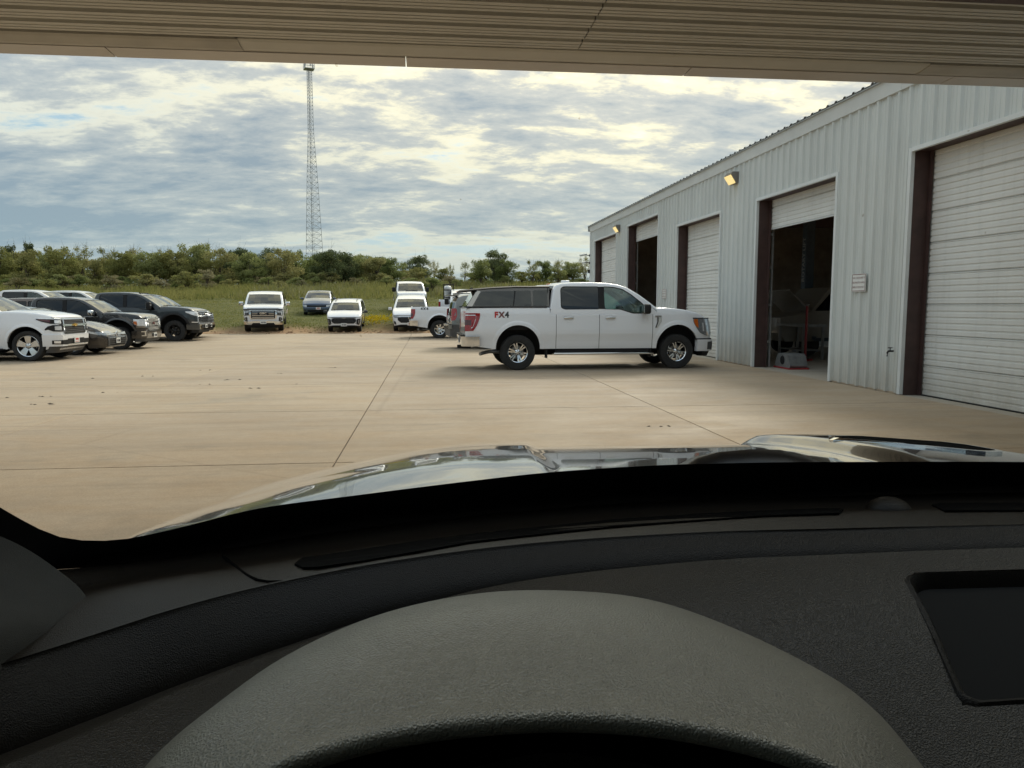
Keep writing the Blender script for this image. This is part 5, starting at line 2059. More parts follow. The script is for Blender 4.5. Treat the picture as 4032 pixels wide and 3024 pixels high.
def plain_pickup(label, group, loc, heading, paint, L=6.1, H=2.03, Rt=.41, rim=RIM_SIX, **kw):
    sp = pickup_spec(paint, L=L, H=H, Rt=Rt, rim=rim, **kw)
    v = Vehicle('pickup_truck', label, 'pickup', group, loc, heading, sp)
    v.all()
    k, q = L / 6.19, H / 2.06
    v.handles([2.5 * k, 3.54 * k], 1.225 * q, 'black_plastic')
    v.mirrors(4.40 * k, 1.44 * q, (.15, .24, .26), 'black_plastic')
    g = shut_grille(v, .72, .80 * q, 1.18 * q)
    grille_bars(v, .70, [z * q for z in (.88, .98, 1.08)], .05, 'chrome', par=g)
    v.strip('headlight', [(.74, .86 * q, 1.16 * q), (1.1, .88 * q, 1.17 * q), (1.25, .98 * q, 1.17 * q)], 'lamp_clear', .012, True)
    v.strip('front_bumper', [(-1.28, .46, .70), (1.28, .46, .70)], 'chrome', .05, back=-.06)
    v.strip('air_dam', [(-1.1, .33, .465), (1.1, .33, .465)], 'black_plastic', .0, back=-.2)
    plate(v, .58, off=.08)
    rear_common(v, .95, 1.33)
    return v


def ped(x, y, dz=0.0):
    return float(max(terrain_z(x, y), np.interp(y, [35, 40.25], [0.0, 0.085]) if y < 40.3 else -1)) + dz


# trucks further back on the left: only roofs and cabs show
plain_pickup('white crew-cab pickup behind the black pickup, roof and side windows showing', 'vehicles parked along the left', (-21.3, 37.6, .18), 0, 'paint_white_warm', L=6.0, H=2.05)
plain_pickup('white crew-cab pickup furthest back on the left, only its cab top showing', 'vehicles parked along the left', (-21.6, 42.6, .24), 0, 'paint_white_warm', L=6.0, H=2.05)
plain_pickup('dark pickup mostly hidden behind the slate heavy-duty pickup', 'vehicles parked along the left', (-16.4, 37.3, .03), 0, 'paint_slate', L=6.1, H=2.02)


# ------------------------------------------------------------------ vehicles facing the camera on the far edge
def face_cam(sp, x, yfront, yaw=0.0):
    """nose at (x, yfront), heading -Y turned by yaw (positive: nose swings to +x)"""
    h = -math.pi / 2 + yaw
    c, s_ = math.cos(h), math.sin(h)
    ym = yfront + sp['L'] / 2
    return (x - c * sp['L'], yfront - s_ * sp['L'], 0), h


def on_slope(v, sp):
    """sit the vehicle on the rising ground: pitch it so both axles touch"""
    r = v.root
    h = r.rotation_euler.z
    c, s_ = math.cos(h), math.sin(h)
    pf = (r.location.x + c * sp['xf'], r.location.y + s_ * sp['xf'])
    pr = (r.location.x + c * sp['xr'], r.location.y + s_ * sp['xr'])
    zf, zr = float(terrain_z(*pf)), float(terrain_z(*pr))
    pitch = -math.atan2(zf - zr, sp['xf'] - sp['xr'])
    r.rotation_euler = Matrix.Rotation(h, 3, 'Z').to_4x4().to_3x3().__matmul__(Matrix.Rotation(pitch, 3, 'Y')).to_euler()
    r.location.z = zf - (zf - zr) / (sp['xf'] - sp['xr']) * sp['xf'] - .015


def facing(name, label, cat, group, sp, x, yf, yaw):
    loc, h = face_cam(sp, x, yf, yaw)
    v = Vehicle(name, label, cat, group, loc, h, sp)
    on_slope(v, sp)
    v.all()
    return v


GF = 'vehicles facing the lot along its far edge'


def sierra():
    sp = pickup_spec('paint_white', L=5.9, H=1.96, hw=1.03, Rt=.405, rim=RIM_SIX, wsmat='glass_mid', top=sx(TOP_BOX, 0.95315, 0.95146), nose=NOSE_BOX)
    v = facing('pickup_truck', 'white pickup facing the lot, leftmost on the far edge, tall chrome grille', 'pickup', GF, sp, -8.55, 40.75, R(8.5))
    v.mirrors(4.2, 1.38, (.14, .24, .22), 'chrome', lamp=False)
    v.strip('hood_shield', [(-.78, 1.185, 1.245), (.78, 1.185, 1.245)], 'decal_black', .05)
    v.strip('hood_shield', [(.78, 1.16, 1.235), (1.05, 1.14, 1.19)], 'decal_black', .05, True)
    v.strip('grille_surround', [(-.68, .76, 1.155), (-.63, .69, 1.165), (.63, .69, 1.165), (.68, .76, 1.155)], 'chrome', .022)
    g = shut_grille(v, .60, .725, 1.13, 'black_plastic', .03)
    grille_bars(v, .55, (.785, .875, .965, 1.065), .026, 'chrome', par=g, off=.04)
    v.strip('emblem_panel', [(-.27, .93, 1.06), (.27, .93, 1.06)], 'black_plastic', .046)
    front_letters(v, 'GMC', .15, .99, .055, 'alloy', bold=.006, depth=.006, spacing=1.1)
    v.strip('headlight', [(.68, .88, 1.12), (.98, .86, 1.11), (1.12, .92, 1.09)], 'lamp_clear', .014, True)
    v.strip('lamp_backing', [(.70, .90, 1.03), (.90, .90, 1.03)], 'decal_black', .017, True)
    v.strip('lamp_blade', [(.74, 1.04, 1.08), (.96, 1.03, 1.07)], 'lamp_bright', .02, True)
    v.strip('lamp_blade', [(.90, .90, 1.03), (.96, .90, 1.03)], 'lamp_bright', .02, True)
    v.strip('front_bumper', [(-1.3, .40, .58), (-.62, .40, .58), (-.55, .50, .60), (.55, .50, .60), (.62, .40, .58), (1.3, .40, .58)], 'chrome', .06, back=-.06)
    v.strip('bumper_intake', [(-.62, .34, .44), (-.5, .34, .51), (.5, .34, .51), (.62, .34, .44)], 'black_plastic', .05)
    v.strip('fog_lamp_bezel', [(.80, .60, .80), (.96, .60, .76), (1.02, .64, .70)], 'black_plastic', .02, True)
    v.strip('fog_lamp', [(.86, .64, .74), (.92, .64, .74)], 'lamp_clear', .026, True)
    v.strip('air_dam', [(-.9, .24, .38), (.9, .24, .38)], 'black_plastic', .0, back=-.2)
    hood_gap(v, 1.175)
    plate(v, .53, off=.09)
    rear_common(v, .95, 1.3)


def trax():
    sp = suv_spec('paint_white', L=4.53, H=1.58, hw=.91, Rt=.345, rr=.235, rim=RIM_FIVE, wt=.225, tum=.30, wsmat='glass_mid', crown=.025, top=sx([(0, 1.12), (.10, 1.17), (.12, 1.15), (4.18, 1.15), (4.185, 1.32), (4.35, 1.335), (4.8, 1.285), (5.2, 1.20), (5.48, 1.115), (5.6, 1.05), (5.665, .99), (5.69, .90)], 0.79613, 0.83158))
    v = facing('crossover', 'small white crossover with a wide black grille, right of the leftmost pickup', 'crossover', GF, sp, -4.45, 40.7, R(1.5))
    k, q = 4.53 / 5.69, 1.58 / 1.9
    v.mirrors(3.95 * k, 1.03, (.13, .2, .15), 'decal_black')
    v.strip('brow', [(-.62, .785, .815), (.62, .785, .815)], 'decal_black', .014)
    v.strip('brow_lamp', [(.62, .79, .82), (1.02, .82, .855)], 'lamp_bright', .014, True)
    g = v.strip('grille', [(-.64, .62, .74), (-.52, .51, .775), (.52, .51, .775), (.64, .62, .74)], 'black_plastic', .014)[0]
    grille_mesh(v, .5, .54, .75, 'trim_grey', 14, 4, .02, g)
    front_bowtie(v, .80, .22, .03, 'steel_grey')
    v.strip('headlight', [(.66, .56, .72), (.72, .46, .76), (.86, .44, .76), (.94, .58, .72)], 'black_plastic', .010, True)
    v.strip('headlight_lens', [(.76, .52, .70), (.82, .52, .70)], 'lamp_clear', .015, True)
    v.strip('fang', [(.50, .60, .625), (.62, .52, .545), (.72, .46, .48)], 'trim_grey', .014, True, nz=1)
    v.strip('lower_trim', [(-.95, .27, .36), (-.6, .30, .42), (.6, .30, .42), (.95, .27, .36)], 'black_plastic', .016)
    hood_gap(v, 0.83)
    plate(v, .455)
    for sg in (-1, 1):
        MB().tube([(.9, sg * .52, 1.56), (1.0, sg * .53, 1.60), (2.4, sg * .56, 1.60), (2.55, sg * .56, 1.55)], .018).build('roof_rail', 'alloy_dark', v.root, smooth=40)
    rear_common(v, .7, 1.0, bumper=None)


def highlander():
    sp = suv_spec('paint_white', L=4.95, H=1.73, hw=.965, Rt=.37, rr=.255, rim=RIM_TEN, wt=.235, tum=.28, wsmat='glass_mid', crown=.025, top=sx([(0, 1.12), (.10, 1.17), (.12, 1.15), (4.18, 1.15), (4.185, 1.32), (4.35, 1.335), (4.8, 1.285), (5.2, 1.20), (5.48, 1.115), (5.6, 1.05), (5.665, .99), (5.69, .90)], 0.86995, 0.91053))
    v = facing('suv', 'white family SUV facing the lot, behind the tail of the white pickup', 'suv', GF, sp, -1.0, 40.7, R(0))
    v.mirrors(3.42, 1.13, (.13, .21, .16), 'paint_white')
    g = v.strip('grille', [(-.66, .66, .78), (-.5, .52, .82), (.5, .52, .82), (.66, .66, .78)], 'black_plastic', .014)[0]
    grille_mesh(v, .48, .55, .79, 'trim_grey', 12, 4, .02, g)
    v.strip('grille_frame', [(-.52, .82, .845), (.52, .82, .845)], 'chrome', .018)
    x = v.front(0, .78, .03)[0]
    MB().lathe([(.095, 0), (.095, .012), (.07, .016), (.07, 0)], 16, 'X', (x, 0, .78)).build('emblem', 'chrome', v.root)
    v.strip('headlight', [(.55, .76, .83), (.85, .78, .91), (1.05, .88, .95)], 'lamp_clear', .012, True)
    v.strip('fog_lamp_bezel', [(.78, .42, .58), (.92, .46, .60)], 'black_plastic', .012, True)
    v.strip('lower_trim', [(-.95, .26, .34), (-.55, .28, .42), (.55, .28, .42), (.95, .26, .34)], 'black_plastic', .016)
    hood_gap(v, 0.9)
    plate(v, .46, red=True)
    rear_common(v, .75, 1.05, bumper=None)


def charger():
    sp = sedan_spec('paint_blue', L=5.04, H=1.49, hw=.95, Rt=.35, wsmat='glass_mid')
    v = facing('sedan', 'metallic blue sedan on the grass behind the small white crossover', 'sedan', GF, sp, -7.35, 51.3, R(3.5))
    v.mirrors(3.3, 1.02, (.12, .22, .14), 'paint_blue')
    v.strip('grille', [(-.62, .56, .67), (.62, .56, .67)], 'black_plastic', .014)
    v.strip('headlight', [(.62, .58, .68), (.9, .60, .70), (1.05, .64, .71)], 'lamp_clear', .012, True)
    v.strip('lower_intake', [(-.6, .26, .38), (.6, .26, .38)], 'black_plastic', .014)
    v.strip('fog_lamp_bezel', [(.7, .30, .40), (.95, .33, .41)], 'decal_black', .012, True)
    hood_gap(v, 0.715)
    plate(v, .47, red=True, y=0.12)
    MB().rbox((1.9, 0, 1.50), (.16, .04, .05), .015).build('antenna_fin', 'paint_blue', v.root)
    rear_common(v, .7, .95, bumper=None)


def white_hd():
    sp = pickup_spec('paint_white', L=6.35, H=2.04, hw=1.05, Rt=.43, wsmat='glass_mid', top=sx(TOP_BOX, 1.02585, 0.99029), nose=NOSE_BOX)
    v = facing('pickup_truck', 'white heavy-duty pickup up on the grass with a hood scoop and gold emblem', 'pickup', GF, sp, -1.15, 53.2, R(5))
    v.mirrors(4.5, 1.52, (.16, .24, .32), 'black_plastic')
    g = shut_grille(v, .74, .80, 1.20, 'black_plastic', .018)
    grille_mesh(v, .72, .84, 1.14, 'trim_grey', 12, 5, .024, g)
    v.strip('grille_frame', [(-.78, 1.18, 1.215), (.78, 1.18, 1.215)], 'decal_black', .022)
    front_bowtie(v, 1.12, .34, .045, 'gold')
    v.strip('headlight', [(.76, .84, 1.16), (1.06, .86, 1.17), (1.2, .96, 1.16)], 'decal_black', .014, True)
    v.strip('lamp_blade', [(.80, 1.09, 1.14), (1.08, 1.10, 1.15)], 'lamp_bright', .02, True)
    v.strip('lamp_blade', [(.90, .88, .95), (1.04, .88, .95)], 'lamp_clear', .02, True)
    v.strip('front_bumper', [(-1.3, .52, .76), (1.3, .52, .76)], 'paint_white', .05, back=-.06)
    v.strip('bumper_intake', [(-.6, .56, .68), (.6, .56, .68)], 'black_plastic', .058)
    v.strip('air_dam', [(-1.1, .36, .53), (1.1, .36, .53)], 'black_plastic', .0, back=-.2)
    MB().rbox((5.52, 0, 1.475), (.16, .8, .045), .015).build('hood_scoop', 'decal_black', v.root)
    MB().rbox((4.30, -.05, 1.70), (.02, .16, .20), .004).build('window_notice', 'orange_paper', v.root)
    rear_common(v, 1.0, 1.35)


sierra()
trax()
highlander()
charger()
white_hd()


# ------------------------------------------------------------------ tail-to-camera side vehicles by the bays
def tail_pickup():
    sp = pickup_spec('paint_white', L=6.35, H=2.06, hw=1.03, Rt=.425, rr=.255, rim=RIM_EIGHT)
    v = Vehicle('pickup_truck', 'white pickup tail with a four-by-four decal, right of the white family SUV', 'pickup', None, (.44 - sp['xr'], 35.6 + 1.03 - .19, 0.0), R(1.5), sp)
    v.all()
    v.build_arch_lips(wid=.07, proud=.03)
    k = 6.35 / 6.19
    v.handles([2.5 * k, 3.54 * k], 1.225, 'black_plastic')
    v.mirrors(4.4 * k, 1.5, (.15, .24, .3), 'black_plastic')
    v.strip('tail_light', [(.86, .92, 1.36), (1.06, .92, 1.36), (1.13, 1.05, 1.36), (1.16, 1.2, 1.36)], 'red_lens', .010, True, True)
    v.strip('lamp_band', [(.90, 1.02, 1.16), (1.06, 1.02, 1.16)], 'dark_red_lens', .014, True, True)
    v.strip('rear_bumper', [(-1.28, .60, .84), (1.28, .60, .84)], 'chrome', .09, False, True, back=-.05)
    MB().bbox((-.12, -.07, .46), (.3, .07, .58)).build('tow_hitch', 'black_plastic', v.root)
    MB().tube([(1.0, -.5, .42), (.5, -.55, .42), (.32, -.75, .42)], .05, 10).build('exhaust_pipe', 'steel_grey', v.root, smooth=40)
    for sg in (-1, 1):
        xd = (1, 0, 0) if sg < 0 else (-1, 0, 0)
        text('4X4', .19, 'decal_black', v.root, frame_mtx((.62, sg * (v.side_y(.62, 1.36) + .006), 1.365), xd, (0, 0, 1)), bold=.006, depth=.001, spacing=1.15)
    shut_grille(v, .72, .80, 1.18)
    v.strip('front_bumper', [(-1.28, .46, .70), (1.28, .46, .70)], 'chrome', .05, back=-.06)
    v.strip('headlight', [(.74, .86, 1.16), (1.1, .88, 1.17), (1.25, .98, 1.17)], 'lamp_clear', .012, True)


def grey_suv():
    sp = suv_spec('paint_grey', L=5.3, H=1.93, hw=1.02, Rt=.40, rr=.27, rim=RIM_SIX)
    v = Vehicle('suv', 'grey SUV seen by its tail between the two white pickups', 'suv', None, (.70, 26.6 + 1.02 - .19, 0.0), R(4), sp)
    v.all()
    v.mirrors(3.7, 1.27, (.14, .23, .18), 'paint_grey')
    v.strip('tail_light', [(.84, 1.0, 1.40), (1.0, 1.0, 1.42), (1.08, 1.02, 1.42), (1.14, 1.15, 1.38)], 'red_lens', .012, True, True)
    v.strip('rear_bumper', [(-1.22, .44, .86), (1.22, .44, .86)], 'trim_grey', .06, False, True, back=-.06)
    v.strip('bumper_step', [(-1.0, .72, .86), (1.0, .72, .86)], 'paint_grey', .11, False, True, back=-.02)
    hood_gap(v, 1.225)
    plate(v, 1.0, True, off=.02)
    MB().rbox((.10, 0, 1.86), (.36, 1.35, .05), .02).build('roof_spoiler', 'paint_black', v.root)
    v.strip('front_bumper', [(-1.2, .36, .66), (1.2, .36, .66)], 'paint_grey', .04, back=-.06)
    shut_grille(v, .6, .75, 1.08)
    v.strip('headlight', [(.66, .9, 1.1), (1.1, .92, 1.12)], 'lamp_clear', .012, True)


tail_pickup()
grey_suv()


def service_trucks():
    grp = 'work trucks parked behind the bays'
    # facing truck with roof markers
    sp = pickup_spec('paint_white', L=6.3, H=2.06, hw=1.03, Rt=.42, wsmat='glass_mid')
    v = facing('pickup_truck', 'white work truck facing the lot with orange roof markers, behind the grey SUV', 'pickup', grp, sp, 2.15, 42.0, R(0))
    v.mirrors(4.5, 1.5, (.15, .24, .34), 'black_plastic')
    shut_grille(v, .72, .80, 1.18)
    v.strip('headlight', [(.74, .86, 1.16), (1.1, .88, 1.17), (1.25, .98, 1.17)], 'lamp_clear', .012, True)
    v.strip('front_bumper', [(-1.28, .46, .70), (1.28, .46, .70)], 'chrome', .05, back=-.06)
    for y in (-.55, -.28, 0, .28, .55):
        MB().rbox((3.93, y, 2.03), (.07, .09, .03), .01).build('roof_marker', 'amber_lens', v.root)
    plate(v, .58)

    def rack(parent, x, z0, w=1.5, h=.75):
        mb = MB()
        for y in (-w / 2, w / 2):
            mb.bbox((x - .04, y - .04, z0), (x + .04, y + .04, z0 + h))
        for z in (z0 + .05, z0 + h * .55, z0 + h - .05):
            mb.bbox((x - .03, -w / 2, z - .035), (x + .03, w / 2, z + .035))
        for y in (-w / 4, 0, w / 4):
            mb.bbox((x - .015, y - .02, z0), (x + .015, y + .02, z0 + h))
        mb.build('headache_rack', 'black_plastic', parent)

    mb = MB()
    for y in (-1.28, -.72):
        mb.bbox((2.55, y - .03, 1.3), (2.61, y + .03, 2.36))
    for z in (1.6, 2.02, 2.33):
        mb.bbox((2.56, -1.28, z - .03), (2.60, -.72, z + .03))
    mb.build('bed_rack', 'black_plastic', v.root)
    for sg in (-1, 1):
        MB().rbox((1.15, sg * 1.08, 1.0), (2.1, .3, .8), .03).build('service_body', 'paint_white', v.root)
    t = empty('water_tank', (0, 0, 0))
    w = v.root.matrix_basis @ Vector((2.25, -1.05, 1.40))
    t.location = w
    tag(t, 'white upright water tank in the bed of a work truck', 'tank')
    MB().lathe([(0, 0), (.20, 0), (.215, .02), (.215, .66), (.24, .67), (.24, .72), (.20, .80), (.14, .84), (0, .85)], 24, 'Z').build('drum', 'plate_white', t, smooth=40)
    MB().lathe([(0, .85), (.09, .85), (.09, .89), (0, .90)], 16, 'Z').build('lid', 'dull_letter', t, smooth=40)
    v2 = plain_pickup('white work truck with amber roof bar, seen above the black topper', grp, (.55, 45.6, float(terrain_z(3.0, 46.0)) - .05), 0, 'paint_white', L=6.2, H=2.05)
    rack(v2.root, 1.95, 1.38, 1.5, .78)
    MB().rbox((3.1, 0, 2.12), (.22, .9, .09), .03).build('light_bar', 'amber_lens', v2.root)
    v3 = plain_pickup('white work truck with a black tool chest, half hidden by the white pickup cab', grp, (4.6, 49.3, float(terrain_z(7.0, 50.0)) - .05), 0, 'paint_white', L=6.2, H=2.10)
    mb = MB().rbox((1.45, 0, 1.72), (.95, 1.5, .42), .03)
    mb.build('tool_chest', 'decal_black', v3.root)
    MB().rbox((3.1, 0, 2.17), (.22, .9, .08), .03).build('light_bar', 'amber_lens', v3.root)
    mb = MB()
    for x in (.62, .9, 1.25, 1.75):
        for y in (-.7, .7):
            mb.bbox((x - .02, y - .02, 1.45), (x + .02, y + .02, 2.12 if x < 1.2 else 2.05))
    mb.bbox((.62, -.72, 1.94), (1.2, -.68, 1.97))
    mb.build('side_rails', 'black_plastic', v3.root)


service_trucks()

# ------------------------------------------------------------------ vegetation
def leaf_material(name, lo, mid, hi, trans=0.25):
    m, nt, b = new_mat(name)
    nt.nodes.remove(b)
    out = nt.nodes['Material Output']
    oi = nd(nt, 'ShaderNodeObjectInfo')
    g = nd(nt, 'ShaderNodeNewGeometry')
    n = noise_node(nt, g.outputs['Position'], 0.55, 4, 0.6)
    n2 = noise_node(nt, g.outputs['Position'], 6.0, 2, 0.6)
    ad = nd(nt, 'ShaderNodeMath', operation='MULTIPLY_ADD')
    nt.links.new(oi.outputs['Random'], ad.inputs[0])
    ad.inputs[1].default_value = 0.35
    nt.links.new(n, ad.inputs[2])
    a2 = nd(nt, 'ShaderNodeMath', operation='MULTIPLY_ADD')
    nt.links.new(n2, a2.inputs[0])
    a2.inputs[1].default_value = 0.4
    nt.links.new(ad.outputs[0], a2.inputs[2])
    c = ramp_node(nt, a2.outputs[0], [(0.50, lo), (0.85, mid), (1.15, hi)])
    c = ramp_node(nt, a2.outputs[0], [(0.45, lo), (0.80, mid), (1.0, hi)])
    df = nd(nt, 'ShaderNodeBsdfDiffuse')
    nt.links.new(c, df.inputs[0])
    tl = nd(nt, 'ShaderNodeBsdfTranslucent')
    nt.links.new(c, tl.inputs[0])
    mx = nd(nt, 'ShaderNodeMixShader')
    mx.inputs[0].default_value = trans
    nt.links.new(df.outputs[0], mx.inputs[1])
    nt.links.new(tl.outputs[0], mx.inputs[2])
    nt.links.new(mx.outputs[0], out.inputs[0])


leaf_material('leaf_olive', (0.155, 0.165, 0.058), (0.25, 0.255, 0.092), (0.35, 0.33, 0.15), 0.5)
leaf_material('leaf_green', (0.125, 0.155, 0.056), (0.205, 0.24, 0.09), (0.3, 0.32, 0.135), 0.5)
leaf_material('leaf_dark', (0.075, 0.098, 0.048), (0.125, 0.152, 0.072), (0.18, 0.205, 0.1), 0.5)
leaf_material('leaf_dry', (0.13, 0.12, 0.055), (0.22, 0.20, 0.10), (0.33, 0.30, 0.18), 0.4)
leaf_material('grass_blade', (0.085, 0.105, 0.03), (0.165, 0.185, 0.055), (0.29, 0.275, 0.1), 0.4)
leaf_material('weed_pale', (0.12, 0.12, 0.05), (0.20, 0.20, 0.095), (0.36, 0.34, 0.22), 0.35)
leaf_material('flower_yellow', (0.45, 0.33, 0.02), (0.55, 0.42, 0.03), (0.65, 0.52, 0.05), 0.2)
basic('bark', (0.09, 0.07, 0.05), 0.9, 0, 0.3, 8, bump=0.6, bscale=20)
basic('tower_steel', (0.36, 0.38, 0.40), 0.5, 0.5, 0.1, 2)


def leaf_mesh(name, pts, nrm, size, mat, asp=0.55, seed=0):
    """a quad leaf / leaf tuft at each point"""
    r = np.random.default_rng(seed)
    n = len(pts)
    ax = r.normal(size=(n, 3))
    d1 = nrm + ax * 0.9
    d1 /= np.linalg.norm(d1, axis=1)[:, None]
    t = r.normal(size=(n, 3))
    u = np.cross(d1, t)
    u /= np.linalg.norm(u, axis=1)[:, None] + 1e-9
    v = np.cross(d1, u)
    sz = size * r.uniform(.6, 1.4, n)[:, None]
    u *= sz
    v *= sz * asp
    P = np.stack([pts - u, pts - v * .9, pts + u, pts + v], 1).reshape(-1, 3)
    me = bpy.data.meshes.new(name)
    me.vertices.add(n * 4)
    me.vertices.foreach_set('co', P.ravel())
    me.loops.add(n * 4)
    me.loops.foreach_set('vertex_index', np.arange(n * 4))
    me.polygons.add(n)
    me.polygons.foreach_set('loop_start', np.arange(0, n * 4, 4))
    me.materials.append(M[mat])
    me.update()
    me.validate()
    return me


def crown_points(blobs, n, r, shell=0.55):
    w = np.array([b[3] * b[4] * b[5] for b in blobs]) ** .75
    w /= w.sum()
    k = r.choice(len(blobs), n, p=w)
    B = np.array(blobs)[k]
    d = r.normal(size=(n, 3))
    d /= np.linalg.norm(d, axis=1)[:, None]
    rad = shell + (1 - shell) * r.random(n) ** .6
    rad *= 1 + .22 * np.sin(d[:, 0] * 7 + B[:, 0] * 3) * np.cos(d[:, 2] * 6 + B[:, 1])
    p = B[:, :3] + d * rad[:, None] * B[:, 3:6]
    return p, d


def make_tree(h, wid, seed, n=3600, leaf=.13, mat='leaf_olive', lift=.18, airy=0.0, nb=16):
    r = np.random.default_rng(seed)
    blobs = []
    for i in range(nb):
        a = r.uniform(0, 2 * math.pi)
        q = r.uniform(.0, 1) ** .6
        z = h * r.uniform(lift + .06, .86)
        f = 1 - .75 * abs((z / h - .45)) ** 1.3
        x, y = math.cos(a) * wid * .34 * q * f, math.sin(a) * wid * .34 * q * f
        s = r.uniform(.55, 1.05)
        blobs.append((x, y, z, wid * .19 * s, wid * .19 * s, h * .135 * s))
    for i in range(5):
        blobs.append((r.uniform(-.2, .2) * wid, r.uniform(-.2, .2) * wid, h * r.uniform(.84, .95), wid * .09, wid * .09, h * .09))
    p, d = crown_points(blobs, n, r, .45 - airy * .2)
    p[:, 2] = np.maximum(p[:, 2], h * lift * .5)
    crown = leaf_mesh('crown', p, d, leaf, mat, seed=seed)
    mb = MB()
    top = (r.uniform(-.2, .2), r.uniform(-.2, .2), h * .5)
    mb.tube([(0, 0, -.3), (r.uniform(-.1, .1), 0, h * .2), top], [.16, .12, .07], 7)
    for b in blobs[::2]:
        mid = (b[0] * .4 + top[0] * .3, b[1] * .4 + top[1] * .3, (h * .25 + b[2]) * .5)
        mb.tube([(0, 0, h * .18), mid, b[:3]], [.07, .045, .015], 5)
        for k in range(2):
            e = (b[0] + r.normal() * b[3], b[1] + r.normal() * b[4], b[2] + abs(r.normal()) * b[5] * 1.5)
            mb.tube([b[:3], e], [.016, .006], 4)
    if airy > .5:
        for k in range(40):
            b = blobs[r.integers(len(blobs))]
            e = (b[0] + r.normal() * b[3] * .8, b[1] + r.normal() * b[4] * .8, min(b[2] + abs(r.normal()) * h * .22, h * 1.08))
            mb.tube([b[:3], e], [.014, .004], 4)
    trunk = mb.mesh('trunk', 'bark')
    return trunk, crown


def place_tree(kind, x, y, sc, label, name='tree', grp='trees behind the field', zs=1.0, cat='tree'):
    trunk, crown = kind
    z = float(terrain_z(x, y))
    t = empty(name, (x, y, z), random.uniform(0, 6.28))
    t.scale = (sc, sc, sc * zs)
    tag(t, label, cat, grp)
    link('trunk', trunk, t)
    link('crown', crown, t)
    return t


def img_x(px, d):
    """world x seen at photo column px (2212 wide) for ground distance y=d"""
    a = math.atan((px - 1106) / 1646.0) + R(CAM_YAW)
    return math.tan(a) * d


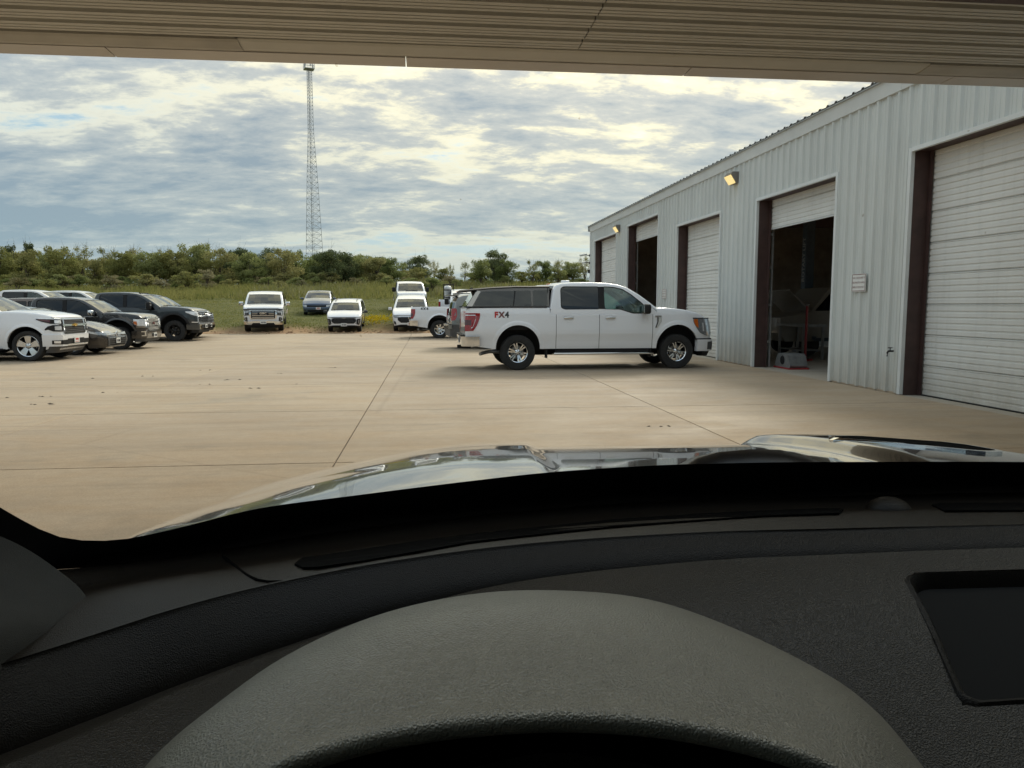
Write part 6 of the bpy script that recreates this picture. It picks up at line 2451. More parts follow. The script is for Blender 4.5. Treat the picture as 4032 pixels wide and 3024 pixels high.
def build_trees():
    olive = [make_tree(5.6, 6.6, 11 + i, 8200, .125, 'leaf_olive', .02, nb=26) for i in range(4)]
    green = [make_tree(6.0, 6.8, 31 + i, 8200, .125, 'leaf_green', .02, nb=26) for i in range(3)]
    dark = [make_tree(6.2, 6.8, 51 + i, 9000, .115, 'leaf_dark', .04, nb=26) for i in range(3)]
    airy = [make_tree(6.2, 5.2, 71 + i, 1500, .11, 'leaf_olive', .22, 1.0, 12) for i in range(3)]
    cedar = [make_tree(5.5, 2.6, 91, 3600, .10, 'leaf_dark', .02)]
    sets = dict(o=olive, g=green, d=dark, a=airy, c=cedar)
    desc = dict(o='olive-green', g='mid-green', d='dark green', a='thin, twiggy', c='dark conical')
    # (photo column, distance, scale, kind, height factor): the silhouette of the thicket from left to right
    row = [(-70, 96, 1.15, 'o', 1.0), (10, 104, 1.1, 'o', 1.0), (35, 112, 1.15, 'c', 1.05), (75, 114, 1.25, 'c', 1.05), (70, 98, 1.05, 'o', 1), (140, 96, 1.08, 'o', 1.0), (115, 106, .95, 'g', 1),
           (185, 104, 1.0, 'a', 1.05), (215, 99, .85, 'o', 1.0), (240, 106, 1.02, 'a', 1.0), (275, 98, .98, 'o', 1.0), (300, 108, 1.05, 'a', 1.0), (330, 97, 1.0, 'g', .95), (365, 106, 1.0, 'a', 1.02), (385, 98, 1.05, 'o', .97),
           (430, 101, 1.10, 'g', 1.05), (455, 109, 1.08, 'a', 1.05), (480, 99, 1.08, 'o', .98), (520, 104, 1.0, 'd', 1.0), (545, 98, .98, 'g', .95), (585, 102, 1.0, 'd', 1.0), (615, 98, 1.06, 'o', .98), (645, 104, 1.0, 'g', 1.0),
           (690, 106, .85, 'g', 1), (710, 92, .98, 'd', .90), (745, 96, .94, 'd', .90), (775, 98, .86, 'g', .92), (815, 97, .86, 'o', .92), (850, 100, .82, 'g', .9), (885, 128, .80, 'd', 1.0), (912, 130, .95, 'd', 1.0), (940, 120, .72, 'a', .95), (960, 104, .5, 'o', .9), (905, 98, .6, 'o', .8), (975, 100, .46, 'a', 1.1), (1005, 100, .50, 'a', 1.15),
           (1040, 86, .80, 'g', 1.05), (1068, 92, 1.0, 'd', 1.05), (1095, 90, .82, 'g', .95), (1150, 88, .78, 'a', 1.0), (1178, 92, .82, 'g', .95), (1205, 86, .80, 'a', 1.0), (1235, 90, .82, 'g', .92), (1262, 86, .86, 'a', 1.0), (1300, 90, .85, 'g', 1.0), (1360, 92, .9, 'o', 1.0), (1420, 95, .9, 'g', 1.0)]
    cnt = {}
    where = [(0, 'behind the left end of the parked row'), (300, 'above the black pickup'), (430, 'above the slate pickup'), (560, 'left of the lattice tower'), (700, 'at the foot of the lattice tower'), (860, 'above the small white crossover'), (1010, 'above the pickup on the grass'), (1130, 'above the black topper'), (1500, 'beside the far corner of the workshop'), (9999, 'beyond')]
    def spot(px):
        return next(w for lim, w in where if px <= lim) if px > 0 else 'at the left edge of the view'
    for i, (px, d, sc, kd, hz) in enumerate(row):
        ks = sets[kd]
        wh = spot(px)
        place_tree(ks[i % len(ks)], img_x(px, d), d, sc * (.80 if px < 1010 else .64), desc[kd] + ' tree in the thicket ' + wh, zs=hz)
    # second rank fills the gaps
    for i in range(40):
        px = -120 + i * 26 + random.uniform(-12, 12)
        d = random.uniform(118, 135)
        kd = 'ogdog'[i % 5]
        place_tree(sets[kd][i % len(sets[kd])], img_x(px, d), d, random.uniform(.72, .86) if px < 860 else .40, desc[kd] + ' tree deep in the thicket ' + spot(px), zs=.9)
    # brush at the foot of the trees
    bush = [make_tree(1.9, 3.4, 131 + i, 2400, .085, m, .0, nb=12) for i, m in enumerate(('leaf_olive', 'leaf_green', 'leaf_dry', 'leaf_green'))]
    for i in range(54):
        px = -100 + i * 25.5 + random.uniform(-12, 12)
        d = random.uniform(84, 97)
        if 860 < px < 1010:
            d = random.uniform(72, 88)
        place_tree(bush[i % 4], img_x(px, d), d, random.uniform(.5, 1.1), ('olive', 'green', 'dry tan', 'leafy green')[i % 4] + ' bush at the foot of the trees ' + spot(px), 'bush', 'brush along the foot of the trees', random.uniform(.8, 1.15), 'bush')


build_trees()


def blades(name, n, xr, yr, h0, h1, w, mat, seed, keep=None, lean=.35):
    r = np.random.default_rng(seed)
    x = r.uniform(*xr, n)
    # denser close by, thinner far off
    y = yr[0] + (yr[1] - yr[0]) * r.random(n) ** 1.25
    # clump
    k = np.sin(x * 1.7 + y * .6) + np.sin(y * 2.3 - x * .4) + r.normal(size=n) * .8
    ok = k > -.6
    if keep is not None:
        ok &= keep(x, y, r)
    x, y = x[ok], y[ok]
    n = len(x)
    z = terrain_z(x, y) - .02
    h = r.uniform(h0, h1, n) * (.8 + .25 * np.sin(x * .5) * np.cos(y * .43))
    a = r.uniform(0, math.pi, n)
    dx, dy = np.cos(a) * w, np.sin(a) * w
    lx, ly = r.normal(size=n) * lean * h, r.normal(size=n) * lean * h
    P = np.stack([np.stack([x - dx, y - dy, z], 1), np.stack([x + dx, y + dy, z], 1), np.stack([x + lx, y + ly, z + h], 1)], 1).reshape(-1, 3)
    me = bpy.data.meshes.new(name)
    me.vertices.add(n * 3)
    me.vertices.foreach_set('co', P.ravel())
    me.loops.add(n * 3)
    me.loops.foreach_set('vertex_index', np.arange(n * 3))
    me.polygons.add(n)
    me.polygons.foreach_set('loop_start', np.arange(0, n * 3, 3))
    me.materials.append(M[mat])
    me.update()
    me.validate()
    return link(name, me)


def build_grass():
    def verge(x, y, r):
        return r.random(len(x)) < smooth01((y - 41.2 + np.sin(x * .8) * 1.2) / 6.0)
    o = blades('grass', 210000, (-62, 26), (41.0, 92), .05, .17, .030, 'grass_blade', 5, verge)
    tag(o, 'mown green grass between the lot and the trees', 'grass', kind='stuff')
    o = blades('tall_grass', 90000, (-66, 28), (66, 97), .45, 1.05, .045, 'grass_blade', 6, lambda x, y, r: r.random(len(x)) < smooth01((y - 66) / 8))
    tag(o, 'tall pale grass along the edge of the brush', 'grass', kind='stuff')
    o = blades('weeds', 22000, (-66, 28), (70, 96), .6, 1.3, .05, 'weed_pale', 8, lambda x, y, r: (np.sin(x * .35) + np.sin(x * .11 + 2) + r.normal(size=len(x)) * .3) > .35)
    tag(o, 'pale seed-headed weeds in front of the brush', 'weeds', kind='stuff')
    # yellow wild flowers beside the white family SUV
    r = np.random.default_rng(3)
    n = 700
    p = np.stack([r.normal(-3.1, .55, n), r.normal(45.2, .8, n), np.zeros(n)], 1)
    p[:, 2] = terrain_z(p[:, 0], p[:, 1]) + r.uniform(.15, .45, n)
    me = leaf_mesh('wild_flowers', p, np.tile([0, 0, 1.0], (n, 1)), .045, 'flower_yellow', .9, 9)
    o = link('wild_flowers', me)
    tag(o, 'patch of yellow wild flowers beside the white family SUV', 'flowers', kind='stuff')
    # clods along the broken edge of the slab
    mb = MB()
    for k in range(420):
        x = r.uniform(-34, 6)
        y = 40.35 + abs(r.normal()) * .9
        s = r.uniform(.02, .085)
        z = float(terrain_z(x, y))
        v = [(x + r.uniform(-s, s) * 1.3, y + r.uniform(-s, s), z + (0 if i < 4 else s * r.uniform(.3, .8))) for i in range(8)]
        v = [(x - s, y - s, z - .02), (x + s, y - s, z - .02), (x + s, y + s, z - .02), (x - s, y + s, z - .02)] + [(x + q[0] * s * .6 + r.normal() * s * .15, y + q[1] * s * .6 + r.normal() * s * .15, z + s * r.uniform(.4, .8)) for q in ((-1, -1), (1, -1), (1, 1), (-1, 1))]
        mb.add(v, [(0, 1, 5, 4), (1, 2, 6, 5), (2, 3, 7, 6), (3, 0, 4, 7), (4, 5, 6, 7)])
    o = mb.build('dirt_clods', 'ground', smooth=60)
    tag(o, 'crumbled dirt clods along the edge of the concrete', 'dirt', kind='stuff')


build_grass()


# ------------------------------------------------------------------ lattice tower
def build_tower():
    D = 165.0
    x = img_x(683, D)
    z0 = float(terrain_z(x, D))
    t = empty('lattice_tower', (x, D, z0), R(17))
    tag(t, 'tall grey steel lattice tower with a small platform on top', 'tower')
    H = 49.6 - z0
    levels = 46
    zs = [0]
    # panel height shrinks with height
    hs = np.linspace(2.2, .72, levels)
    hs = hs / hs.sum() * H
    zs = np.concatenate([[0], np.cumsum(hs)])

    def half(z):
        f = z / H
        return float(np.interp(f, [0, .5, .72, 1], [2.05, 1.12, .58, .50]))
    ang = [R(90), R(210), R(330)]
    P = lambda k, z: Vector((math.cos(ang[k]) * half(z) * 1.12, math.sin(ang[k]) * half(z) * 1.12, z))
    for k in range(3):
        MB().tube([P(k, z) for z in zs[::3]] + [P(k, zs[-1])], .045, 6).build('leg', 'tower_steel', t)
    for k in range(3):
        k2 = (k + 1) % 3
        hb, db = MB(), MB()
        for i in range(levels):
            a, b = zs[i], zs[i + 1]
            w = .034 if i < 24 else .028
            hb.bar(P(k, b), P(k2, b), w)
            db.bar(P(k, a), P(k2, b), w)
            db.bar(P(k2, a), P(k, b), w)
        hb.build('horizontal_braces', 'tower_steel', t)
        db.build('diagonal_braces', 'tower_steel', t)
    mb = MB()
    for z in np.arange(.5, H, .45):
        mb.bar((.14, .1, z), (-.14, .1, z), .03)
    mb.bar((.14, .1, 0), (.14, .1, H), .04)
    mb.bar((-.14, .1, 0), (-.14, .1, H), .04)
    mb.build('ladder', 'tower_steel', t)
    mb = MB()
    W = 1.0
    mb.bbox((-W, -W, H), (W, W, H + .09))
    for a, b in (((-W, -W), (W, -W)), ((W, -W), (W, W)), ((W, W), (-W, W)), ((-W, W), (-W, -W))):
        for z in (H + .55, H + 1.1):
            mb.bar((*a, z), (*b, z), .035)
        for f in (0, .25, .5, .75):
            px, py = a[0] + (b[0] - a[0]) * f, a[1] + (b[1] - a[1]) * f
            mb.bar((px, py, H), (px, py, H + 1.1), .035)
    mb.build('platform', 'tower_steel', t)
    mb = MB()
    for px, py in ((-.85, -.85), (.2, -.9), (.8, .7), (-.7, .85)):
        mb.bbox((px - .09, py - .06, H + .5), (px + .09, py + .06, H + 1.45))
    mb.build('antenna', 'steel_grey', t)


build_tower()

# dried mud and leaf litter on the slabs
def build_litter():
    r = np.random.default_rng(21)
    spots = [(-7.2, 13.2), (-6.3, 13.4), (-5.9, 12.3), (-5.4, 13.9), (-4.3, 15.1), (-3.1, 14.3), (-6.9, 16.6), (-6.0, 17.0), (-4.1, 16.0), (-3.6, 17.4), (-5.2, 18.5), (-2.4, 18.9), (-2.6, 15.0), (-8.1, 13.8), (2.9, 9.2)]
    for k, (x, y) in enumerate(spots):
        mb = MB()
        for q in range(2 + k % 3):
            s = r.uniform(.010, .032)
            cx, cy = r.normal() * .13, r.normal() * .04
            pts = [(cx + math.cos(a) * s * r.uniform(.7, 1.8), cy + math.sin(a) * s * r.uniform(.6, 1.1), .001) for a in np.linspace(0, 5.2, 6)]
            mb.add(pts + [(cx, cy, s * .5)], [(i, (i + 1) % 6, 6) for i in range(6)])
        o = mb.build('mud_scrap', 'bark')
        o.location = (x, y, .001)
        tag(o, 'scrap of dark dried mud lying on the concrete left of the open lot', 'mud', 'mud scraps on the concrete')


build_litter()

# ------------------------------------------------------------------ the truck the camera sits in
# (u right, v forward, z up) from the driver's seat, measured in the cab
CAR_ROWS = {
    'A': [(-0.4753, 0.62, 1.4215), (-0.4649, 0.66, 1.379), (-0.4593, 0.73, 1.3281), (-0.4507, 0.8, 1.2766), (-0.4323, 0.825, 1.2537), (-0.4086, 0.845, 1.2429), (-0.3777, 0.865, 1.2387), (-0.325, 0.89, 1.2443), (-0.2476, 0.92, 1.2564), (-0.1417, 0.955, 1.2613), (-0.0014, 0.985, 1.2701), (0.1164, 1.0, 1.2781), (0.2511, 1.01, 1.283), (0.384, 1.02, 1.283), (0.5099, 1.02, 1.2827), (0.7966, 1.02, 1.2789), (1.0488, 1.0, 1.2743)],
    'B': [(-0.4802, 0.58, 1.3859), (-0.4693, 0.63, 1.33), (-0.4712, 0.74, 1.2443), (-0.4462, 0.82, 1.2175), (-0.4176, 0.86, 1.2063), (-0.3796, 0.89, 1.2016), (-0.2998, 0.94, 1.1979), (-0.1841, 0.99, 1.201), (-0.0648, 1.02, 1.2057), (0.1637, 1.06, 1.2123), (0.3355, 1.07, 1.2163), (0.5138, 1.08, 1.2156), (0.6926, 1.08, 1.217), (0.847, 1.08, 1.2173), (1.1157, 1.06, 1.2209)],
    'B1': [(-0.4939, 0.6, 1.2621), (-0.4674, 0.68, 1.2215), (-0.4328, 0.76, 1.2125), (-0.3547, 0.83, 1.2066), (-0.2812, 0.88, 1.205), (-0.1723, 0.925, 1.2089), (-0.0605, 0.95, 1.2144), (0.1515, 0.98, 1.2239), (0.3107, 0.99, 1.2279), (0.4762, 1.0, 1.2276), (0.6418, 1.0, 1.2281), (0.7849, 1.0, 1.2283), (1.0324, 0.98, 1.232)],
    'B2': [(-0.4454, 0.53, 1.2538), (-0.4242, 0.62, 1.2246), (-0.3832, 0.7, 1.2217), (-0.3122, 0.75, 1.2229), (-0.2434, 0.79, 1.2235), (-0.1439, 0.825, 1.2277), (-0.0436, 0.845, 1.2334), (0.1346, 0.87, 1.2415), (0.2764, 0.88, 1.2456), (0.4243, 0.89, 1.2459), (0.5719, 0.89, 1.2468), (0.6994, 0.89, 1.2469), (0.9282, 0.88, 1.2481)],
    'C': [(-0.3941, 0.46, 1.2605), (-0.3747, 0.55, 1.2341), (-0.3165, 0.63, 1.228), (-0.2514, 0.68, 1.2329), (-0.1787, 0.72, 1.2379), (-0.0708, 0.745, 1.2485), (0.0707, 0.77, 1.2558), (0.2469, 0.785, 1.2593), (0.4033, 0.79, 1.2595), (0.6298, 0.8, 1.257), (0.8454, 0.8, 1.2552)],
    'C2': [(-0.3906, 0.455, 1.2545), (-0.3686, 0.54, 1.2294), (-0.3119, 0.62, 1.2244), (-0.2472, 0.668, 1.2304), (-0.1757, 0.707, 1.2354), (-0.0697, 0.732, 1.2464), (0.0695, 0.757, 1.2536), (0.243, 0.772, 1.2577), (0.3974, 0.778, 1.2575), (0.6199, 0.787, 1.2557), (0.8353, 0.79, 1.2529)],
    'G': [(-0.3848, 0.44, 1.212), (-0.3556, 0.515, 1.1856), (-0.2976, 0.585, 1.1807), (-0.2376, 0.635, 1.1834), (-0.1687, 0.672, 1.1929), (-0.0673, 0.7, 1.2124), (0.0669, 0.728, 1.2258), (0.2353, 0.745, 1.2331), (0.3854, 0.752, 1.2352), (0.6023, 0.762, 1.2343), (0.8117, 0.765, 1.2319)],
    'D0': [(-0.3712, 0.42, 1.2088), (-0.3456, 0.495, 1.1851), (-0.2879, 0.565, 1.1824), (-0.2303, 0.615, 1.1894), (-0.1638, 0.652, 1.1999), (-0.0659, 0.685, 1.2186), (0.0563, 0.71, 1.2351), (0.2298, 0.728, 1.2435), (0.3766, 0.735, 1.2451), (0.5886, 0.745, 1.2447), (0.7932, 0.748, 1.243)],
    'D': [(-0.3631, 0.41, 1.2077), (-0.3393, 0.485, 1.182), (-0.2741, 0.55, 1.1834), (-0.2177, 0.6, 1.1909), (-0.1526, 0.638, 1.202), (-0.0647, 0.672, 1.2191), (0.0553, 0.698, 1.2364), (0.2268, 0.718, 1.2441), (0.3716, 0.725, 1.2457), (0.5809, 0.735, 1.2452), (0.7829, 0.738, 1.2434)],
    'P1': [(-0.3482, 0.39, 1.1911), (-0.3175, 0.45, 1.1693), (-0.2363, 0.5, 1.1704), (-0.1808, 0.55, 1.1817), (-0.1137, 0.595, 1.1959), (-0.0414, 0.63, 1.2086), (0.0717, 0.645, 1.2196), (0.208, 0.655, 1.2202), (0.3415, 0.662, 1.2182), (0.5333, 0.67, 1.2144), (0.7181, 0.672, 1.2134)],
    'P2': [(-0.3337, 0.37, 1.1698), (-0.2994, 0.42, 1.1491), (-0.2154, 0.45, 1.149), (-0.1544, 0.48, 1.1545), (-0.0831, 0.53, 1.1577), (-0.02, 0.56, 1.1659), (0.0717, 0.575, 1.1768), (0.207, 0.585, 1.1744), (0.3289, 0.592, 1.1705), (0.4833, 0.6, 1.1651), (0.6544, 0.605, 1.1609)],
    'P3': [(-0.313, 0.34, 1.1262), (-0.2766, 0.38, 1.1038), (-0.1958, 0.4, 1.1048), (-0.1361, 0.43, 1.1009), (-0.0624, 0.46, 1.1007), (-0.0025, 0.49, 1.1058), (0.0795, 0.5, 1.1112), (0.2006, 0.51, 1.1157), (0.3087, 0.515, 1.1144), (0.4258, 0.52, 1.1129), (0.5773, 0.525, 1.1103)],
    'E': [(-0.2305, 0.487, 1.1709), (-0.216, 0.512, 1.1835), (-0.196, 0.537, 1.1949), (-0.1466, 0.582, 1.2189), (-0.0792, 0.622, 1.2357), (-0.0016, 0.648, 1.2431), (0.0769, 0.655, 1.2431), (0.1652, 0.655, 1.2322), (0.242, 0.63, 1.2103), (0.3098, 0.595, 1.181), (0.3383, 0.572, 1.1602), (0.3529, 0.552, 1.1408), (0.3689, 0.53, 1.1142)],
    'F': [(-0.1355, 0.4, 1.2273), (-0.1192, 0.405, 1.2381), (-0.0999, 0.41, 1.2455), (-0.0754, 0.417, 1.2491), (-0.0472, 0.423, 1.2523), (-0.0016, 0.43, 1.254), (0.0599, 0.435, 1.2524), (0.1163, 0.433, 1.2479), (0.1606, 0.428, 1.2409), (0.1928, 0.422, 1.2338), (0.2136, 0.417, 1.2273), (0.2313, 0.412, 1.2186), (0.2491, 0.407, 1.2052)],
    'S': [(-0.5105, 0.72, 1.3248), (-0.4492, 0.75, 1.2782), (-0.4256, 0.76, 1.2582), (-0.4003, 0.76, 1.2378), (-0.3776, 0.75, 1.2245), (-0.3585, 0.73, 1.2155), (-0.3485, 0.715, 1.2078), (-0.3428, 0.695, 1.2028), (-0.3419, 0.67, 1.1998), (-0.3472, 0.6, 1.1856), (-0.3601, 0.55, 1.1671)],
    'T1': [(-0.4913, 0.66, 1.3259), (-0.4443, 0.7, 1.2797), (-0.4231, 0.71, 1.2606), (-0.3995, 0.71, 1.2437), (-0.3816, 0.7, 1.2348), (-0.3635, 0.68, 1.2294), (-0.3537, 0.665, 1.2248), (-0.3502, 0.65, 1.22), (-0.3498, 0.63, 1.217), (-0.3504, 0.565, 1.2011), (-0.3651, 0.52, 1.1828)],
    'T2': [(-0.4563, 0.58, 1.3264), (-0.4167, 0.61, 1.2861), (-0.4032, 0.62, 1.2687), (-0.3861, 0.62, 1.2566), (-0.3623, 0.6, 1.251), (-0.353, 0.58, 1.2429), (-0.3488, 0.55, 1.2375), (-0.3429, 0.5, 1.2271), (-0.3581, 0.47, 1.2053)],
    'T3': [(-0.4065, 0.48, 1.3336), (-0.3776, 0.5, 1.3008), (-0.3714, 0.51, 1.2869), (-0.3604, 0.51, 1.277), (-0.3486, 0.5, 1.2687), (-0.3385, 0.48, 1.2628), (-0.3361, 0.46, 1.2585), (-0.3315, 0.43, 1.2445), (-0.3392, 0.4, 1.2273)],
    'slot': [(-0.1777, 0.7867, 1.2297), (-0.1763, 0.8164, 1.2261), (-0.1147, 0.8326, 1.2293), (-0.0542, 0.8481, 1.2321), (0.0091, 0.8697, 1.2329), (0.0808, 0.8811, 1.2359), (0.1782, 0.8954, 1.239), (0.2852, 0.908, 1.241), (0.3808, 0.9263, 1.239), (0.4661, 0.9332, 1.2387), (0.4807, 0.9174, 1.2415), (0.4517, 0.8727, 1.2485), (0.358, 0.8702, 1.248), (0.2671, 0.8499, 1.2499), (0.1657, 0.8321, 1.2488), (0.0742, 0.8093, 1.2486), (0.0083, 0.7962, 1.2458), (-0.0489, 0.7634, 1.2472), (-0.1034, 0.7488, 1.2437), (-0.1441, 0.7459, 1.2389), (-0.1621, 0.7557, 1.2354)],
    'slot2': [(0.6179, 0.9504, 1.2364), (0.6395, 0.9658, 1.2338), (0.7474, 0.9517, 1.2364), (0.9145, 0.9293, 1.2401), (0.8479, 0.8607, 1.25), (0.6834, 0.8694, 1.2493), (0.5865, 0.876, 1.2486)],
    'screen': [(0.4368, 0.698, 1.2253), (0.4521, 0.705, 1.2313), (0.5609, 0.708, 1.2354), (0.7567, 0.712, 1.2383), (0.6516, 0.602, 1.1583), (0.481, 0.597, 1.1642), (0.4396, 0.594, 1.1668), (0.4296, 0.598, 1.1721)],
}
SEAM_ROW = [(-0.2893, 0.9063, 1.2019), (-0.254, 0.8333, 1.2152), (-0.2187, 0.7614, 1.2284), (-0.1927, 0.7231, 1.2357), (-0.1703, 0.721, 1.236)]


def grain_material(name, c, rough, gscale, gstr, var=.1, spec=.5):
    m, nt, b = new_mat(name)
    v = vec_scaled(nt, 'Object')
    vo = nd(nt, 'ShaderNodeTexVoronoi', feature='SMOOTH_F1')
    wob = nd(nt, 'ShaderNodeVectorMath', operation='ADD')
    nn = nd(nt, 'ShaderNodeTexNoise')
    nt.links.new(v, nn.inputs['Vector'])
    nn.inputs['Scale'].default_value = gscale * .6
    sc = nd(nt, 'ShaderNodeVectorMath', operation='SCALE')
    nt.links.new(nn.outputs['Color'], sc.inputs[0])
    sc.inputs[3].default_value = .9 / gscale
    nt.links.new(v, wob.inputs[0])
    nt.links.new(sc.outputs[0], wob.inputs[1])
    nt.links.new(wob.outputs[0], vo.inputs['Vector'])
    vo.inputs['Scale'].default_value = gscale
    bn = nd(nt, 'ShaderNodeBump')
    bn.inputs['Strength'].default_value = gstr
    bn.inputs['Distance'].default_value = .0012
    nt.links.new(vo.outputs['Distance'], bn.inputs['Height'])
    nt.links.new(bn.outputs[0], b.inputs['Normal'])
    n = noise_node(nt, v, 30, 4, .6)
    base = ramp_node(nt, n, [(.3, tuple(x * (1 - var) for x in c)), (.7, tuple(x * (1 + var) for x in c))])
    nt.links.new(mix_node(nt, ramp_node(nt, vo.outputs['Distance'], [(0.1, (0, 0, 0)), (.6, (.35, .35, .35))]), base, tuple(x * 1.5 for x in c)), b.inputs['Base Color'])
    b.inputs['Roughness'].default_value = rough
    b.inputs['Specular IOR Level'].default_value = spec
    return m


grain_material('dash_dark', (0.0075, 0.0058, 0.0040), .40, 1000, .5, spec=.26)
grain_material('dash_pad', (0.025, 0.0213, 0.0158), .36, 850, .65, spec=.45)
grain_material('brow_pad', (0.225, 0.212, 0.172), .30, 700, .9, spec=1.0)
grain_material('pillar_cloth', (0.048, 0.048, 0.044), .9, 1100, .5, spec=.2)
basic('frit_black', (0.004, 0.004, 0.0045), .35, 0, .1)
basic('vent_black', (0.002, 0.002, 0.002), .9, 0, .1, spec=.05)
basic('screen_black', (0.006, 0.0065, 0.0065), .6, 0, .1, spec=.15)
basic('headliner', (0.10, 0.098, 0.092), .9, 0, .06)
paint('hood_black', (0.012, 0.012, 0.013), rough=.2, dirt=0.0)
M['hood_black'].node_tree.nodes['Principled BSDF'].inputs['Coat IOR'].default_value = 1.62


def resample(pts, n):
    a = np.array(pts, float)
    # smooth through a Catmull-Rom style dense pass, then even arc length
    dense = []
    m = len(a)
    for i in range(m - 1):
        p0, p1, p2, p3 = a[max(i - 1, 0)], a[i], a[i + 1], a[min(i + 2, m - 1)]
        for t in np.linspace(0, 1, 12, endpoint=False):
            dense.append(.5 * ((2 * p1) + (-p0 + p2) * t + (2 * p0 - 5 * p1 + 4 * p2 - p3) * t * t + (-p0 + 3 * p1 - 3 * p2 + p3) * t ** 3))
    dense.append(a[-1])
    d = np.array(dense)
    s = np.concatenate([[0], np.cumsum(np.linalg.norm(np.diff(d, axis=0), axis=1))])
    q = np.linspace(0, s[-1], n)
    return np.stack([np.interp(q, s, d[:, k]) for k in range(3)], 1)


def build_own_truck():
    T = empty('pickup_truck', (0, 0, 0), R(-2.5))
    tag(T, 'black pickup the view is taken from, its dashboard and glossy hood in the foreground', 'pickup')
    CR = CAR_ROWS

    def loft(name, rows, mat, n=90, sub=0, smooth=60, back=None):
        rs = [resample(CR[r] if isinstance(r, str) else r, n) for r in rows]
        if sub:
            out = []
            m = len(rs)
            for i in range(m - 1):
                p0, p1, p2, p3 = rs[max(i - 1, 0)], rs[i], rs[i + 1], rs[min(i + 2, m - 1)]
                for t in np.linspace(0, 1, sub, endpoint=False):
                    out.append(.5 * ((2 * p1) + (-p0 + p2) * t + (2 * p0 - 5 * p1 + 4 * p2 - p3) * t * t + (-p0 + 3 * p1 - 3 * p2 + p3) * t ** 3))
            out.append(rs[-1])
            rs = out
        mb = MB()
        mb.grid([[tuple(p) for p in r] for r in rs])
        return mb.build(name, mat, T, smooth=smooth)
    # dashboard top, step and driver-side pad
    low = [(p[0], p[1] + .02, p[2] - .06) for p in CR['B']]
    Gd = [(p[0], p[1] + .004, p[2] - .05) for p in CR['G']]
    dash = loft('dashboard', [low, 'B', 'B1', 'B2', 'C', 'C2', 'G', Gd], 'dash_dark', sub=5)
    G2 = [(p[0], p[1] + .02, p[2] - .008) for p in CR['G']]
    scr = [(q[0], q[1]) for q in CR['screen']]

    def inside(x, y):
        c = False
        for i in range(len(scr)):
            (x1, y1), (x2, y2) = scr[i - 1], scr[i]
            if (y1 > y) != (y2 > y) and x < (x2 - x1) * (y - y1) / (y2 - y1) + x1:
                c = not c
        return c
    pad = loft('dash_pad', [G2, 'D0', 'D', 'P1', 'P2', 'P3'], 'dash_pad', n=190, sub=12)
    bm = bmesh.new()
    bm.from_mesh(pad.data)
    padv = np.array([v.co[:] for v in bm.verts])
    bmesh.ops.delete(bm, geom=[f for f in bm.faces if any(inside(v.co.x, v.co.y) for v in f.verts)], context='FACES')
    bm.to_mesh(pad.data)
    bm.free()

    def pad_z(x, y):
        d = (padv[:, 0] - x) ** 2 + (padv[:, 1] - y) ** 2
        k = np.argsort(d)[:4]
        w = 1 / (d[k] + 1e-7)
        return float((padv[k, 2] * w).sum() / w.sum())
    # instrument brow
    E_, F_ = np.array(resample(CR['E'], 60)), np.array(resample(CR['F'], 60))
    rows = [E_ + np.array([0, .012, -.035]), E_ + np.array([0, 0.0, -.004])]
    for t in (.06, .2, .4, .6, .8, .93):
        rows.append(E_ * (1 - t) + F_ * t + np.array([0, 0, (.022 * math.sin(math.pi * min(1, t * 1.05)) + .004)]))
    rows.append(F_ + np.array([0, 0, .001]))
    rows.append(F_ + np.array([0, .004, -.012]))
    rows.append(F_ + np.array([0, .03, -.022]))
    brow = loft('instrument_brow', rows, 'brow_pad', n=60, sub=3, smooth=70)
    # dark recess under the brow
    c = F_.mean(0)
    lo = []
    for p in F_:
        lo.append((p[0] + (c[0] - p[0]) * .04, p[1] + .03, p[2] - .022))
    mid = [(p[0], p[1] + .09, p[2] - .06) for p in lo]
    end = [(p[0], p[1] + .06, p[2] - .16) for p in lo]
    loft('instrument_panel', [lo, mid, end], 'vent_black', n=60)
    mb = MB()
    mb.bbox((-.35, .36, .9), (.5, .37, 1.06))
    mb.build('column_cover', 'vent_black', T)
    dv = np.array([v.co[:] for v in dash.data.vertices])
    dv = dv[(dv[:, 2] > 1.19)]

    def dash_z(x, y):
        d = (dv[:, 0] - x) ** 2 + (dv[:, 1] - y) ** 2
        k = np.argsort(d)[:4]
        w = 1 / (d[k] + 1e-7)
        return float((dv[k, 2] * w).sum() / w.sum())
    # defroster slots: black plates laid on the dash in place of shaded openings
    for key in ('slot', 'slot2'):
        p = CR[key]
        mb = MB()
        n = len(p)
        mb.prism([(q[0], q[1]) for q in p], lambda x, y: (x, y, dash_z(x, y) + .0022), lambda x, y: (x, y, dash_z(x, y) - .012))
        s = mb.build('defroster_slot', 'vent_black', T, recalc=True)
    # seam of the speaker cover
    mb = MB().tube([(q[0], q[1], q[2] + .001) for q in resample(SEAM_ROW, 14)], .0016, 5)
    mb.build('cover_seam', 'vent_black', T)
    # light sensor dome
    mb = MB()
    rows = []
    for r, z in ((.030, -.004), (.028, .003), (.022, .010), (.012, .0145), (.001, .016)):
        rows.append([(.5445 + r * 1.0 * math.cos(a), .925 + r * .8 * math.sin(a), 1.240 + z) for a in np.linspace(0, 2 * math.pi, 21)])
    mb.grid(rows)
    mb.build('light_sensor', 'dash_dark', T, smooth=60)
    # centre display set into the pad
    ring = poly_round(scr, .012, 3)
    fine = []
    for i in range(len(ring)):
        q0, q1 = Vector(ring[i - 1]), Vector(ring[i])
        m = max(1, int((q1 - q0).length / .008))
        for t in range(m):
            q = q0 + (q1 - q0) * t / m
            fine.append((q.x, q.y))
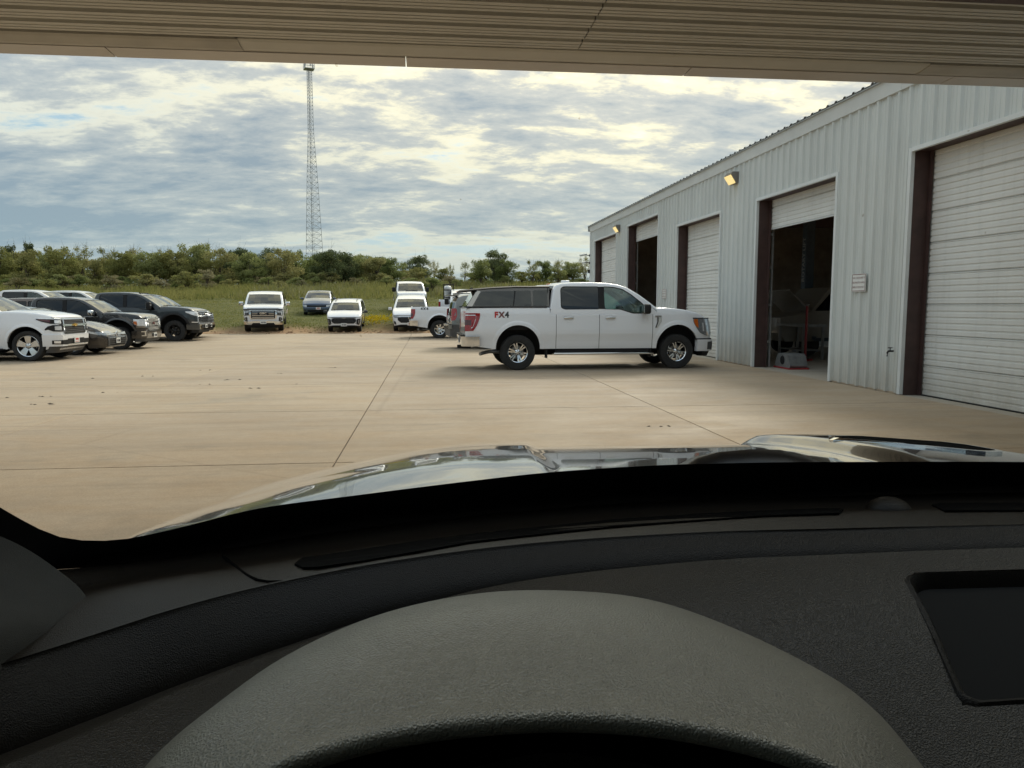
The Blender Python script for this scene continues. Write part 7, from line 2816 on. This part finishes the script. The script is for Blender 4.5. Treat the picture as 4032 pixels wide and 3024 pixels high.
    cu, cv = sum(q[0] for q in fine) / len(fine), sum(q[1] for q in fine) / len(fine)
    rows = []
    for k, dz in ((1.075, -.004), (1.055, .0010), (1.02, .0016), (1.0, -.002), (.985, -.012), (.97, -.024)):
        row = []
        for q in fine + fine[:1]:
            x, y = cu + (q[0] - cu) * k, cv + (q[1] - cv) * k
            row.append((x, y, pad_z(*q) + dz))
        rows.append(row)
    MB().grid(rows).build('display_surround', 'dash_dark', T, smooth=50)
    Aq = np.array([(q[0], q[1], 1.0) for q in fine])
    cf = np.linalg.lstsq(Aq, np.array([pad_z(*q) for q in fine]), rcond=None)[0]
    pl = lambda x, y: float(cf[0] * x + cf[1] * y + cf[2])
    MB().prism([(cu + (q[0] - cu) * .985, cv + (q[1] - cv) * .985) for q in fine], lambda x, y: (x, y, pl(x, y) - .016), lambda x, y: (x, y, pl(x, y) - .022)).build('display', 'screen_black', T, recalc=True)
    # A pillar trim at the left
    loft('pillar_trim', ['S', 'T1', 'T2', 'T3'], 'pillar_cloth', n=50, sub=6)
    # windshield: painted border, glass
    A, B = resample(CR['A'], 80), resample(CR['B'], 80)
    loft('windshield_border', [B + np.array([0, .006, 0]), A], 'frit_black', n=80)
    top = np.array([(-.475, .60, 1.45), (-.46, .50, 1.58), (-.44, .36, 1.74), (-.42, .25, 1.88), (-.2, .28, 1.91), (.15, .31, 1.925), (.53, .32, 1.93), (.9, .31, 1.925), (1.25, .28, 1.91), (1.47, .24, 1.88)])
    bot = [tuple(q) for q in A] + [(1.40, .94, 1.27), (1.50, .82, 1.30)]
    b_, t_ = resample(bot, 60), resample(top, 60)
    rs = []
    for f in np.linspace(0, 1, 9):
        q = b_ * (1 - f) + t_ * f
        q = q + np.array([0, 1, 1]) * (.05 * math.sin(math.pi * f))
        rs.append(q)
    MB().grid([[tuple(x) for x in r] for r in rs]).build('windshield', 'windshield_glass', T, smooth=60)
    # dried specks and insect smears on the glass
    r = np.random.default_rng(4)
    mb = MB()
    G = np.array(rs)
    spots = [(r.uniform(1, 7.2), r.uniform(8, 50), r.uniform(.0005, .0012)) for k in range(46)]
    for fi, fj, s in spots:
        i, j = int(fi), int(fj)
        a, b = fi - i, fj - j
        q = (G[i, j] * (1 - a) + G[i + 1, j] * a) * (1 - b) + (G[i, j + 1] * (1 - a) + G[i + 1, j + 1] * a) * b
        du = G[i, j + 1] - G[i, j]
        dv = G[i + 1, j] - G[i, j]
        du, dv = du / np.linalg.norm(du), dv / np.linalg.norm(dv)
        n_ = np.cross(du, dv)
        q = q + n_ * (.0015 if n_[1] > 0 else -.0015)
        st = r.uniform(1, 2.2)
        mb.add([tuple(q + du * s * math.cos(t) * r.uniform(.6, 1.2) + dv * s * st * math.sin(t) * r.uniform(.6, 1.2)) for t in np.linspace(0, 5.6, 8)], [list(range(8))])
    o = mb.build('glass_specks', 'smudge', T)
    o['kind'] = 'stuff'
    # ---- hood
    zb = lambda v: float(np.interp(v, [.9, 1.2, 1.35, 1.5, 1.65, 1.8, 1.95, 2.1, 2.2, 2.29, 2.36, 2.41, 2.44], [1.180, 1.186, 1.181, 1.173, 1.161, 1.146, 1.128, 1.106, 1.087, 1.062, 1.03, .985, .92]))

    def sst(a, b, x):
        t = min(1, max(0, (x - a) / (b - a)))
        return t * t * (3 - 2 * t)

    def hz(u, v):
        c = u - .53
        z = zb(v)
        ac = abs(c)
        if ac > .45:
            z -= float(np.interp(v, [1.1, 1.6], [.026, .078])) * ((ac - .45) / .58) ** 2.0
        step = sst(.335, .385, ac)
        fade = sst(2.42, 2.2, v) if v > 2.2 else 1
        amp = (.029 if c > 0 else .012) * fade * sst(1.15, 1.6, v)
        z += amp * step * (1 - .55 * sst(.55, .95, ac))
        # front corners are rounded back
        z -= .10 * sst(.55, 1.05, ac) * sst(1.95, 2.42, v) ** 2
        return z
    us = np.concatenate([np.linspace(-.50, .14, 26), np.linspace(.145, .205, 9), np.linspace(.23, .83, 16), np.linspace(.855, .925, 10), np.linspace(.95, 1.56, 22)])
    vs = np.linspace(.96, 2.44, 52)
    rows = []
    for v in vs:
        row = []
        for u in us:
            # plan taper to the front
            uu = .53 + (u - .53) * (1 - .10 * sst(1.7, 2.44, v))
            row.append((uu, v, hz(u, v)))
        # roll over the fender edges
        a, b = row[0], row[-1]
        left = [(a[0] - .018 * k, a[1], a[2] - d) for k, d in ((4.2, .42), (4.0, .20), (3.6, .10), (2.9, .048), (1.8, .018), (.8, .005))]
        right = [(b[0] + .018 * k, b[1], b[2] - d) for k, d in ((.8, .005), (1.8, .018), (2.9, .048), (3.6, .10), (4.0, .20), (4.2, .42))]
        rows.append(left + row + right)
    nose = [(p[0], p[1] + .02, .55) for p in rows[-1]]
    mb = MB().grid(rows + [nose])
    mb.build('hood', 'hood_black', T, smooth=50)
    # hood vent on the passenger side
    vp = [(.90, 1.80), (.97, 1.83), (1.10, 1.62), (1.12, 1.50), (1.06, 1.49), (.97, 1.58)]
    vp = poly_round(vp, .03, 3)
    MB().prism(vp, lambda u, v: (u, v, hz(u, v) + .0035), lambda u, v: (u, v, hz(u, v) - .01)).build('hood_vent', 'vent_black', T, recalc=True)
    rim = [(u + (u - 1.02) * .09, v + (v - 1.65) * .07) for u, v in vp]
    MB().prism(rim, lambda u, v: (u, v, hz(u, v) + .0055), lambda u, v: (u, v, hz(u, v) - .01), holes=[vp]).build('vent_rim', 'chrome', T, recalc=True)
    # cowl and the rubber hump in front of the glass
    MB().grid([[(u, 1.0, 1.165) for u in np.linspace(-.2, 1.3, 20)], [(u, 1.22, 1.16) for u in np.linspace(-.2, 1.3, 20)]]).build('cowl', 'frit_black', T)
    prof = [(.33, 1.18), (.345, 1.212), (.365, 1.232), (.39, 1.248), (.43, 1.258), (.48, 1.2615), (.53, 1.260), (.57, 1.250), (.60, 1.238), (.625, 1.222), (.65, 1.18)]
    rows = []
    for v, k in ((1.17, .4), (1.19, .85), (1.23, 1.0), (1.27, .9), (1.29, .3)):
        rows.append([(u, v, 1.17 + (z - 1.17) * k) for u, z in prof])
    MB().grid(rows).build('cowl_cover', 'frit_black', T, smooth=60)
    # ---- cab shell: headliner, pillars, doors, rear wall, seats
    hl = MB()
    hl.bbox((-.50, -1.9, 1.90), (1.55, .26, 1.93))
    hl.build('headliner', 'headliner', T)
    rf = MB()
    rf.rbox((.53, -.85, 1.985), (2.0, 2.3, .09), .04)
    rf.build('roof', 'hood_black', T, smooth=40)
    for s, u in ((-1, -.50), (1, 1.55)):
        mb = MB()
        mb.tube([(u + s * .0, .72, 1.22), (u + s * .01, .55, 1.46), (u - s * .02, .36, 1.70), (u - s * .04, .20, 1.92)], [.055, .045, .042, .045], 10)
        mb.build('a_pillar', 'headliner' if s > 0 else 'dash_dark', T, smooth=60)
        mb = MB()
        mb.bbox((u - .03 + s * .03, -.58, 1.0), (u + .03 + s * .03, -.42, 1.92))
        mb.build('b_pillar', 'dash_dark', T)
        d = empty('door', (0, 0, 0), 0, T)
        MB().bbox((u + s * .02, -.5, .55), (u + s * .07, .80, 1.215)).build('door_skin', 'hood_black', d)
        MB().rbox((u - s * .02, .1, .93), (.09, 1.2, .52), .03).build('door_card', 'dash_dark', d, smooth=40)
        MB().add([(u + s * .04, .62, 1.215), (u + s * .04, -.42, 1.215), (u + s * .0, -.42, 1.90), (u + s * .0, .22, 1.90)], [(0, 1, 2, 3)]).build('door_window', 'cab_side_glass', d)
        d = empty('door', (0, 0, 0), 0, T)
        MB().add([(u + s * .04, -.58, 1.215), (u + s * .04, -1.8, 1.215), (u, -1.8, 1.90), (u, -.58, 1.90)], [(0, 1, 2, 3)]).build('door_window', 'glass_dark', d)
        MB().bbox((u + s * .02, -1.6, .55), (u + s * .07, -.5, 1.215)).build('door_skin', 'hood_black', d)
    mb = MB()
    mb.bbox((-.5, -1.9, .5), (1.55, -1.8, 1.3))
    mb.bbox((-.55, -1.9, 1.3), (-.3, -1.8, 1.95))
    mb.bbox((1.35, -1.9, 1.3), (1.6, -1.8, 1.95))
    mb.build('rear_wall', 'dash_dark', T)
    MB().add([(-.3, -1.85, 1.3), (1.35, -1.85, 1.3), (1.35, -1.85, 1.92), (-.3, -1.85, 1.92)], [(0, 1, 2, 3)]).build('rear_glass', 'glass_dark', T)
    MB().bbox((-.5, -1.9, .45), (1.55, 1.0, .5)).build('floor', 'dash_dark', T)
    MB().bbox((-.5, .98, .45), (1.55, 1.02, 1.16)).build('firewall', 'vent_black', T)
    for u in (.13, .93):
        for v in (-.35, -1.35):
            s = empty('seat', (u, v, .5), 0, T)
            MB().rbox((0, .1, .28), (.52, .52, .18), .06).build('cushion', 'dash_dark', s, smooth=40)
            MB().rbox((0, -.2, .62), (.50, .16, .60), .06).build('seat_back', 'dash_dark', s, smooth=40)
            MB().rbox((0, -.22, 1.02), (.28, .12, .18), .05).build('headrest', 'dash_dark', s, smooth=40)
    # steering wheel below the view
    mb = MB()
    f = lambda t: (.13 + .19 * math.cos(t), .26 - .10 * math.sin(t) * 0 + .05 * math.sin(t), 1.0 + .16 * math.sin(t))
    for k in range(24):
        mb.tube([f(2 * math.pi * k / 24), f(2 * math.pi * (k + 1) / 24)], .016, 8, cap=False)
    mb.rbox((.13, .28, 1.0), (.17, .05, .14), .02)
    mb.build('steering_wheel', 'dash_dark', T, smooth=60)
    for s, u in ((-1, -.47), (1, 1.53)):
        w = empty('wheel', (u, 1.75, .42), R(90), T)
        ty, rm = wheel_meshes(.42, .285, .245, RIM_SIX)
        link('tyre', ty, w)
        link('rim', rm, w)


build_own_truck()
